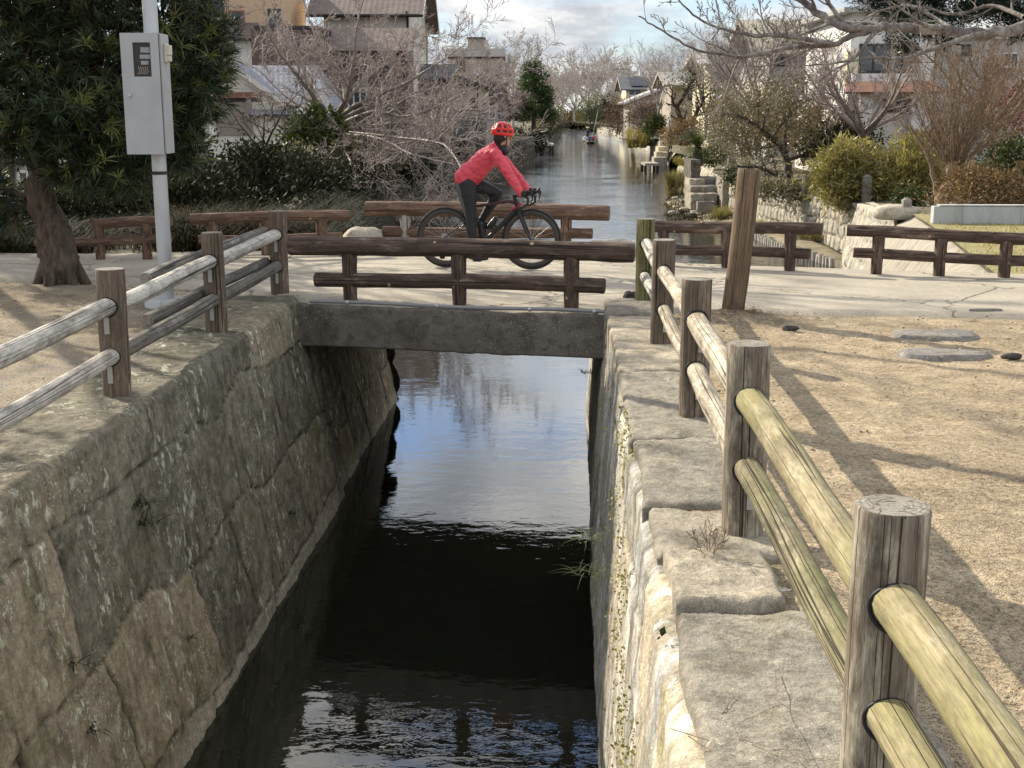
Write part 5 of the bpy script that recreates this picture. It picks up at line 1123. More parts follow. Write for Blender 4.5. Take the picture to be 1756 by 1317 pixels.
shrub('ivy_bush', 'small ivy patch beside the steps', 'bush', 1258, 315, 44, .8, .6, 'leaf_green', 81, 900, .08, 1.5)
shrub('round_bush', 'round bright green clipped bush on the far right bank', 'bush', 1124, 234, 95, 2.0, 1.9, 'leaf_green', 82, 4500, .13, 2)
shrub('round_bush', 'low green mound beside the cycad', 'bush', 1225, 285, 52, 1.8, .8, 'leaf_green', 83, 2200, .09, 2)
shrub('thicket', 'rusty brown twiggy bush at the water edge on the far right bank', 'bush', 1066, 230, 125, 5.0, 3.4, 'leaf_rust', 84, 5500, .2, 3, twig='bark_weep')
shrub('thicket', 'brown bush behind the round green bush', 'bush', 1112, 224, 112, 5.0, 3.3, 'leaf_rust', 85, 5000, .2, 3, twig='bark_weep')
shrub('thicket', 'tan hedge beside the pale gate on the right bank', 'bush', 1170, 248, 70, 2.6, 1.6, 'leaf_brown', 86, 3500, .12, 2.5)
shrub('willow_bush', 'pale green willowy bush at the far bend of the canal', 'bush', 1018, 218, 200, 7.5, 5.5, 'leaf_willow', 87, 6500, .35, 4, droop=.5)
shrub('dark_bush', 'dark evergreen bush before the far leafless tree', 'bush', 1047, 210, 190, 3.4, 4.6, 'leaf_dark', 88, 3500, .3, 2.5)
shrub('dark_bush', 'dark olive bush at the left water edge before the bend', 'bush', 945, 232, 140, 4.5, 4.0, 'leaf_olive', 89, 5000, .22, 2.5)
def gnarled():
    Y = 76; b = at(1178, 246, Y); T = thing('evergreen_tree', 'dark gnarled tree with thin olive crown beside the tiled house on the right', 'tree', b); W = Wood(64)
    sp = spec(kids=[8, 6, 4, 0], rmin=.012, ratio=[.4, .5, .5, .5])
    for pts, r in (([(1182, 246), (1174, 215), (1160, 185), (1150, 165)], .3), ([(1182, 240), (1190, 205), (1200, 180), (1215, 160)], .2), ([(1160, 185), (1180, 150), (1195, 125)], .16)): W.limb(px3(pts, Y), r, .05, sp, t0=.3, k=7)
    W.build('trunk', MAT['bark_dark'], T)
    foliage('crown', MAT['leaf_olive'], T, W.rng, [(*at(1165, 150, Y), 1.0, 1.1, .8), (*at(1200, 140, Y), 1.2, 1.2, .9), (*at(1215, 175, Y + 1), 1.1, 1, .9), (*at(1185, 195, Y + 1.5), 1.1, 1, .8)], 1700, .16, asp=2.2, shell=.3, spread=.5)
gnarled()
def cycad():
    b = at(1196, 276, 49.6); T = thing('cycad', 'dark green cycad with arching feathery fronds on the right bank', 'plant', b); rng = random.Random(5); mb = MB()
    mb.tube([b - Vector((0, 0, .2)), b + Vector((0, 0, .3)), b + Vector((0, 0, .55))], [.2, .19, .14], 10); mb.build('stem', MAT['bark_dark'], T)
    V = []; F = []; tn = []; c = b + Vector((0, 0, .5))
    for i in range(46):
        a = rng.uniform(0, 6.28); el = rng.uniform(-.05, 1.15); L = rng.uniform(.9, 1.45); d = Vector((math.cos(a) * math.cos(el), math.sin(a) * math.cos(el), math.sin(el))); sd = Vector((-math.sin(a), math.cos(a), 0)); p = c.copy(); t_ = rng.random()
        for j in range(15):
            d = (d + Vector((0, 0, -.085))).normalized(); q = p + d * (L / 15); ll = .26 * math.sin(math.pi * (j + 1) / 16) + .03
            for s_ in (-1, 1):
                o = (sd * s_ + d * .45 + Vector((0, 0, .18))).normalized() * ll; bb = len(V); w = d * .028; V += [p, p + w, p + o + w * .6, p + o]; F.append((bb, bb + 1, bb + 2, bb + 3)); tn += [t_ * .8] * 4
            bb = len(V); V += [p - sd * .008, p + sd * .008, q + sd * .008, q - sd * .008]; F.append((bb, bb + 1, bb + 2, bb + 3)); tn += [.9] * 4; p = q
    mkobj('fronds', V, F, MAT['leaf_green'], T, None, {'tint': np.array(tn)}, smooth=False)
cycad()
# grasses
rng = random.Random(3)
def clump(label, cat, pts, n, L, wd, mat, name='grass_clump', **kw):
    o = grass(name, MAT[mat], rng, pts, n, L, wd, **kw); return tag(o, label, cat)
clump('green tuft of grass on the mud shore beside the leaning post', 'grass tuft', [tuple(wpx(1236 + rng.uniform(-14, 14), 382 + rng.uniform(-5, 4)) + Vector((0, 0, .2))) for i in range(14)], 500, .5, .02, 'grass_dry', tmul=.4)
clump('yellow grass band on the mud shore below the pale block wall', 'grass', [tuple(wpx(rng.uniform(1372, 1440), rng.uniform(408, 424)) + Vector((0, 0, .2))) for i in range(60)], 2600, .32, .016, 'grass_dry')
clump('straw coloured reeds at the foot of the rough stone bank', 'reeds', [tuple(at(rng.uniform(1146, 1182), rng.uniform(312, 322), 62 + rng.uniform(-5, 3))) for i in range(40)], 2000, .75, .028, 'grass_dry', name='reed_clump', spread=.25, bend=.5)
clump('yellow reeds at the water edge below the round green bush', 'reeds', [tuple(at(rng.uniform(1078, 1117), rng.uniform(246, 254), 118 + rng.uniform(-8, 8))) for i in range(40)], 1700, 2.1, .06, 'grass_dry', name='reed_clump', spread=.25, bend=.4)
clump('dry grass strip on the rough stone bank', 'grass', [tuple(at(1138 + i * 1.2, 268 + i * .62 + rng.uniform(-4, 4), 100 - i * .7)) for i in range(40)], 1500, .5, .04, 'grass_dry')
lg = [(x, y) for x in np.arange(5.4, 14, .22) for y in np.arange(12, 22, .3) if x > 5.35 + max(0, (y - 13.4)) * .21]
o = grass('lawn_grass', MAT['grass_dry'], rng, [(x + rng.uniform(-.1, .1), y + rng.uniform(-.1, .1), 0) for x, y in lg if y > 13.4 - (x - 5.3) * .3], 9000, .07, .012, jitter=.15); tag(o, kind='stuff')
# left bank: arching grasses and dark hedge mass
clump('brown green arching grass clump behind the far log railing on the left', 'grass', [tuple(gz(rng.uniform(300, 430), 452) * 0 + Vector((rng.uniform(-4.6, -3.0), rng.uniform(16.0, 18.5), -.05))) for i in range(60)], 5200, .72, .013, 'grass_brown', spread=.35, bend=.9, jitter=.15)
clump('low brown green grass bank behind the grey brown railing', 'grass', [(rng.uniform(-8.5, -4.2), rng.uniform(15.6, 18.5), -.05) for i in range(110)], 7500, .5, .013, 'grass_brown', spread=.4, bend=1.0, jitter=.18, tmul=.75)
clump('dark grass hanging over the bank edge left of the far bridge railing', 'grass', [(-2.3 - .14 * i * .3 + rng.uniform(-.5, .1), 16.6 + i * .3, -.15) for i in range(26)], 2200, .7, .014, 'grass_brown', spread=.45, bend=1.1, jitter=.15, tmul=.5)
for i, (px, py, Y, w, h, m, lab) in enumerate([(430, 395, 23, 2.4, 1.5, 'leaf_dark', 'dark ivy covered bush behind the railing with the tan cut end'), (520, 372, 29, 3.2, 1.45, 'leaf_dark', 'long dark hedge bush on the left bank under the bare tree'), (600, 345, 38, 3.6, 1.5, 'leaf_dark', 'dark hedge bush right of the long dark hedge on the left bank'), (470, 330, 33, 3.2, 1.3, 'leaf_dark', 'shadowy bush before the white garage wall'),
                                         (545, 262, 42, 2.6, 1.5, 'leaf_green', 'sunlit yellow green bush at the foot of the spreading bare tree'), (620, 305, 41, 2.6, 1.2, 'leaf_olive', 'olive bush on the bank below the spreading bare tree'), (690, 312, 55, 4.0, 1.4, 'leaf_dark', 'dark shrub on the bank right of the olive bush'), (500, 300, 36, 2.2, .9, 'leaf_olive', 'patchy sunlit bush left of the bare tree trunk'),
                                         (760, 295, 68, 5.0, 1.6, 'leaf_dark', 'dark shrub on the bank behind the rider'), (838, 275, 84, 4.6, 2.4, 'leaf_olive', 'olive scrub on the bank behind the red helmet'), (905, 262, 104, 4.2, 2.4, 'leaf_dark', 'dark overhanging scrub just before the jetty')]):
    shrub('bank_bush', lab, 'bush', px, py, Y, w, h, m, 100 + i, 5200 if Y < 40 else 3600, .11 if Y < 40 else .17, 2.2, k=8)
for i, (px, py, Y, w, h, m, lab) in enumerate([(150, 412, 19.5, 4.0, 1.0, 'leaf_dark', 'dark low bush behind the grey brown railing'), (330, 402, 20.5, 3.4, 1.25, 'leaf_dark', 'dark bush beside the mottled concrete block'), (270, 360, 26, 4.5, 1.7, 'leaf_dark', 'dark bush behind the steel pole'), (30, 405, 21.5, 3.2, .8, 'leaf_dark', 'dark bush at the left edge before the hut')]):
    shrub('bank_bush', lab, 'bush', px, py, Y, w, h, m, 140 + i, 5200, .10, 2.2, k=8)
# background trees
bare('weeping tree with mauve brown hanging twigs left of the canal', at(868, 238, 88), 4.7, 1.0, 91, 'bark_weep', spec(kids=[14, 11, 7, 0], up=[-.04, -.14, -.2, -.2], rmin=.014, ratio=[.5, .55, .5, .5]), 11, trunkf=.42)
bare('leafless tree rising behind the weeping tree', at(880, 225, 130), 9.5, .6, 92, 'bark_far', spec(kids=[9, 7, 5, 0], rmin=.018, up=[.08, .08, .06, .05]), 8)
def conifer(label, px, py, Y, w, h, seed, mat='leaf_green'):
    rng = random.Random(seed); b = at(px, py, Y); T = thing('conifer', label, 'tree', b); W = Wood(seed); W.tube([b, b + Vector((0, 0, h * .5)), b + Vector((0, 0, h))], [.16, .1, .03], 7); bl = []
    for i in range(26):
        f = rng.random() ** .8; a = rng.uniform(0, 6.28); rr = w * .5 * (1 - f * .85) * rng.uniform(.45, .8); p = b + Vector((math.cos(a) * rr, math.sin(a) * rr, h * (.14 + .84 * f))); bl.append((*p, w * .17, w * .17, h * .075)); W.tube([b + Vector((0, 0, h * (.1 + .8 * f))), p], [.04, .015], 4)
    foliage('crown', MAT[mat], T, rng, bl, 7500, .2, asp=2.6, spread=.5, shell=.3); W.build('trunk', MAT['bark_dark'], T)
conifer('bushy dark green conifer on the left bank above the jetty', 915, 222, 86, 3.3, 4.3, 93, 'leaf_conifer')
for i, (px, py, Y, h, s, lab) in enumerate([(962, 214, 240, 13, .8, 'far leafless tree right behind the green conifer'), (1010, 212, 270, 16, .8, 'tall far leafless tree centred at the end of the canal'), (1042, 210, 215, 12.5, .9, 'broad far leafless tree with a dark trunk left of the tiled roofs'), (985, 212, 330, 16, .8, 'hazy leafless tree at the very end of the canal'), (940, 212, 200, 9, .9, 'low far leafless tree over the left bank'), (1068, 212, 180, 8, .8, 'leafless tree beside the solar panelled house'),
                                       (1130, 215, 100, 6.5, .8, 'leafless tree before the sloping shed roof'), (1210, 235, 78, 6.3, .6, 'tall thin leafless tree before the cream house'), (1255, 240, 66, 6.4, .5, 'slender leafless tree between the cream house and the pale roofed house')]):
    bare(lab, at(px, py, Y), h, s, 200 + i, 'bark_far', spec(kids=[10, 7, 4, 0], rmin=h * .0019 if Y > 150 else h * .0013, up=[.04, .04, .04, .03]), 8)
for i, (px, Y, w, h, m, lab) in enumerate([(930, 330, 12, 2.6, 'leaf_willow', 'pale green far bush at the left of the canal end'), (962, 345, 10, 2.0, 'leaf_willow', 'pale far bush in the middle of the canal end'), (1000, 340, 12, 3.2, 'leaf_brown', 'brown far bush at the right of the canal end'), (895, 300, 16, 8, 'leaf_rust', 'brown far bush on the left bank by the bend')]):
    shrub('far_bush', lab, 'bush', px, 213, Y, w, h, m, 300 + i, 3500, .7, 2.2, k=9)
for i, (px, Y, h, s, lab) in enumerate([(905, 340, 18, .8, 'faint leafless tree over the left bend'), (1100, 330, 17, .8, 'faint leafless tree behind the sloping shed'), (945, 380, 18, .8, 'faint leafless tree in the middle of the canal end')]):
    bare(lab, at(px, 213, Y), h, s, 230 + i, 'bark_far', spec(kids=[11, 8, 5, 0], rmin=h * .0022, up=[.04, .04, .04, .03]), 8)
# dark pine, upper right, behind the silvery limbs
def pine():
    b = Vector((13.2, 30, 0)); T = thing('pine_tree', 'dark pine with layered needle pads at the top right behind the silvery limbs', 'tree', b); W = Wood(66); rng = W.rng
    W.limb([b, b + Vector((-.2, 0, 2)), b + Vector((-.6, 0, 4)), b + Vector((-.9, .2, 6.5))], .24, .1, spec(kids=[0]), t0=.95, k=9); bl = []
    for px, py, rx, rz in ((1500, 0, .45, .25), (1545, 20, .5, .3), (1590, 5, .6, .35), (1545, 70, .3, .14), (1580, 55, .5, .2), (1640, 30, .5, .25), (1690, 12, .6, .3), (1740, 30, .5, .3), (1750, 62, .35, .14), (1480, -30, .6, .3), (1560, -40, .8, .4), (1660, -40, .8, .4), (1745, -30, .8, .4), (1620, 72, .25, .1), (1555, 88, .25, .1)):
        p = at(px, py, 30 + rng.uniform(-.6, .6)); bl.append((*p, rx, rx, rz)); W.tube([p + Vector((.5, .3, -.05)), p], [.02, .012], 5)
    foliage('crown', MAT['leaf_pine'], T, rng, bl, 30000, .14, asp=6, clump=22, spread=.45, shell=.1, updir=.8); W.build('trunk', MAT['bark_dark'], T)
pine()
podocarpus('evergreen shading the path at the far left', (-8.8, 18.6, 0), [(-8.8, 18.6, -.1), (-8.8, 18.6, 1.5), (-8.7, 18.7, 3.4)], [(-8.6, 18.2, 3.0, 1.3, 1.3, .9, 1.2), (-7.9, 17.8, 3.9, .9, .9, .7, .8), (-9.6, 19.2, 4.1, 1.1, 1.1, .8, .9), (-9.4, 17.6, 2.2, 1.1, 1.1, .7, .8)], 130, 19)
podocarpus('slim evergreen behind the stout leaning trunk at the far left', (-6.7, 16.7, 0), [(-6.7, 16.7, -.1), (-6.7, 16.7, 1.0), (-6.6, 16.8, 2.4)], [(-6.7, 16.5, 2.3, 1.2, 1.2, .7, 1.2), (-6.0, 16.0, 2.6, .8, .8, .6, .8), (-7.4, 17.3, 2.8, .9, .9, .6, .9), (-6.0, 17.3, 3.2, .9, .9, .6, .7), (-7.3, 16.0, 3.4, .8, .8, .6, .7)], 170, 39)
podocarpus('tall evergreen standing far out to the left', (-12.6, 21.6, 0), [(-12.6, 21.6, -.1), (-12.6, 21.6, 2.5), (-12.5, 21.7, 5.4)], [(-12.4, 21.2, 5.0, 1.6, 1.6, 1.1, 1.2), (-11.7, 20.8, 6.4, 1.4, 1.4, 1.1, .9), (-13.4, 22.2, 6.6, 1.4, 1.4, 1.0, .9), (-12.4, 21.6, 7.6, 1.0, 1.0, .8, .6), (-11.2, 20.3, 3.9, 1.1, 1.1, .9, .7)], 130, 29)
shrub('thicket', 'brown bush between the small leaved tree and the fanned leafless tree', 'bush', 1388, 282, 46, 4.2, 2.7, 'leaf_brown', 95, 5200, .13, 2.2)
# small growths on the sluice walls
def wallgrowth():
    pts = [(1075, 720), (1068, 760), (1072, 800), (1062, 870), (1066, 930), (1068, 985), (1072, 1010), (1063, 1080), (1070, 1130), (1076, 1190), (1078, 1225), (1066, 1280), (1085, 1290)]
    bl_ = []
    for i, (px, py) in enumerate(pts):
        d = ray(px, py); tt = None
        for q in range(400):                           # walk to the wall face
            p = CAMP + d * (1.5 + q * .03)
            if p.x > (xr_top(p.y) + (xr_wat(p.y) - xr_top(p.y)) * min(1, max(0, -p.z / 1.97))) - .012: tt = p; break
        if tt is None: continue
        bl_.append((tt.x - .006, tt.y, tt.z, .02, .10, .09))
    o = foliage('moss', MAT['moss'], None, rng, bl_, 1100, .016, asp=1.5, clump=5, spread=.8); tag(o, kind='stuff')
wallgrowth()
def sprig(label, px, py, Y, n, L, mat, name='weed', wd=.008, drop=0):
    p = at(px, py, Y); o = grass(name, MAT[mat], rng, [tuple(p)], n, L, wd, jitter=.015, spread=.7, bend=1.2); tag(o, label, 'weed')
gp = gz(1218, 964, .02)
W = Wood(5); sp = spec(levels=3, kids=[6, 4, 0], rmin=.0011, seg=[5, 4, 3], ratio=[.6, .5, .5], wob=[.2, .2, .2], up=[.03, .03, .03], ang=[(20, 50)] * 3)
for i in range(5): W.grow(gp, Vector((rng.uniform(-.6, .6), rng.uniform(-.6, .6), 1)), .14, .0026, 0, sp)
tag(W.build('dry_twig_plant', MAT['bark_brown']), 'tiny leafless seedling standing on the coping stone before the fence post', 'plant')
W = Wood(6)
for a, b in (((1150, 1250), (1330, 1317)), ((1180, 1262), (1290, 1330)), ((1215, 1245), (1250, 1190)), ((1240, 1260), (1400, 1330)), ((1330, 1150), (1345, 1300))):
    A, B = gz(*a, .03), gz(*b, .03); W.grow(A, (B - A), (B - A).length, .0018, 0, spec(levels=2, seg=[6, 4], kids=[3, 0], rmin=.0009, up=[0, 0], wob=[.12, .2], ratio=[.35, .4], flat=.15))
tag(W.build('dry_creeper', MAT['bark_brown']), 'dry creeper stems lying on the nearest coping stone', 'plant')
p = at(1125, 1082, 3.95); o = foliage('leafy_sprig', MAT['leaf_green'], None, rng, [(p.x, p.y, p.z, .02, .02, .02)], 5, .034, asp=1.3, clump=3, spread=.9); tag(o, 'small bright green leaf growing from the sunlit wall edge', 'plant')
def ray_left(px, py):
    d = ray(px, py)
    for q in range(900):
        p = CAMP + d * (1.5 + q * .02)
        f = min(1, max(0, -p.z / 1.97))
        if p.x < xl_top(p.y) + (xl_wat(p.y) - xl_top(p.y)) * f + .02: return p
    return None
for i, (px, py, n, L) in enumerate([(235, 870, 26, .10), (245, 900, 22, .12), (515, 745, 18, .10), (345, 1060, 10, .06), (322, 1098, 9, .06), (120, 1145, 14, .09), (160, 1250, 14, .09), (500, 880, 12, .09), (560, 730, 14, .1)]):
    p = ray_left(px, py)
    if p: o = grass('weed', MAT['leaf_dark'], rng, [tuple(p)], n, L, .008, jitter=.03, spread=.9, bend=1.6); tag(o, 'small dark weed hanging from a joint of the shaded sluice wall', 'weed', 'weeds on the shaded wall')
for px, py in ((1010, 925), (1012, 985), (1003, 640)):
    d = ray(px, py); Yq = 5.6 if py > 700 else 10.9; p = at(px, py, Yq); o = grass('weed', MAT['leaf_green'], rng, [tuple(p)], 30, .07, .006, jitter=.03, spread=.9, bend=1.6); tag(o, 'green weed hanging over the water from the right sluice wall', 'weed', 'weeds on the right wall')
# fallen leaves and twigs on the sand
def litter():
    V = []; F = []; tn = []
    def leaf(x, y, z, s):
        a = rng.uniform(0, 6.28); t = rng.uniform(-.4, .4); c, sn = math.cos(a) * s, math.sin(a) * s; b = len(V)
        V.extend([(x - c, y - sn, z), (x + sn * .5, y - c * .5, z + abs(t) * s * .6), (x + c, y + sn, z + s * .15), (x - sn * .5, y + c * .5, z + abs(t) * s * .3)]); F.append((b, b + 1, b + 2, b + 3)); tn.extend([rng.random()] * 4)
    for i in range(1500):
        a = rng.uniform(0, 6.28); r = abs(rng.gauss(0, .42)); x, y = MOUND.x + .15 + math.cos(a) * r * 1.5, MOUND.y - .2 + math.sin(a) * r * .8; leaf(x, y, .10 * math.exp(-((math.hypot(x - MOUND.x, y - MOUND.y)) / .42) ** 2) + rng.uniform(-.005, .012), rng.uniform(.006, .016))
    for i in range(700): leaf(rng.gauss(3.6, .55), rng.gauss(9.35, .28), .012, rng.uniform(.005, .014))
    for q in range(26):
        cx_, cy_ = rng.uniform(1.2, 6.5), rng.uniform(2.2, 10.4)
        for i in range(rng.randrange(15, 90)): leaf(rng.gauss(cx_, .22), rng.gauss(cy_, .16), rng.uniform(0, .02), rng.uniform(.004, .014))
    for i in range(2200):
        x = rng.uniform(1.1, 8); y = rng.uniform(1.5, 10.6); leaf(x, y, rng.uniform(.0, .02), rng.uniform(.003, .011))
    for i in range(900): leaf(rng.uniform(-7, -2.7), rng.uniform(4, 12.5), rng.uniform(0, .02), rng.uniform(.004, .012))
    o = mkobj('leaf_litter', V, F, MAT['litter'], None, None, {'tint': np.array(tn)}, smooth=False); tag(o, kind='stuff')
litter()

def pebbles():
    V = []; F = []; tn = []
    oct_ = [(1, 0, 0), (0, 1, 0), (-1, 0, 0), (0, -1, 0), (0, 0, 1), (0, 0, -1)]; of = [(0, 1, 4), (1, 2, 4), (2, 3, 4), (3, 0, 4), (1, 0, 5), (2, 1, 5), (3, 2, 5), (0, 3, 5)]
    for i in range(5200):
        if i < 3600: x, y = rng.uniform(1.0, 7.5), 1.2 + 9.6 * rng.random() ** .8
        else: x, y = rng.uniform(-7, -2.5), rng.uniform(3.5, 12.8)
        s = .003 + .012 * rng.random() ** 4; a = rng.uniform(0, 3); b = len(V); ca, sa = math.cos(a), math.sin(a)
        for o in oct_:
            ox, oy, oz = o[0] * s * rng.uniform(.8, 1.5), o[1] * s * rng.uniform(.6, 1.1), o[2] * s * .6; V.append((x + ox * ca - oy * sa, y + ox * sa + oy * ca, oz + .002))
        F += [tuple(q + b for q in f) for f in of]; tn += [rng.random()] * 6
    m = NT('pebble'); m.fin(m.ramp(m.attr('tint'), [(0.0, (0.13, 0.11, 0.09)), (0.5, (0.36, 0.29, 0.2)), (1.0, (0.58, 0.52, 0.42))]), .9, None, 0, .2)
    o = mkobj('gravel', V, F, m.mat, None, None, {'tint': np.array(tn)}); tag(o, kind='stuff')
pebbles()

def shore_rubble():
    for i in range(26):
        p = wpx(rng.uniform(1140, 1262), 0) if False else wpx(rng.uniform(1150, 1255), rng.uniform(338, 384)); s_ = rng.uniform(.1, .32)
        rock('shore_stone', 'rough stone lying on the mud shore below the steps', (p.x, p.y, WATER + .17), (s_ * 1.4, s_, s_ * .7), 40 + i, MAT['rock'] if i % 3 else MAT['darkrock'], 14, 'stones on the mud shore', cat='stone')
shore_rubble()
clump('dry grass scattered over the mud shore below the steps', 'grass', [tuple(wpx(rng.uniform(1150, 1250), rng.uniform(336, 388)) + Vector((0, 0, .15))) for i in range(60)], 1500, .28, .02, 'grass_brown', jitter=.2)
clump('sparse straw grass along the foot of the pale block wall', 'grass', [tuple(wpx(rng.uniform(1270, 1450), 0 + rng.uniform(392, 400)) + Vector((0, 0, .15))) for i in range(50)], 1500, .3, .018, 'grass_dry', jitter=.25)
# ---------------------------------------------------------------- buildings
class House:
    def __init__(s, name, label, pxL, pxR, Y, ytop, depth, mat, rot=0.0, zb=-.7, cat='house', wall='wall'):
        s.o = at(pxL, 200, Y); s.o.z = 0; s.ux = Vector((math.cos(rot), math.sin(rot), 0)); s.uy = Vector((-math.sin(rot), math.cos(rot), 0)); s.zb = zb
        s.T = thing(name, label, cat, (s.o.x, s.o.y, zb)); s.depth = depth; s.h = s.pt(pxL, ytop).z; s.w = s.loc(pxR, 200)[0]; s.d = depth
        s.wallobj = s.block(wall, 0, s.w, zb, s.h, 0, depth, mat)
    def P(s, a, z, d=0.0): return s.o + s.ux * a + s.uy * d + Vector((0, 0, z))
    def pt(s, px, py, d=0.0):
        r = ray(px, py); o = s.o + s.uy * d; return CAMP + r * ((o - CAMP).dot(s.uy) / r.dot(s.uy))
    def loc(s, px, py, d=0.0): p = s.pt(px, py, d) - s.o; return p.dot(s.ux), p.z
    def block(s, name, a0, a1, z0, z1, d0, d1, mat, parent=None, smooth=False):
        mb = MB(); c = [s.P(a, z, d) for z in (z0, z1) for d in (d0, d1) for a in (a0, a1)]
        lc = [(a, z, d) for z in (z0, z1) for d in (d0, d1) for a in (a0, a1)]
        mb.add(c, [(0, 2, 3, 1), (4, 5, 7, 6), (0, 1, 5, 4), (2, 6, 7, 3), (0, 4, 6, 2), (1, 3, 7, 5)], 0, lc); return mb.build(name, mat, parent or s.T, False)
    def pblock(s, name, px0, px1, py0, py1, d0, d1, mat, parent=None):
        a0, z1 = s.loc(px0, py0, d0); a1, z0 = s.loc(px1, py1, d0); return s.block(name, a0, a1, z0, z1, d0, d1, mat, parent)
    def win(s, px0, py0, px1, py1, frame='trim_white', fw=.06, mull=1, glass='glass', name='window', d=0.0):
        a0, z1 = s.loc(px0, py0, d); a1, z0 = s.loc(px1, py1, d); mb = MB(); lst = [(a0, a0 + fw, z0, z1), (a1 - fw, a1, z0, z1), (a0 + fw, a1 - fw, z1 - fw, z1), (a0 + fw, a1 - fw, z0, z0 + fw)]
        for m in range(1, mull + 1):
            x = a0 + (a1 - a0) * m / (mull + 1); lst.append((x - fw / 2, x + fw / 2, z0 + fw, z1 - fw))
        for q in lst:
            mb.add([s.P(a, z, dd) for z in q[2:] for dd in (d - .06, d + .02) for a in q[:2]], [(0, 2, 3, 1), (4, 5, 7, 6), (0, 1, 5, 4), (2, 6, 7, 3), (0, 4, 6, 2), (1, 3, 7, 5)])
        f = mb.build(name, MAT[frame], s.T, False); s.block('pane', a0 + fw * .5, a1 - fw * .5, z0 + fw * .5, z1 - fw * .5, d - .025, d + .0, MAT[glass], f)
        s.block('sill', a0 - .05, a1 + .05, z0 - .06, z0 - .002, d - .1, d + .01, MAT[frame], f); return f
    def slope(s, mb, e0, e1, r1, r0, th=.14, mi=0):
        """roof plane from eave e0-e1 to ridge r0-r1 (a,z,d)"""
        E0, E1, R1, R0 = [s.P(q[0], q[1], q[2]) for q in (e0, e1, r1, r0)]; n = (E1 - E0).cross(R0 - E0).normalized(); n = n if n.z > 0 else -n; L = (E1 - E0).length; S = (R0 - E0).length
        V = [E0, E1, R1, R0] + [q - n * th for q in (E0, E1, R1, R0)]; lc = [(0, 0, 0), (L, 0, 0), (L, S, 0), (0, S, 0)] * 2
        mb.add(V, [(0, 1, 2, 3), (7, 6, 5, 4), (0, 4, 5, 1), (1, 5, 6, 2), (2, 6, 7, 3), (3, 7, 4, 0)], mi, lc)
    def gable_x(s, rise, over, mat, trim='plaster_taupe', a0=0, a1=None, wallmat=None):
        """ridge parallel to the front"""
        a1 = s.w if a1 is None else a1; h, d = s.h, s.d; k = rise / (d / 2); mb = MB(); z = h - k * over
        s.slope(mb, (a0 - over, z, -over), (a1 + over, z, -over), (a1 + over, h + rise, d / 2), (a0 - over, h + rise, d / 2)); s.slope(mb, (a1 + over, z, d + over), (a0 - over, z, d + over), (a0 - over, h + rise + .003, d / 2), (a1 + over, h + rise + .003, d / 2))
        r = mb.build('roof', mat, s.T, False); mb = MB()
        for a in (a0, a1 - .12):
            mb = MB(); mb.prism([s.P(a, h - .02, .02), s.P(a, h - .02, d - .02), s.P(a, h + rise - .16, d / 2)], s.ux * .12); mb.build('gable_wall', wallmat, s.T, False)
        for a in (a0 - over - .03, a1 + over):
            for dd in (-over, d + over):
                mb = MB(); q = [s.P(a, z - .22, dd), s.P(a, z + .03, dd), s.P(a, h + rise + .03, d / 2), s.P(a, h + rise - .22, d / 2)]; mb.prism(q, s.ux * .03); mb.build('bargeboard', MAT[trim], s.T, False)
        return r
    def gable_y(s, rise, over, mat, wallmat, a0=0, a1=None, apex=.5, trim='trim_white'):
        """ridge runs away from the camera, gable faces it"""
        a1 = s.w if a1 is None else a1; h, d = s.h, s.d; am = a0 + (a1 - a0) * apex; mb = MB(); kl = rise / (am - a0); kr = rise / (a1 - am)
        s.slope(mb, (a0 - over, h - kl * over, -over), (a0 - over, h - kl * over, d + over), (am, h + rise, d + over), (am, h + rise, -over)); s.slope(mb, (a1 + over, h - kr * over, d + over), (a1 + over, h - kr * over, -over), (am, h + rise + .003, -over), (am, h + rise + .003, d + over))
        r = mb.build('roof', mat, s.T, False); mb = MB(); mb.prism([s.P(a0 + .02, h - .02, .01), s.P(a1 - .02, h - .02, .01), s.P(am, h + rise - .15, .01)], s.uy * .12); mb.build('gable_wall', wallmat, s.T, False)
        for ae, ke in ((a0 - over, kl), (a1 + over, kr)):
            mb = MB(); mb.prism([s.P(ae, h - ke * over - .2, -over - .03), s.P(am, h + rise - .2, -over - .03), s.P(am, h + rise + .02, -over - .03), s.P(ae, h - ke * over + .02, -over - .03)], s.uy * .03); mb.build('bargeboard', MAT[trim], s.T, False)
        return r
# left side
H = House('garage', 'low white garage with a grey roller shutter and blue grey tiled roof', 318, 482, 50, 168, 6, MAT['siding_white'])
H.gable_y(at(400, 106, 50).z - H.h, .25, MAT['tile_blue'], MAT['siding_white'])
H.pblock('fascia_band', 372, 446, 158, 168, -.28, -.0, MAT['trim_brown']); H.pblock('recess_shade', 366, 440, 168.5, 175, -.06, .0, MAT['trim_dark']); H.pblock('shutter', 369, 433, 175, 232, -.07, -.01, MAT['shutter'])  # dark strip under the band paints the shade of the shutter recess
a1 = H.loc(565, 190)[0]; H.block('side_wing', H.w + .01, a1, -.7, H.h - .4, .3, 5.6, MAT['plaster_white'])
mb = MB(); zr = at(470, 112, 53).z; H.slope(mb, (H.w - 1.2, H.h - .62, -.3), (a1 + .35, H.h - .62, -.3), (a1 - .9, zr, 3), (H.w - 1.8, zr, 3)); H.slope(mb, (a1 + .35, H.h - .62, -.3), (a1 + .35, H.h - .62, 6), (a1 - .9, zr + .003, 3.4), (a1 - .9, zr + .003, 3)); mb.build('roof', MAT['tile_blue'], H.T, False)
H.win(498, 186, 522, 205, 'trim_white', .05, 1, d=.3)
H = House('apartment_house', 'beige rendered house with a dark railed balcony at the top left', 300, 484, 60, -70, 8, MAT['plaster_beige'])
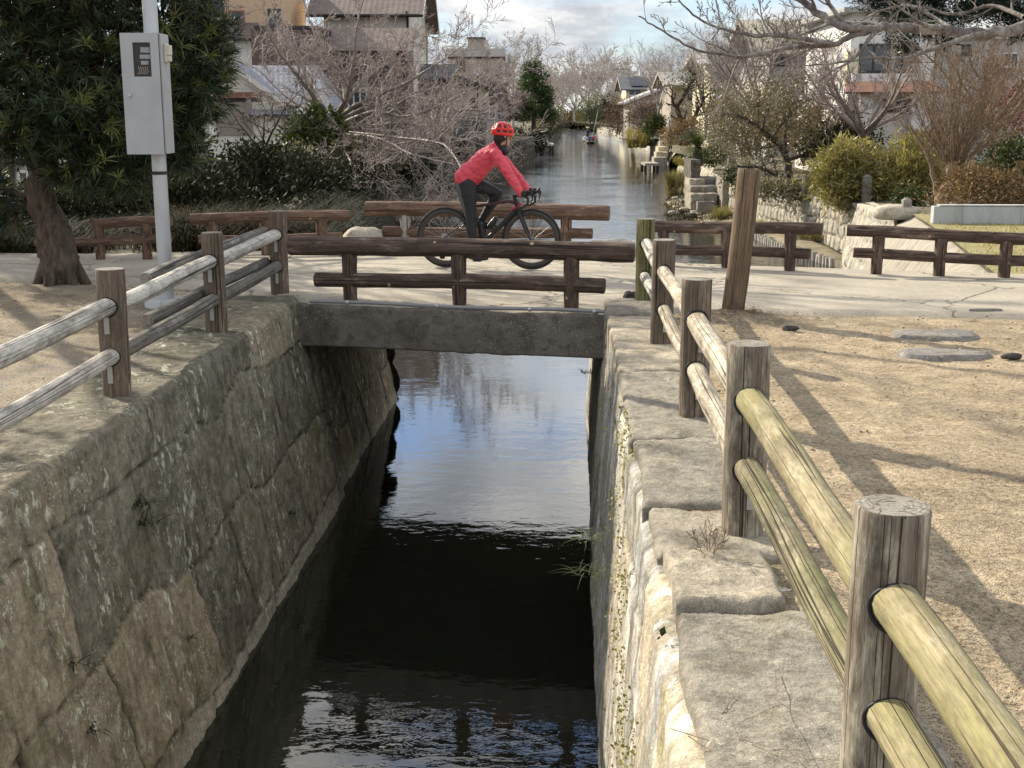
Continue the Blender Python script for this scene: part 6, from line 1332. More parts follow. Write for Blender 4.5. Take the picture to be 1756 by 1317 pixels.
H.win(393, 18, 420, 42, 'trim_brown', .09, 0); H.win(459, 15, 483, 48, 'trim_dark', .08, 0)
H.pblock('balcony_floor', 318, 394, 30, 36, -1.2, -.01, MAT['plaster_beige'])
mb = MB()
for i in range(22):
    a, z = H.loc(319 + i * 3.5, 31, -1.15); mb.tube([H.P(a, z, -1.15), H.P(a, z + 1.05, -1.15)], .018, 5)
a, z = H.loc(319, 31, -1.15); b_, _ = H.loc(393, 31, -1.15); mb.tube([H.P(a, z + 1.06, -1.15), H.P(b_, z + 1.06, -1.15)], .03, 6); rl = mb.build('balcony_rail', MAT['trim_dark'], H.T)
H.pblock('balcony_door', 330, 385, -45, 30, -.04, -.005, MAT['glass'])
H = House('annex', 'windowless brown boarded block with a flat roof in front of the beige house', 436, 545, 57, 48, 4, MAT['siding_brown'], cat='building')
H.pblock('roof_edge', 434, 547, 44, 49, -.08, 3.9, MAT['trim_dark']); H.win(500, 66, 520, 92, 'trim_dark', .06, 1)
H = House('low_house', 'white rendered wall of a low house showing left of the brown boarded block', 350, 436, 58.5, 62, 3, MAT['plaster_white'])
mb = MB(); H.slope(mb, (-.3, H.h - .1, -.4), (H.w + .1, H.h - .1, -.4), (H.w + .1, H.h + .9, 2), (-.3, H.h + .9, 2)); mb.build('roof', MAT['tile_brown'], H.T, False)
H.win(378, 70, 402, 96, 'trim_white', .06, 1)
H = House('town_house', 'wide dark brown boarded house with small windows behind the spreading bare tree', 546, 700, 59.5, 82, 3.6, MAT['siding_brown'])
mb = MB(); H.slope(mb, (-.3, H.h - .15, -.5), (H.w + .3, H.h - .15, -.5), (H.w + .3, H.h + 1.0, 1.8), (-.3, H.h + 1.0, 1.8)); mb.build('roof', MAT['tile_brown'], H.T, False)
H.win(600, 96, 622, 118, 'trim_dark', .06, 1); H.win(650, 96, 674, 118, 'trim_dark', .06, 1); H.win(645, 160, 672, 190, 'trim_dark', .06, 1); H.win(605, 150, 630, 178, 'trim_white', .06, 1); H.pblock('band', 546, 700, 128, 131, -.06, -.005, MAT['trim_dark'])
H = House('low_house', 'mauve brown low house under the dark tiled shed left of the lamp', 700, 770, 70, 130, 4, MAT['siding_brown']); mb = MB(); H.slope(mb, (-.3, H.h - .15, -.5), (H.w + .3, H.h - .15, -.5), (H.w + .3, H.h + .7, 2), (-.3, H.h + .7, 2)); mb.build('roof', MAT['tile_dark'], H.T, False); H.win(738, 156, 752, 174, 'trim_dark', .06, 1)
H = House('gabled_house', 'tall ivory house with brown tiled gable roof and dark downpipe left of the canal', 560, 704, 64, 13, 12.5, MAT['plaster_ivory'])
H.gable_x(3.2, .75, MAT['tile_brown'], 'trim_white', wallmat=MAT['plaster_ivory'])
mb = MB(); mb.tube([H.P(H.w - .06, H.h - .25, -.7), H.P(H.w - .06, H.h - .5, -.1), H.P(H.w - .06, -.5, -.1)], .05, 8); mb.build('downpipe', MAT['trim_dark'], H.T)
mb = MB(); mb.tube([H.P(H.w + .06, H.h - .25, 12.4), H.P(H.w + .06, -.5, 12.4)], .06, 8); mb.build('downpipe', MAT['plaster_grey'], H.T)
mb = MB(); mb.tube([H.P(-.6, H.h - .42, -.8), H.P(H.w + .6, H.h - .42, -.8)], .07, 8); mb.build('gutter', MAT['trim_dark'], H.T)
H.win(716 - 16, 70, 703, 95, 'trim_white', .06, 0); H.win(600, 60, 640, 100, 'trim_white', .07, 1)
H = House('flat_roofed_house', 'grey flat roofed house with parapet, rooftop railing and a stair hut left of the canal', 769, 862, 95, 97, 8, MAT['plaster_taupe'])
H.pblock('parapet', 765, 866, 83, 97, -.25, 7.8, MAT['plaster_grey']); H.pblock('cornice', 766, 865, 97, 100, -.12, -.0, MAT['trim_dark']); H.win(783, 101, 797, 121, 'trim_dark', .06, 0)
o = H.pblock('stair_hut', 802, 830, 66, 83, .6, 3, MAT['plaster_taupe']); H.pblock('hut_roof', 800, 832, 63.5, 66, .4, 3.2, MAT['trim_dark'], o)
mb = MB()
for x0, x1 in ((765, 801), (832, 866)):
    for y in (79.5,):
        mb.tube([H.pt(x0, y, -.2), H.pt(x1, y, -.2)], .03, 5)
    for i in range(6): q = x0 + (x1 - x0) * i / 5; mb.tube([H.pt(q, 83, -.2), H.pt(q, 79.5, -.2)], .022, 5)
mb.build('roof_railing', MAT['trim_white'], H.T)
H = House('tiled_shed', 'low shed with a dark tiled roof in front of the flat roofed house', 764, 838, 84, 150, 5, MAT['plaster_taupe'], cat='shed')
H.gable_y(at(772, 124, 84).z - H.h, .4, MAT['tile_dark'], MAT['siding_brown'], apex=.12, trim='trim_dark'); H.win(806, 168, 818, 184, 'trim_dark', .07, 1)
H = House('board_fence', 'long slate grey boarded wall along the left bank behind the rider', 690, 862, 76, 190, .2, MAT['slate'], cat='fence', wall='boards')
H.pblock('coping', 689, 863, 188, 191, -.08, .25, MAT['trim_dark'])
H = House('kiosk', 'small grey white booth with a flat roof left of the weeping tree', 834, 853, 74, 184, 1, MAT['plaster_grey'], cat='booth'); H.pblock('roof', 832, 855, 181, 184, -.15, 1.1, MAT['plaster_white']); H.win(838, 190, 850, 203, 'trim_white', .05, 0)
T = thing('street_lamp', 'slim dark street lamp with a clear globe above the boarded wall', 'lamp', at(819, 236, 70)); b = at(819, 236, 70); g = at(819, 124.5, 70)
mb = MB(); mb.tube([b - Vector((0, 0, .5)), b + Vector((0, 0, .4)), g - Vector((0, 0, .2))], [.06, .045, .035], 8); mb.build('pole', MAT['trim_dark'], T)
mb = MB(); mb.ball(g, .2, 16)
t = NT('lamp_globe_glass'); t.fin((0.75, 0.76, 0.76), .08, None, 0, .6); t.b['Transmission Weight'].default_value = .55; mb.build('globe', t.mat, T); mb = MB(); mb.tube([g - Vector((0, 0, .24)), g - Vector((0, 0, .17))], [.07, .09], 10); mb.build('collar', MAT['trim_dark'], T)
H = House('hut', 'small hut with pale siding and a white framed window behind the evergreen trunk', -70, 30, 25, 262, 3, MAT['siding_white'], cat='hut', zb=-.1); H.win(2, 290, 25, 322, 'trim_white', .05, 0); mb = MB(); H.slope(mb, (-.3, H.h - .1, -.4), (H.w + .3, H.h - .1, -.4), (H.w + .3, H.h + .8, 1.8), (-.3, H.h + .8, 1.8)); mb.build('roof', MAT['tile_dark'], H.T, False)
H.pblock('base_wall', -70, 32, 330, 345, -.06, .0, MAT['concrete_dark'])
T = thing('glazed_door', 'white framed glazed door leaning by the hut behind the evergreen trunk', 'door', at(44, 345, 24.5)); H2 = House.__new__(House); H2.o = at(30, 200, 24.4); H2.o.z = 0; H2.ux = Vector((1, 0, 0)); H2.uy = Vector((0, 1, 0)); H2.T = T; H2.win(31, 292, 54, 334, 'trim_white', .05, 0, name='frame')
H = House('board_fence', 'short dark board fence at the left edge beyond the path', -40, 32, 20.5, 386, .06, MAT['slate'], cat='fence', wall='boards', zb=-.1)
H = House('block_wall', 'mottled grey concrete block standing in the hedge left of the spreading tree', 328, 387, 27, 276, .5, MAT['concrete_dark'], cat='wall', zb=-.2, wall='block'); H.pblock('cap', 327, 388, 273, 276, -.03, .53, MAT['concrete_dark'])
b = at(365, 262, 31); mb = MB(); mb.box((b.x, 31, (at(365, 262, 31).z + at(365, 158, 31).z) / 2), (.11, .11, at(365, 158, 31).z - b.z)); o = mb.build('frame_post', MAT['trim_white'], None, False); tag(o, 'white steel post standing left of the roller shutter', 'post')
# right side
H = House('tiled_house', 'house with a grey tiled roof left of the cream house', 1150, 1232, 94, 142, 7, MAT['plaster_taupe']); H.gable_x(.9, .6, MAT['tile_grey'], wallmat=MAT['plaster_taupe']); H.win(1180, 150, 1200, 170, 'trim_dark', .07, 1)
H = House('cream_house', 'cream two storey house with white eaves behind tall thin leafless trees', 1216, 1294, 84, 106, 8, MAT['plaster_cream']); H.gable_x(.8, .7, MAT['tile_grey'], wallmat=MAT['plaster_cream']); H.win(1234, 128, 1250, 150, 'trim_white', .07, 1); H.win(1264, 128, 1282, 150, 'trim_white', .07, 1)
H.pblock('balcony', 1226, 1292, 160, 172, -1.0, -.01, MAT['plaster_white'])
H = House('large_house', 'large grey house with a pale olive roof behind the leafless trees on the right', 1316, 1480, 66, 82, 9, MAT['plaster_grey']); H.gable_x(1.7, .9, MAT['tile_olive'], wallmat=MAT['plaster_grey'])
H.win(1330, 96, 1352, 112, 'trim_dark', .07, 1); H.win(1400, 110, 1440, 135, 'trim_white', .07, 1)
H = House('white_house', 'white house with an orange tiled canopy and balcony on the right', 1452, 1598, 46, 158, 8, MAT['plaster_white'])
H.pblock('upper_wall', 1462, 1598, 20, 157, .9, 7.9, MAT['plaster_white']); H.win(1474, 75, 1572, 124, 'trim_dark', .07, 3, d=.89, glass='glass'); H.pblock('balcony', 1462, 1594, 126, 142, -.55, .85, MAT['trim_white'])
mb = MB(); z0 = H.loc(1450, 158, -.75)[1]; z1 = H.loc(1450, 142, -.52)[1] + .05; H.slope(mb, (-.35, z0, -.95), (H.w - .1, z0, -.95), (H.w - .1, z1, -.56), (-.2, z1, -.56), .1); mb.build('canopy', MAT['tile_orange'], H.T, False)
H.pblock('chimney_column', 1454, 1470, 88, 148, -.2, .3, MAT['plaster_cream']); H.pblock('column', 1477, 1494, 159, 228, -.5, -.1, MAT['trim_white']); H.pblock('column', 1566, 1578, 159, 232, -.5, -.1, MAT['trim_white']); H.win(1458, 186, 1475, 206, 'trim_white', .05, 1); H.win(1516, 171, 1563, 190, 'trim_dark', .06, 3)
H.pblock('dado', 1500, 1564, 192, 235, -.05, .0, MAT['plaster_ivory']); H.pblock('roof_edge', 1448, 1604, 12, 20, .4, 8.2, MAT['tile_grey'])
H = House('grey_walled_house', 'plain pale grey walled building at the right edge with one tiny window', 1600, 1900, 47.5, 66, 8, MAT['plaster_grey']); H.win(1650, 76, 1665, 92, 'trim_dark', .05, 0); H.pblock('roof_edge', 1596, 1902, 60, 66, -.2, 8.1, MAT['trim_white']); H.win(1720, 90, 1745, 115, 'trim_white', .05, 1)
H = House('solar_house', 'small far house with dark solar panelled roof at the end of the right bank', 1073, 1160, 170, 150, 9, MAT['plaster_cream']); r = H.gable_x(1.5, .8, MAT['tile_dark'], wallmat=MAT['plaster_cream']); H.win(1078, 154, 1100, 164, 'trim_white', .1, 1)
mb = MB(); k = 1.5 / 4.5
for a0, a1 in ((.6, 2.9), (3.2, 6.0)): H.slope(mb, (a0, H.h + .15 + k * .2, .2), (a1, H.h + .15 + k * .2, .2), (a1, H.h + .15 + k * 3.9, 3.9), (a0, H.h + .15 + k * 3.9, 3.9), .05)
mb.build('solar_panel', MAT['solar'], H.T, False)
H = House('sloping_shed', 'shed with a long pale sloping roof before the solar panelled house', 1078, 1258, 118, 172, 8, MAT['plaster_ivory'], cat='shed'); H.gable_y(at(1168, 136, 118).z - H.h, .6, MAT['tile_grey'], MAT['plaster_taupe'])
H = House('low_concrete_wall', 'low grey concrete wall with a sunlit end standing on the lawn at the right edge', 1613, 1900, 19.7, 354, .16, MAT['concrete'], cat='wall', zb=-.05, rot=R(-2), wall='panel'); H.pblock('cap', 1612, 1901, 351.5, 354, -.01, .17, MAT['concrete'])
# gate posts, stakes, steps, jetties
def stone_post(name, label, px0, px1, py0, py1, Y, mat, cat, group=None, cap=False):
    a, b = at(px0, py1, Y), at(px1, py0, Y); mb = MB(); w = b.x - a.x; mb.box(((a.x + b.x) / 2, Y, (a.z + b.z) / 2), (w, w, b.z - a.z)); 
    mb.add([Vector(((a.x + b.x) / 2 + sx * w / 2, Y + sy * w / 2, b.z)) for sy in (-1, 1) for sx in (-1, 1)] + [Vector(((a.x + b.x) / 2, Y, b.z + w * .35))], [(0, 1, 4), (1, 3, 4), (3, 2, 4), (2, 0, 4)])
    o = mb.build(name, mat, None, False); return tag(o, label, cat, group)
stone_post('gate_post', 'square granite gate post standing on the end of the pale block wall', 1478, 1494, 303, 350, 32.6, MAT['flatstone'], 'post')
stone_post('gate_post', 'grey granite post at the head of the stone steps', 1247, 1261, 272, 308, 46, MAT['flatstone'], 'post')
stone_post('gate_post', 'grey concrete post at the corner of the ribbed slope', 1546, 1562, 343, 372, 21.9, MAT['flatstone'], 'post')
for px, lab in ((1318, 'thin concrete stake nearest the steps on the pale block wall'), (1346, 'thin concrete stake second from the steps on the pale block wall'), (1378, 'thin concrete stake in front of the bamboo bush'), (1409, 'ochre concrete stake nearest the granite gate post on the wall')): stone_post('stake', lab, px - 3, px + 3, 297 + (px - 1318) * .06, 330 + (px - 1318) * .13, 41 - (px - 1318) * .075, MAT['flatstone'], 'stake', 'concrete stakes on the block wall')
T = thing('stone_steps', 'worn pale stone steps going down to the mud shore', 'steps', wpx(1212, 352))
for i, (x0, x1, y0, y1, Y) in enumerate([(1184, 1238, 306, 320, 47), (1185, 1235, 319, 333, 46.3), (1186, 1231, 332, 345, 45.6), (1196, 1226, 346, 354, 45)]):
    a, b = at(x0, y1, Y), at(x1, y0, Y); roughbox('step', a.x, b.x, Y, Y + 1.8, a.z - .4, b.z, MAT['flatstone'], T, 30 + i)
    if i < 3: xm = a.x + (b.x - a.x) * .45; roughbox('step', a.x - .05, xm, Y - .12, Y + 1.2, a.z - .3, b.z - .02, MAT['coping'], T, 40 + i)
a, b = at(1183, 306, 47.5), at(1201, 274, 47.5); roughbox('side_block', a.x, b.x, 47.3, 49.3, a.z, b.z, MAT['bankwall'], T, 51)
a, b = at(1238, 350, 45), at(1262, 307, 45); roughbox('side_block', a.x, b.x, 45, 46.6, a.z - .2, b.z, MAT['coping'], T, 52)
def jetty(label, px0, px1, pyt, pyw, Y, depth, mat, legs=4):
    a, b = at(px0, pyt, Y), at(px1, pyt, Y); T = thing('jetty', label, 'jetty', ((a.x + b.x) / 2, Y, WATER)); mb = MB(); mb.box(((a.x + b.x) / 2, Y + depth / 2, a.z - .08), (b.x - a.x, depth, .16)); mb.build('deck', mat, T, False)
    for i in range(legs):
        x = a.x + (b.x - a.x) * (.06 + .88 * (i % 2 if legs == 4 else i / (legs - 1))); y = Y + .2 + (depth - .4) * (i // 2 if legs == 4 else 0); mb = MB(); mb.tube([(x, y, WATER - .2), (x, y, a.z - .17)], .09, 8); mb.build('leg', MAT['darkrock'] if 0 else MAT['trim_dark'], T)
    return T
jetty('concrete jetty jutting from the left bank beyond the rider', 921, 950, 247, 262, 118, 9, MAT['plaster_grey']); jetty('small plank jetty at the foot of the rough stone bank on the right', 1106, 1130, 280, 291, 82, 2.5, MAT['plaster_taupe'])
jetty('tiny stone landing at the left bank just right of the red sleeves', 874, 890, 294, 300, 79, 1.5, MAT['plaster_grey'])
mb = MB(); a, b = at(922, 243, 126), at(933, 232, 126); mb.box(((a.x + b.x) / 2, 126, (a.z + b.z) / 2), (b.x - a.x, .3, b.z - a.z)); mb.prism([Vector((b.x, 125.8, a.z)), Vector((b.x + .5, 125.8, a.z)), Vector((b.x, 125.8, b.z))], Vector((0, .4, 0))); o = mb.build('notice_board', MAT['trim_white'], None, False); tag(o, 'white slanted board at the head of the concrete jetty', 'board')
T = thing('stone_steps', 'pale concrete steps beside the round green bush on the far right bank', 'steps', at(1134, 272, 90))
for i in range(5):
    a, b = at(1122 + i * 3.5, 280 - i * 9, 88 + i * 1.4), at(1144 + i * 1.5, 270 - i * 9, 88 + i * 1.4); roughbox('step', a.x, b.x, 88.2 + i * 1.4, 89.8 + i * 1.4, a.z - .6, b.z, MAT['rock'], T, 60 + i, 8)
stone_post('gate_post', 'thin bluish white post beside the far pale steps', 1144, 1147.5, 216, 248, 84, MAT['trim_white'], 'post')
# piles in front of the mud shore
P0, P1, P2 = wpx(1284, 404), wpx(1330, 425), wpx(1426, 457); rng = random.Random(12); prev = None
for i in range(34):
    f = i / 33; p = P0.lerp(P1, f / .45) if f < .45 else P1.lerp(P2, (f - .45) / .55); mb = MB(); h = .2 + rng.uniform(-.03, .04); rough_log(mb, (p.x, p.y, WATER - .25), (p.x + rng.uniform(-.02, .02), p.y, WATER + h), .075, rng, 9, step=.15)
    o = mb.build('pile', [MAT['log_white'], MAT['end_pale']]); tag(o, 'short round pale timber pile in the row edging the mud shore', 'pile', 'timber piles edging the mud shore')
# distant pole and wires
T = thing('utility_pole', 'far concrete utility pole above the solar panelled house', 'pole', at(1066, 212, 200)); a = at(1066, 214, 200); b = at(1066, 115, 200); mb = MB(); mb.tube([a, b], [.2, .13], 8); mb.build('shaft', MAT['plaster_grey'], T); mb = MB(); mb.box(b - Vector((0, 0, .3)), (1.8, .12, .12)); mb.build('crossarm', MAT['trim_dark'], T)
for j, (dx, dz, lab) in enumerate(((-.8, -.2, 'upper power line right of the far utility pole'), (.6, -.75, 'lower power line right of the far utility pole'))):
    P = [b + Vector((dx * 0 + t_ * 26, -t_ * 60, dz - 1.6 * math.sin(math.pi * t_) + t_ * .6)) for t_ in np.linspace(0, 1, 16)]; mb = MB(); mb.tube(P, .022, 4); o = mb.build('power_line', MAT['trim_dark']); tag(o, lab, 'wire')
# boat with passengers
def chainmesh(parts, voxel, smooth=6):
    """parts: list of (points, [(ra, rb)], lateral axis) closed elliptical chains, fused into one surface"""
    mb = MB()
    for P, Rr, lat in parts:
        P = [Vector(p) for p in P]; lat = Vector(lat); Q = []; n = len(P)
        for i in range(n):
            t = (P[min(i + 1, n - 1)] - P[max(i - 1, 0)]).normalized(); l = (lat - t * lat.dot(t)); l = l.normalized() if l.length > 1e-4 else t.orthogonal().normalized(); Q.append((P[i], t, l, t.cross(l), Rr[i]))
        k = 14; V = []; rows = []
        p, t, l, m_, r = Q[0]; e = min(r)
        for f in (1.0, .72, .4): rows.append((p - t * e * f * .95, l, m_, tuple(x * math.sqrt(max(.02, 1 - f * f)) for x in r)))
        for q in Q: rows.append((q[0], q[2], q[3], q[4]))
        p, t, l, m_, r = Q[-1]; e = min(r)
        for f in (.4, .72, 1.0): rows.append((p + t * e * f * .95, l, m_, tuple(x * math.sqrt(max(.02, 1 - f * f)) for x in r)))
        for p, l, m_, r in rows:
            for j in range(k): a = 2 * math.pi * j / k; V.append(p + m_ * (math.cos(a) * r[0]) + l * (math.sin(a) * r[1]))
        nr = len(rows); F = [(i * k + j, i * k + (j + 1) % k, (i + 1) * k + (j + 1) % k, (i + 1) * k + j) for i in range(nr - 1) for j in range(k)] + [tuple(range(k - 1, -1, -1)), tuple((nr - 1) * k + j for j in range(k))]
        mb.add(V, F)
    return mb
def fused(name, parts, voxel, mat, parent, smooth=6, extra=None, wrinkle=0.0, wscale=(14, 14, 14), seed=0):
    mb = chainmesh(parts, voxel)
    if extra: extra(mb)
    o = mb.build(name, mat, parent)
    m = o.modifiers.new('R', 'REMESH'); m.mode = 'VOXEL'; m.voxel_size = voxel; m.use_smooth_shade = True
    s_ = o.modifiers.new('S', 'SMOOTH'); s_.iterations = smooth; s_.factor = .5
    bake(o)
    if wrinkle:
        me = o.data; n = len(me.vertices); V = np.empty(n * 3); me.vertices.foreach_get('co', V); N_ = np.empty(n * 3); me.vertices.foreach_get('normal', N_); V = V.reshape(-1, 3); N_ = N_.reshape(-1, 3)
        d = (fbm(V * np.array(wscale), 3, seed) - .5); d = np.sign(d) * np.abs(d) ** 1.0; V = V + N_ * (d * wrinkle * 2)[:, None]; me.vertices.foreach_set('co', V.ravel()); me.update()
    me = o.data; me.polygons.foreach_set('use_smooth', np.ones(len(me.polygons), dtype=bool)); return o
MAT['skin'] = simple('skin', (0.52, 0.31, 0.22), (0.45, 0.25, 0.17), 12, .5, .1, .002); MAT['cloth_dark'] = m_fabric('dark_cloth', (0.03, 0.032, 0.04), (0.018, 0.018, 0.022)); MAT['cloth_red'] = m_fabric('red_cloth', (0.42, 0.05, 0.06), (0.3, 0.03, 0.04)); MAT['cloth_pale'] = m_fabric('pale_cloth', (0.5, 0.5, 0.5), (0.38, 0.38, 0.4)); MAT['cloth_blue'] = m_fabric('blue_cloth', (0.06, 0.09, 0.17), (0.04, 0.06, 0.12)); MAT['hair'] = simple('black_hair', (0.012, 0.010, 0.009), (0.02, 0.017, 0.014), 60, .5, .5, .003, stretch=(1, 1, .3)); MAT['straw'] = simple('straw_hat', (0.55, 0.47, 0.3), (0.42, 0.34, 0.2), 40, .8)
bw = wpx(1013, 246); BT = thing('punt', 'flat bottomed sightseeing punt carrying people, seen end on far up the canal', 'boat', bw)
def punt():
    L, W_ = 9.0, 1.75; V = []; n = 13; prof = [(-.62, -.12), (-.98, .42), (-1.0, .5), (-.93, .5), (-.9, .42), (-.58, -.02), (.58, -.02), (.9, .42), (.93, .5), (1.0, .5), (.98, .42), (.62, -.12)]
    for i in range(n):
        f = i / (n - 1); y = bw.y + L * f; wv = W_ / 2 * (1 - .22 * abs(2 * f - 1) ** 2.5); rise = .30 * abs(2 * f - 1) ** 3
        for x, z in prof: V.append((bw.x + x * wv + .25 * f, y, WATER + z * .8 + rise))
    k = len(prof); F = [(i * k + j, i * k + (j + 1) % k, (i + 1) * k + (j + 1) % k, (i + 1) * k + j) for i in range(n - 1) for j in range(k)] + [tuple(range(k)), tuple((n - 1) * k + j for j in range(k))]
    mkobj('hull', V, F, simple('weathered_boat_wood', (0.5, 0.47, 0.42), (0.3, 0.27, 0.23), 4, .7), BT, smooth=False)
punt()
def sitter(label, x, dy, top, seed, hat=None, stand=False, h=.62):
    b = bw + Vector((x, dy, .12)); X = (1, 0, 0); T = thing('person', label, 'person', b)
    z = .0 if not stand else .75
    tor = [b + Vector((0, 0, z + q)) for q in (.12, .3, .5, .62)]
    head = b + Vector((0, 0, z + .86))
    legs = [([b + Vector((s_ * .1, 0, z + .1)), b + Vector((s_ * .12, -.4, .32)), b + Vector((s_ * .12, -.45, .05))], [(.09, .09), (.075, .075), (.05, .05)], X) for s_ in (-1, 1)] if not stand else [([b + Vector((s_ * .1, 0, .85)), b + Vector((s_ * .12, 0, .45)), b + Vector((s_ * .13, 0, .04))], [(.1, .1), (.075, .075), (.05, .05)], X) for s_ in (-1, 1)]
    arms = [([tor[3] + Vector((s_ * .18, 0, -.05)), tor[1] + Vector((s_ * .25, -.08, .02)), tor[0] + Vector((s_ * .15, -.32, .1))], [(.055, .055), (.045, .045), (.038, .038)], X) for s_ in (-1, 1)]
    body = [(tor, [(.1, .15), (.1, .14), (.12, .17), (.09, .15)], X), ([tor[3], head - Vector((0, 0, .12))], [(.06, .06), (.05, .05)], X), ([head - Vector((0, 0, .04)), head + Vector((0, 0, .05))], [(.09, .075), (.09, .08)], X)]
    fused('body', body + legs + arms, .03, MAT['skin'], T, 2)
    grow_ = lambda parts, d: [(P, [(a + d, c + d) for a, c in Rr], l) for P, Rr, l in parts]
    fused('jacket', grow_([body[0]] + arms, .02), .03, MAT[top], T, 2); fused('trousers', grow_(legs, .018), .03, MAT['cloth_dark'], T, 1)
    mb = MB()
    if hat: mb.tube([head + Vector((0, 0, .06)), head + Vector((0, 0, .22))], [.26, .03], 16); mb.build('hat', MAT['straw'], T)
    else: mb.ball(head + Vector((0, .02, .055)), (.1, .105, .1), 10); mb.build('hair', MAT['hair'], T)
sitter('passenger in a pale coat seated at the left of the punt', -.52, 2.2, 'cloth_pale', 1); sitter('passenger in a blue top seated in the middle of the punt', -.02, 1.7, 'cloth_blue', 2); sitter('passenger in a red jacket seated at the right of the punt', .46, 2.4, 'cloth_red', 3); sitter('passenger in dark clothes seated behind the red jacket', .55, 3.6, 'cloth_dark', 4); sitter('passenger in a pale shirt seated at the back left of the punt', -.5, 3.8, 'cloth_pale', 6)
sitter('boatman in a straw hat standing at the back of the punt', .05, 7.0, 'cloth_dark', 5, True, True)
mb = MB(); p = bw + Vector((.35, 6.9, 0)); mb.tube([p + Vector((.1, 0, -.2)), p + Vector((.95, 0, 4.0))], .03, 6); o = mb.build('punt_pole', MAT['plaster_ivory']); tag(o, 'long pale bamboo pole held by the boatman', 'pole')
# ---------------------------------------------------------------- bicycle and rider
rc = gz(765, 458.5, .012); fc = gz(911, 462.5, .012); EU = (fc - rc).normalized(); EW = Vector((EU.y, -EU.x, 0))     # EW points towards the camera side
UPV = Vector((0, 0, 1))
def bp(px, py, w=0.0):
    o = rc + EW * w; d = ray(px, py); return CAMP + d * ((o - CAMP).dot(EW) / d.dot(EW))
RW = .336; ra, fa = rc + UPV * RW, fc + UPV * RW
BK = thing('bicycle', 'black and red road bicycle with deep rims ridden across the footbridge', 'bicycle', rc)
MAT['bk_black'] = simple('satin_black_carbon', (0.014, 0.013, 0.014), (0.022, 0.02, 0.02), 30, .35, 0); MAT['bk_red'] = simple('red_frame_paint', (0.50, 0.035, 0.055), (0.42, 0.03, 0.045), 10, .3, 0); MAT['bk_maroon'] = simple('dark_maroon_frame_paint', (0.06, 0.022, 0.024), (0.035, 0.014, 0.016), 10, .35, 0)
MAT['rim'] = simple('grey_brown_carbon_rim', (0.060, 0.050, 0.042), (0.04, 0.034, 0.03), 14, .5, 0); MAT['steel'] = m_metal('bright_steel', (0.5, 0.5, 0.5), .3, .9)
def ring(mb, c, prof, k=64, mi=0):
    """revolve (radius, across) profile about EW through c"""
    n = len(prof); V = []
    for j in range(k):
        a = 2 * math.pi * j / k; d = EU * math.cos(a) + UPV * math.sin(a)
        for r, w in prof: V.append(c + d * r + EW * w)
    F = [(j * n + i, j * n + (i + 1) % n, ((j + 1) % k) * n + (i + 1) % n, ((j + 1) % k) * n + i) for j in range(k) for i in range(n)]
    mb.add(V, F, mi)
def wheel(c, rear):
    mb = MB(); ring(mb, c, [(.312, -.012), (.290, -.0135), (.268, -.009), (.258, -.003), (.258, .003), (.268, .009), (.290, .0135), (.312, .012)]); W_ = mb.build('wheel', MAT['rim'], BK)
    mb = MB(); ring(mb, c, [(.324 + .0125 * math.cos(t), .0125 * math.sin(t)) for t in np.linspace(0, 2 * math.pi, 10, endpoint=False)]); mb.build('tyre', MAT['black'], W_)
    mb = MB()
    for i in range(20):
        a = 2 * math.pi * i / 20; b = a + (.42 if i % 2 else -.42); p = c + (EU * math.cos(b) + UPV * math.sin(b)) * .02 + EW * (.03 if i % 4 < 2 else -.03); mb.tube([p, c + (EU * math.cos(a) + UPV * math.sin(a)) * .262], .0012, 4)
    mb.build('spokes', MAT['steel'], W_)
    mb = MB(); mb.tube([c - EW * .055, c - EW * .03, c + EW * .03, c + EW * .055], [.012, .022, .022, .012], 12); mb.build('hub', MAT['bk_black'], W_)
    if rear:
        mb = MB()
        for i in range(7): mb.tube([c + EW * (.022 + i * .0038), c + EW * (.0245 + i * .0038)], .052 - i * .005, 24)
        mb.build('cassette', MAT['steel'], W_)
wheel(ra, True); wheel(fa, False)
BB = bp(827, 419); ht, hb = bp(884, 344), bp(889, 360); stt = bp(814, 352)
mb = MB()
def tb(pts, r, sq=None, mi=0): mb.tube(pts, r, 12, mi, squash=sq)
tb([bp(818, 353.5), bp(850, 348.5), bp(870, 345.5), bp(884, 347)], [.015, .017, .02, .022], None, 1)
tb([bp(887, 357), bp(858, 388), BB], [.026, .028, .028]); tb([BB, bp(819, 380), stt], [.022, .018, .017])
tb([ht, hb], [.024, .029], None, 2)
for s_ in (-1, 1):
    o = EW * (.045 * s_); tb([bp(817, 366) + EW * .012 * s_, ra.lerp(bp(817, 366), .5) + o * .6, ra + o], [.009, .008, .008], None, 0); tb([BB + o * .8, BB.lerp(ra, .5) + o, ra + o], [.013, .011, .009], None, 1)
mb.build('frame', [MAT['bk_black'], MAT['bk_maroon'], MAT['bk_black']], BK)
mb = MB()
for s_ in (-1, 1): tb([hb + UPV * -.01, hb.lerp(fa, .18) + EW * .04 * s_, hb.lerp(fa, .6) + EW * .05 * s_ - EU * .008, fa + EW * .05 * s_], [.026, .021, .015, .011])
mb.build('fork', MAT['bk_black'], BK)
mb = MB(); tb([bp(877.5, 358.5), bp(884, 357), bp(889, 353.5), bp(893, 347)], [.019, .027, .026, .016]); mb.build('fork_crown', MAT['bk_red'], BK)
mb = MB(); tb([ht, bp(881.5, 334)], [.02, .02], None, 0); tb([bp(882, 336), bp(896, 334)], .016, None, 0); mb.build('stem', MAT['bk_black'], BK)
mb = MB(); bc = bp(896, 334)
tb([bc - EW * .2, bc + EW * .2], .0145)
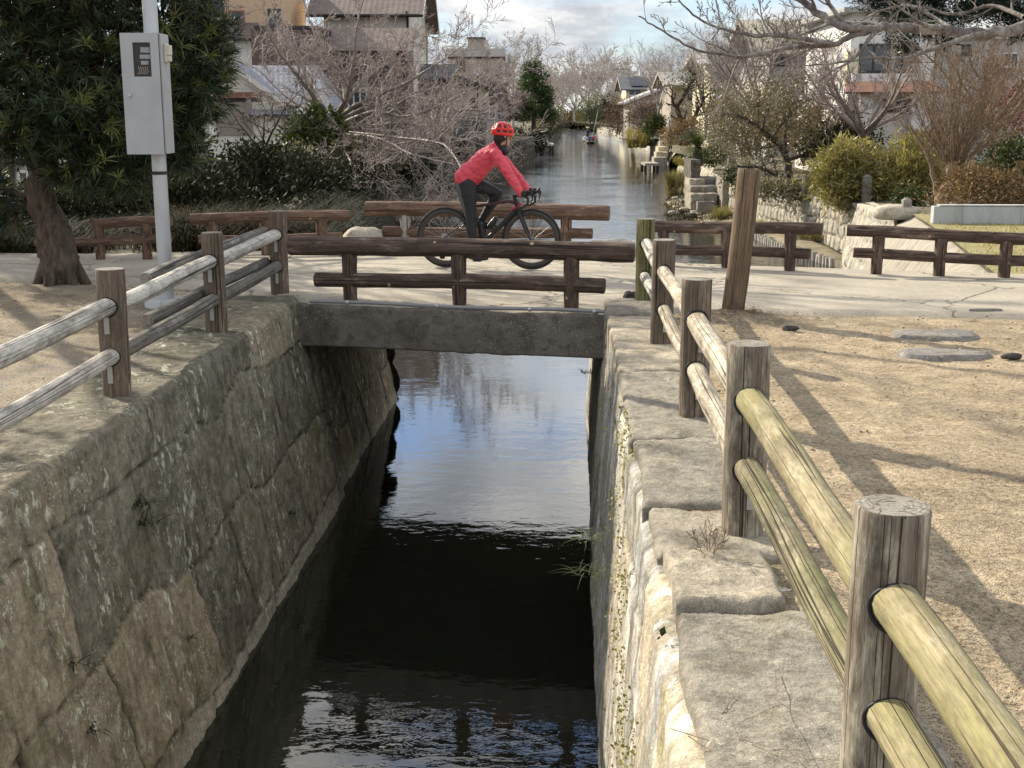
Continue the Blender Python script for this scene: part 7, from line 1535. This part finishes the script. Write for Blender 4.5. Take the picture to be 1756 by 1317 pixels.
for s_ in (-1, 1):
    o = bc + EW * (.2 * s_); tb([o, o + EU * .06 + UPV * .004, o + EU * .105 - UPV * .03, o + EU * .10 - UPV * .085, o + EU * .045 - UPV * .125, o - EU * .02 - UPV * .13], .0145)
mb.build('handlebar', MAT['bk_black'], BK)
for s_ in (-1, 1):
    o = bc + EW * (.2 * s_); mb = MB(); mb.tube([o + EU * .05, o + EU * .10 + UPV * .012, o + EU * .135 + UPV * .035, o + EU * .15 + UPV * .065], [.018, .019, .018, .012], 10); h = mb.build('brake_hood', MAT['black'], BK)
    mb = MB(); mb.tube([o + EU * .135 + UPV * .03, o + EU * .155 - UPV * .02, o + EU * .14 - UPV * .085], [.009, .008, .005], 8); mb.build('lever', MAT['bk_black'], h)
mb = MB(); mb.tube([stt, bp(808, 325)], .0145, 10); mb.build('seat_post', MAT['bk_black'], BK)
sd0 = bp(806, 322); V = []; n = 15; k = 12
for i in range(n):
    f = i / (n - 1); wv = .068 * (1 - f) ** 1.2 + .018; c = sd0 - EU * .13 + EU * (.27 * f) + UPV * (.012 * (1 - f) ** 2)
    for j in range(k): a = 2 * math.pi * j / k; V.append(c + EW * (math.cos(a) * wv) + UPV * (math.sin(a) * (.022 if math.sin(a) > 0 else .03)))
F = [(i * k + j, i * k + (j + 1) % k, (i + 1) * k + (j + 1) % k, (i + 1) * k + j) for i in range(n - 1) for j in range(k)] + [tuple(range(k)), tuple((n - 1) * k + j for j in range(k))]
mkobj('saddle', V, F, MAT['bk_black'], BK)
CA = R(8); cdn = (UPV * -math.cos(CA) + EU * -math.sin(CA)) * .17
mb = MB()
for r0 in (.10, .074):
    ring(mb, BB + EW * (.045 if r0 > .09 else .040), [(r0, -.0015), (r0 - .014, -.0015), (r0 - .014, .0015), (r0, .0015)], 44)
for i in range(4): a = .6 + i * 1.571; mb.tube([BB + EW * .045, BB + EW * .045 + (EU * math.cos(a) + UPV * math.sin(a)) * .09], .007, 6)
mb.tube([BB - EW * .06, BB + EW * .06], .022, 14); cr = mb.build('crankset', MAT['bk_black'], BK)
PD = {}
for s_ in (-1, 1):
    e = BB + EW * (.068 * s_) + cdn * s_; mb = MB(); mb.tube([BB + EW * (.06 * s_), e], [.016, .011], 8); ca = mb.build('crank_arm', MAT['bk_black'], BK); PD[s_] = e + EW * (.055 * s_)
    mb = MB(); mb.box(PD[s_], (.09, .07, .018), math.atan2(EU.y, EU.x)); bevel(mb.build('pedal', MAT['bk_black'], ca, False), .004)
mb = MB(); cz = EW * .045; mb.tube([BB + cz + UPV * .1, ra + cz + UPV * .045], .0035, 5); mb.tube([BB + cz - UPV * .1, ra + cz + EU * .02 - UPV * .11, ra + cz + EU * .01 - UPV * .045], .0035, 5); mb.build('chain', MAT['bk_black'], BK)
mb = MB(); mb.tube([ra + cz + EU * .015 - UPV * .04, ra + cz + EU * .025 - UPV * .12], [.012, .01], 8); mb.build('derailleur', MAT['bk_black'], BK)
for c, nm in ((bp(796, 366), 'brake'), (bp(894, 363), 'brake')):
    mb = MB(); mb.box(c + UPV * .004, (.03, .07, .05), math.atan2(EU.y, EU.x)); mb.tube([c + EW * .03 + UPV * .03, c + EW * .02 - UPV * .03], .007, 6); bevel(mb.build(nm, MAT['bk_black'], BK, False), .006)
mb = MB(); mb.tube([bp(892, 336, .03), bp(898, 345, .04), bp(896, 356, .03), bp(893, 362, .01)], .0028, 5); mb.tube([bp(890, 335, -.03), bp(889, 350, .035), bp(880, 362, .03)], .0028, 5); mb.build('cable', MAT['black'], BK)
b0, b1 = bp(839, 391), bp(852, 372); ax = (b1 - b0)
mb = MB(); mb.tube([b0, b0 + ax * .06, b0 + ax * .5, b0 + ax * .68, b0 + ax * .76, b0 + ax * .8, b0 + ax * .92, b0 + ax * .93, b0 + ax * 1.05], [.03, .036, .036, .033, .026, .032, .028, .012, .011], 18, 0); WB = mb.build('water_bottle', [MAT['bk_black']]); tag(WB, 'black drink bottle in the down tube cage of the road bicycle', 'bottle')
mb = MB(); sl = b0 + ax * .1 + EW * .0; mb.tube([b0 + ax * .2 - EU * .033 + EW * .014, b0 + ax * .62 - EU * .033 + EW * .014], .008, 6); mb.build('label_band', MAT['trim_white'], WB)
mb = MB(); mb.tube([b0 + ax * -.08 + EU * .02, b0 + ax * .5 + EU * .036], .005, 6); mb.tube([b0 + ax * .35 + EU * .036, b0 + ax * .35 + EW * .039, b0 + ax * .35 - EU * .03 + EW * .02], .004, 6); mb.build('bottle_cage', MAT['bk_black'], BK)
mb = MB(); mb.tube([bp(827, 410), bp(824, 384)], [.034, .034], 12); mb.tube([bp(824, 384), bp(823.4, 380)], [.024, .012], 12); o = mb.build('water_bottle', MAT['bk_black']); tag(o, 'second black bottle on the seat tube behind the rider\'s near calf', 'bottle')
# rider ------------------------------------------------------------
PR = thing('person', 'cyclist in coral red jacket and red helmet riding a road bicycle, looking up the canal', 'person', rc + EU * .4)
hipn, hipf = bp(801, 314, .085), bp(801, 314, -.085); kn, an = bp(808, 371, .11), PD[1] + UPV * .10 - EU * .055
kf = bp(855, 331, -.11); af = PD[-1] + UPV * .10 - EU * .055
pel, wai, che, sho, nek = bp(799, 309), bp(813, 291), bp(832, 274), bp(846, 260), bp(855, 252)
hd = bp(862, 233.5)
wn, wf = bp(893, 330.5, .20), bp(905, 326, -.20); sn, sf = bp(850, 264.5, .165), bp(852, 262, -.165); en, ef = bp(873, 299, .215), bp(880, 296, -.22)
X = EW
FD = (EU * .74 - EW * .62 + UPV * -.10).normalized(); FS = FD.cross(UPV).normalized(); FU = FS.cross(FD)       # gaze, right, up of the head
def HP(f, s_, u): return hd + FD * f + FS * s_ + FU * u
def arm(s, e, w, d=0.0): return ([s, s.lerp(e, .5), e, e.lerp(w, .5), w], [(.056 + d, .056 + d), (.049 + d, .05 + d), (.042 + d, .042 + d), (.039 + d, .04 + d), (.029 + d, .032 + d)], X)
def leg(h, k, a, d=0.0): return ([h, h.lerp(k, .35), h.lerp(k, .75), k, k.lerp(a, .3), k.lerp(a, .65), a], [(.092 + d, .09 + d), (.085 + d, .083 + d), (.066 + d, .065 + d), (.056 + d, .054 + d), (.055 + d, .052 + d), (.044 + d, .042 + d), (.035 + d, .034 + d)], X)
def torso(d=0.0): return ([pel, wai, che, sho], [(.105 + d, .155 + d), (.092 + d, .135 + d), (.102 + d, .155 + d), (.075 + d, .165 + d)], X)
headp = [([HP(-.012, 0, .055), HP(-.008, 0, .0)], [(.094, .076), (.086, .072)], FS), ([HP(.03, 0, -.02), HP(.055, 0, -.082)], [(.05, .058), (.034, .036)], FS), ([nek, HP(-.02, 0, -.06)], [(.054, .056), (.052, .054)], X), ([HP(.085, 0, .012), HP(.104, 0, -.02)], [(.008, .009), (.011, .013)], FS), ([HP(.083, 0, -.052), HP(.086, 0, -.054)], [(.01, .02), (.009, .018)], FS)]
headp += [([HP(-.005, s_ * .078, .018), HP(-.012, s_ * .084, -.018)], [(.016, .007), (.011, .006)], FS) for s_ in (-1, 1)]
def hand(w, hood, s_, d=0.0):
    """palm on the hood, four fingers wrapped round it, thumb on the inside"""
    fwd = EU; k = w + (hood - w) * .62 + UPV * .012; out = EW * s_; L = []
    L.append(([w, w.lerp(k, .55) + UPV * .006, k], [(.021 + d, .027 + d), (.018 + d, .036 + d), (.014 + d, .036 + d)], X))
    for i, ln in enumerate((1.0, 1.08, .98, .8)):
        b = k + fwd * (.018 - .017 * i) + out * (.018 + .006 * i) + UPV * (.006 - .004 * i)
        if i == 0: P = [b, b + fwd * .035 + out * .008 - UPV * .008, b + fwd * .06 + out * .004 - UPV * .028, b + fwd * .066 - UPV * .048]
        else: P = [b, b + out * .016 * ln - UPV * .020 + fwd * .008, b + out * .006 - UPV * .048 * ln + fwd * .010, b - out * .022 * ln - UPV * .056 * ln + fwd * .008]
        L.append((P, [(.0095 + d, .0095 + d), (.009 + d, .009 + d), (.0082 + d, .0082 + d), (.007 + d, .007 + d)], EU))
    t = w.lerp(k, .45) - out * .024
    L.append(([t, t + fwd * .03 - out * .012 - UPV * .004, t + fwd * .055 - out * .010 - UPV * .014], [(.012 + d, .012 + d), (.0105 + d, .0105 + d), (.0085 + d, .0085 + d)], X)); return L
hoodn, hoodf = bc + EW * .2 + EU * .11 + UPV * .03, bc - EW * .2 + EU * .11 + UPV * .03
foot = lambda a, p, d=0.0: ([a + UPV * .0, p - EU * .085 + UPV * .045, p - EU * .02 + UPV * .035, p + EU * .075 + UPV * .03, p + EU * .105 + UPV * .028], [(.035 + d, .034 + d), (.038 + d, .033 + d), (.034 + d, .04 + d), (.022 + d, .041 + d), (.016 + d, .03 + d)], X)
body = [torso(-.006), ([sho, nek], [(.07, .10), (.055, .06)], X)] + [([pel - UPV * .03, pel + UPV * .03], [(.105, .145), (.10, .15)], X)] + headp + [arm(sn, en, wn, -.004), arm(sf, ef, wf, -.004), leg(hipn, kn, an, -.004), leg(hipf, kf, af, -.004), foot(an, PD[1], -.004), foot(af, PD[-1], -.004)] + hand(wn, hoodn, 1) + hand(wf, hoodf, -1)
fused('body', body, .0055, MAT['skin'], PR, 4)
mb = MB()
for s_ in (-1, 1): mb.ball(HP(.074, s_ * .03, .012), .011, 10)
mb.build('eyes', simple('eye', (0.6, 0.58, 0.55), (0.5, 0.48, 0.45), 5, .2, 0), PR)
t = MAT['jacket'] = m_fabric('coral_red_jacket', (0.70, 0.085, 0.115), (0.57, 0.055, 0.085), .6)
hem = bp(797, 311)
jk = [([bp(799, 305), bp(809, 294), wai, che, sho], [(.128, .178), (.126, .176), (.118, .160), (.124, .172), (.092, .182)], X), ([bp(808, 308), bp(826, 290)], [(.09, .15), (.09, .14)], X), ([sho, bp(852, 250)], [(.088, .13), (.062, .068)], X), arm(sn, en, wn, .013), arm(sf, ef, wf, .013)]
fused('jacket', jk, .0075, t, PR, 5, None, .014, (22, 22, 30), 4)
tg = [([pel - UPV * .045, pel + UPV * .0], [(.114, .158), (.112, .158)], X), leg(hipn, kn, an, .006), leg(hipf, kf, af, .006)]
fused('tights', tg, .0075, m_fabric('black_tights', (0.022, 0.022, 0.024), (0.013, 0.013, 0.015), .3), PR, 4, None, .004, (22, 22, 22), 6)
MAT['panel'] = m_fabric('dark_grey_panel', (0.10, 0.10, 0.105), (0.075, 0.075, 0.08), .3)
pan = [([bp(789, 312, .06), bp(790, 326, .09), bp(797, 352, .105), bp(802, 371, .11)], [(.045, .075), (.05, .068), (.036, .055), (.03, .045)], X)]
fused('grey_panel', pan, .0075, MAT['panel'], PR, 4)
fused('shoes', [foot(an, PD[1], .006), foot(af, PD[-1], .006)], .007, MAT['bk_black'], PR, 3)
fused('gloves', hand(wn, hoodn, 1, .0025) + hand(wf, hoodf, -1, .0025), .0045, m_fabric('black_gloves', (0.016, 0.017, 0.02), (0.01, 0.01, 0.012), .3), PR, 2)
fused('neck_warmer', [([bp(852, 256), bp(855, 252.5), bp(858, 250)], [(.066, .07), (.066, .068), (.058, .062)], X), ([bp(860, 254), bp(866, 261)], [(.05, .055), (.042, .05)], X)], .006, m_fabric('black_fleece', (0.016, 0.013, 0.017), (0.01, 0.008, 0.01), .4), PR, 3)
fused('hair', [([HP(-.026, 0, .03), HP(-.040, 0, -.045), HP(-.044, 0, -.085)], [(.085, .082), (.066, .066), (.038, .046)], FS), ([HP(.0, -.068, .03), HP(.005, -.070, -.03)], [(.03, .016), (.02, .012)], FS), ([HP(.0, .068, .03), HP(.005, .070, -.03)], [(.03, .016), (.02, .012)], FS)], .006, MAT['hair'], PR, 3)
# helmet: dome with recessed vents
def helmet():
    nu, nv = 96, 34; V = []; mi = []; c = HP(-.008, 0, .035); tilt = .10
    for i in range(nu):
        a = 2 * math.pi * i / nu
        for j in range(nv):
            th = (j / (nv - 1)) * R(104); f, s_, u = math.cos(a) * math.sin(th), math.sin(a) * math.sin(th), math.cos(th)
            r = 1.0 - (.10 * max(0, (th - 1.2) / .6)) + .035 * math.cos(a) * math.sin(th) ** 3
            # vents: elongated slots in rows
            az = abs(math.degrees(math.atan2(s_, f))); inn = 0
            for (a0, a1, t0, t1) in ((16, 42, 32, 78), (50, 76, 34, 62), (50, 78, 70, 90), (84, 112, 36, 64), (84, 114, 71, 91), (122, 152, 34, 64), (122, 152, 71, 90), (160, 181, 40, 70), (0, 9, 36, 78)):
                cc = (a0 + a1) / 2; hw = (a1 - a0) / 2; tc = (t0 + t1) / 2; hh = (t1 - t0) / 2; sk = (math.degrees(th) - tc) * .18
                q = (abs(az - cc + sk) / hw) ** 4 + (abs(math.degrees(th) - tc) / hh) ** 4
                if q < 1: inn = 1
            rr = r * (1 - .10 * inn); V.append(c + FD * (f * .128 * rr) + FS * (s_ * .106 * rr) + FU * (u * .118 * rr - .004)); mi.append(inn)
    F = [(i * nv + j, i * nv + j + 1, ((i + 1) % nu) * nv + j + 1, ((i + 1) % nu) * nv + j) for i in range(nu) for j in range(nv - 1)]
    fm = [1 if sum(mi[q] for q in f) >= 3 else 0 for f in F]
    o = mkobj('helmet', V, F, [simple('glossy_red_helmet', (0.72, 0.035, 0.03), (0.62, 0.03, 0.028), 4, .25, 0), MAT['black']], PR, fm); s = o.modifiers.new('S', 'SOLIDIFY'); s.thickness = .006
    # white lettering on the near side
    cu = bpy.data.curves.new('lettering', 'FONT'); cu.body = 'KASK'; cu.size = .034; cu.extrude = .0012; cu.align_x = 'CENTER'; cu.align_y = 'CENTER'
    t_ = bpy.data.objects.new('lettering', cu); COL.objects.link(t_); me = bpy.data.meshes.new_from_object(t_); bpy.data.objects.remove(t_); me.materials.clear(); me.materials.append(MAT['trim_white'])
    th, a = R(26), R(70)
    f, s_, u = math.cos(a) * math.sin(th), math.sin(a) * math.sin(th), math.cos(th); pos = c + FD * (f * .130) + FS * (s_ * .108) + FU * (u * .119)
    n = (FD * (f / .128) + FS * (s_ / .106) + FU * (u / .118)).normalized(); xx = (FD - n * FD.dot(n)).normalized(); yy = n.cross(xx)
    if yy.z < 0: xx, yy = -xx, -yy
    M = Matrix((xx, yy, n)).transposed().to_4x4(); M.translation = pos + n * .002
    l = bpy.data.objects.new('lettering', me); link(l, o); l.matrix_parent_inverse = parent_world(o).inverted(); l.matrix_basis = M
helmet()
mb = MB()
for s_ in (-1, 1): mb.tube([HP(-.03, s_ * .085, .02), HP(.01, s_ * .078, -.035), HP(.04, s_ * .045, -.095), HP(.045, 0, -.108)], .004, 6)
mb.build('chin_strap', MAT['bk_black'], PR)
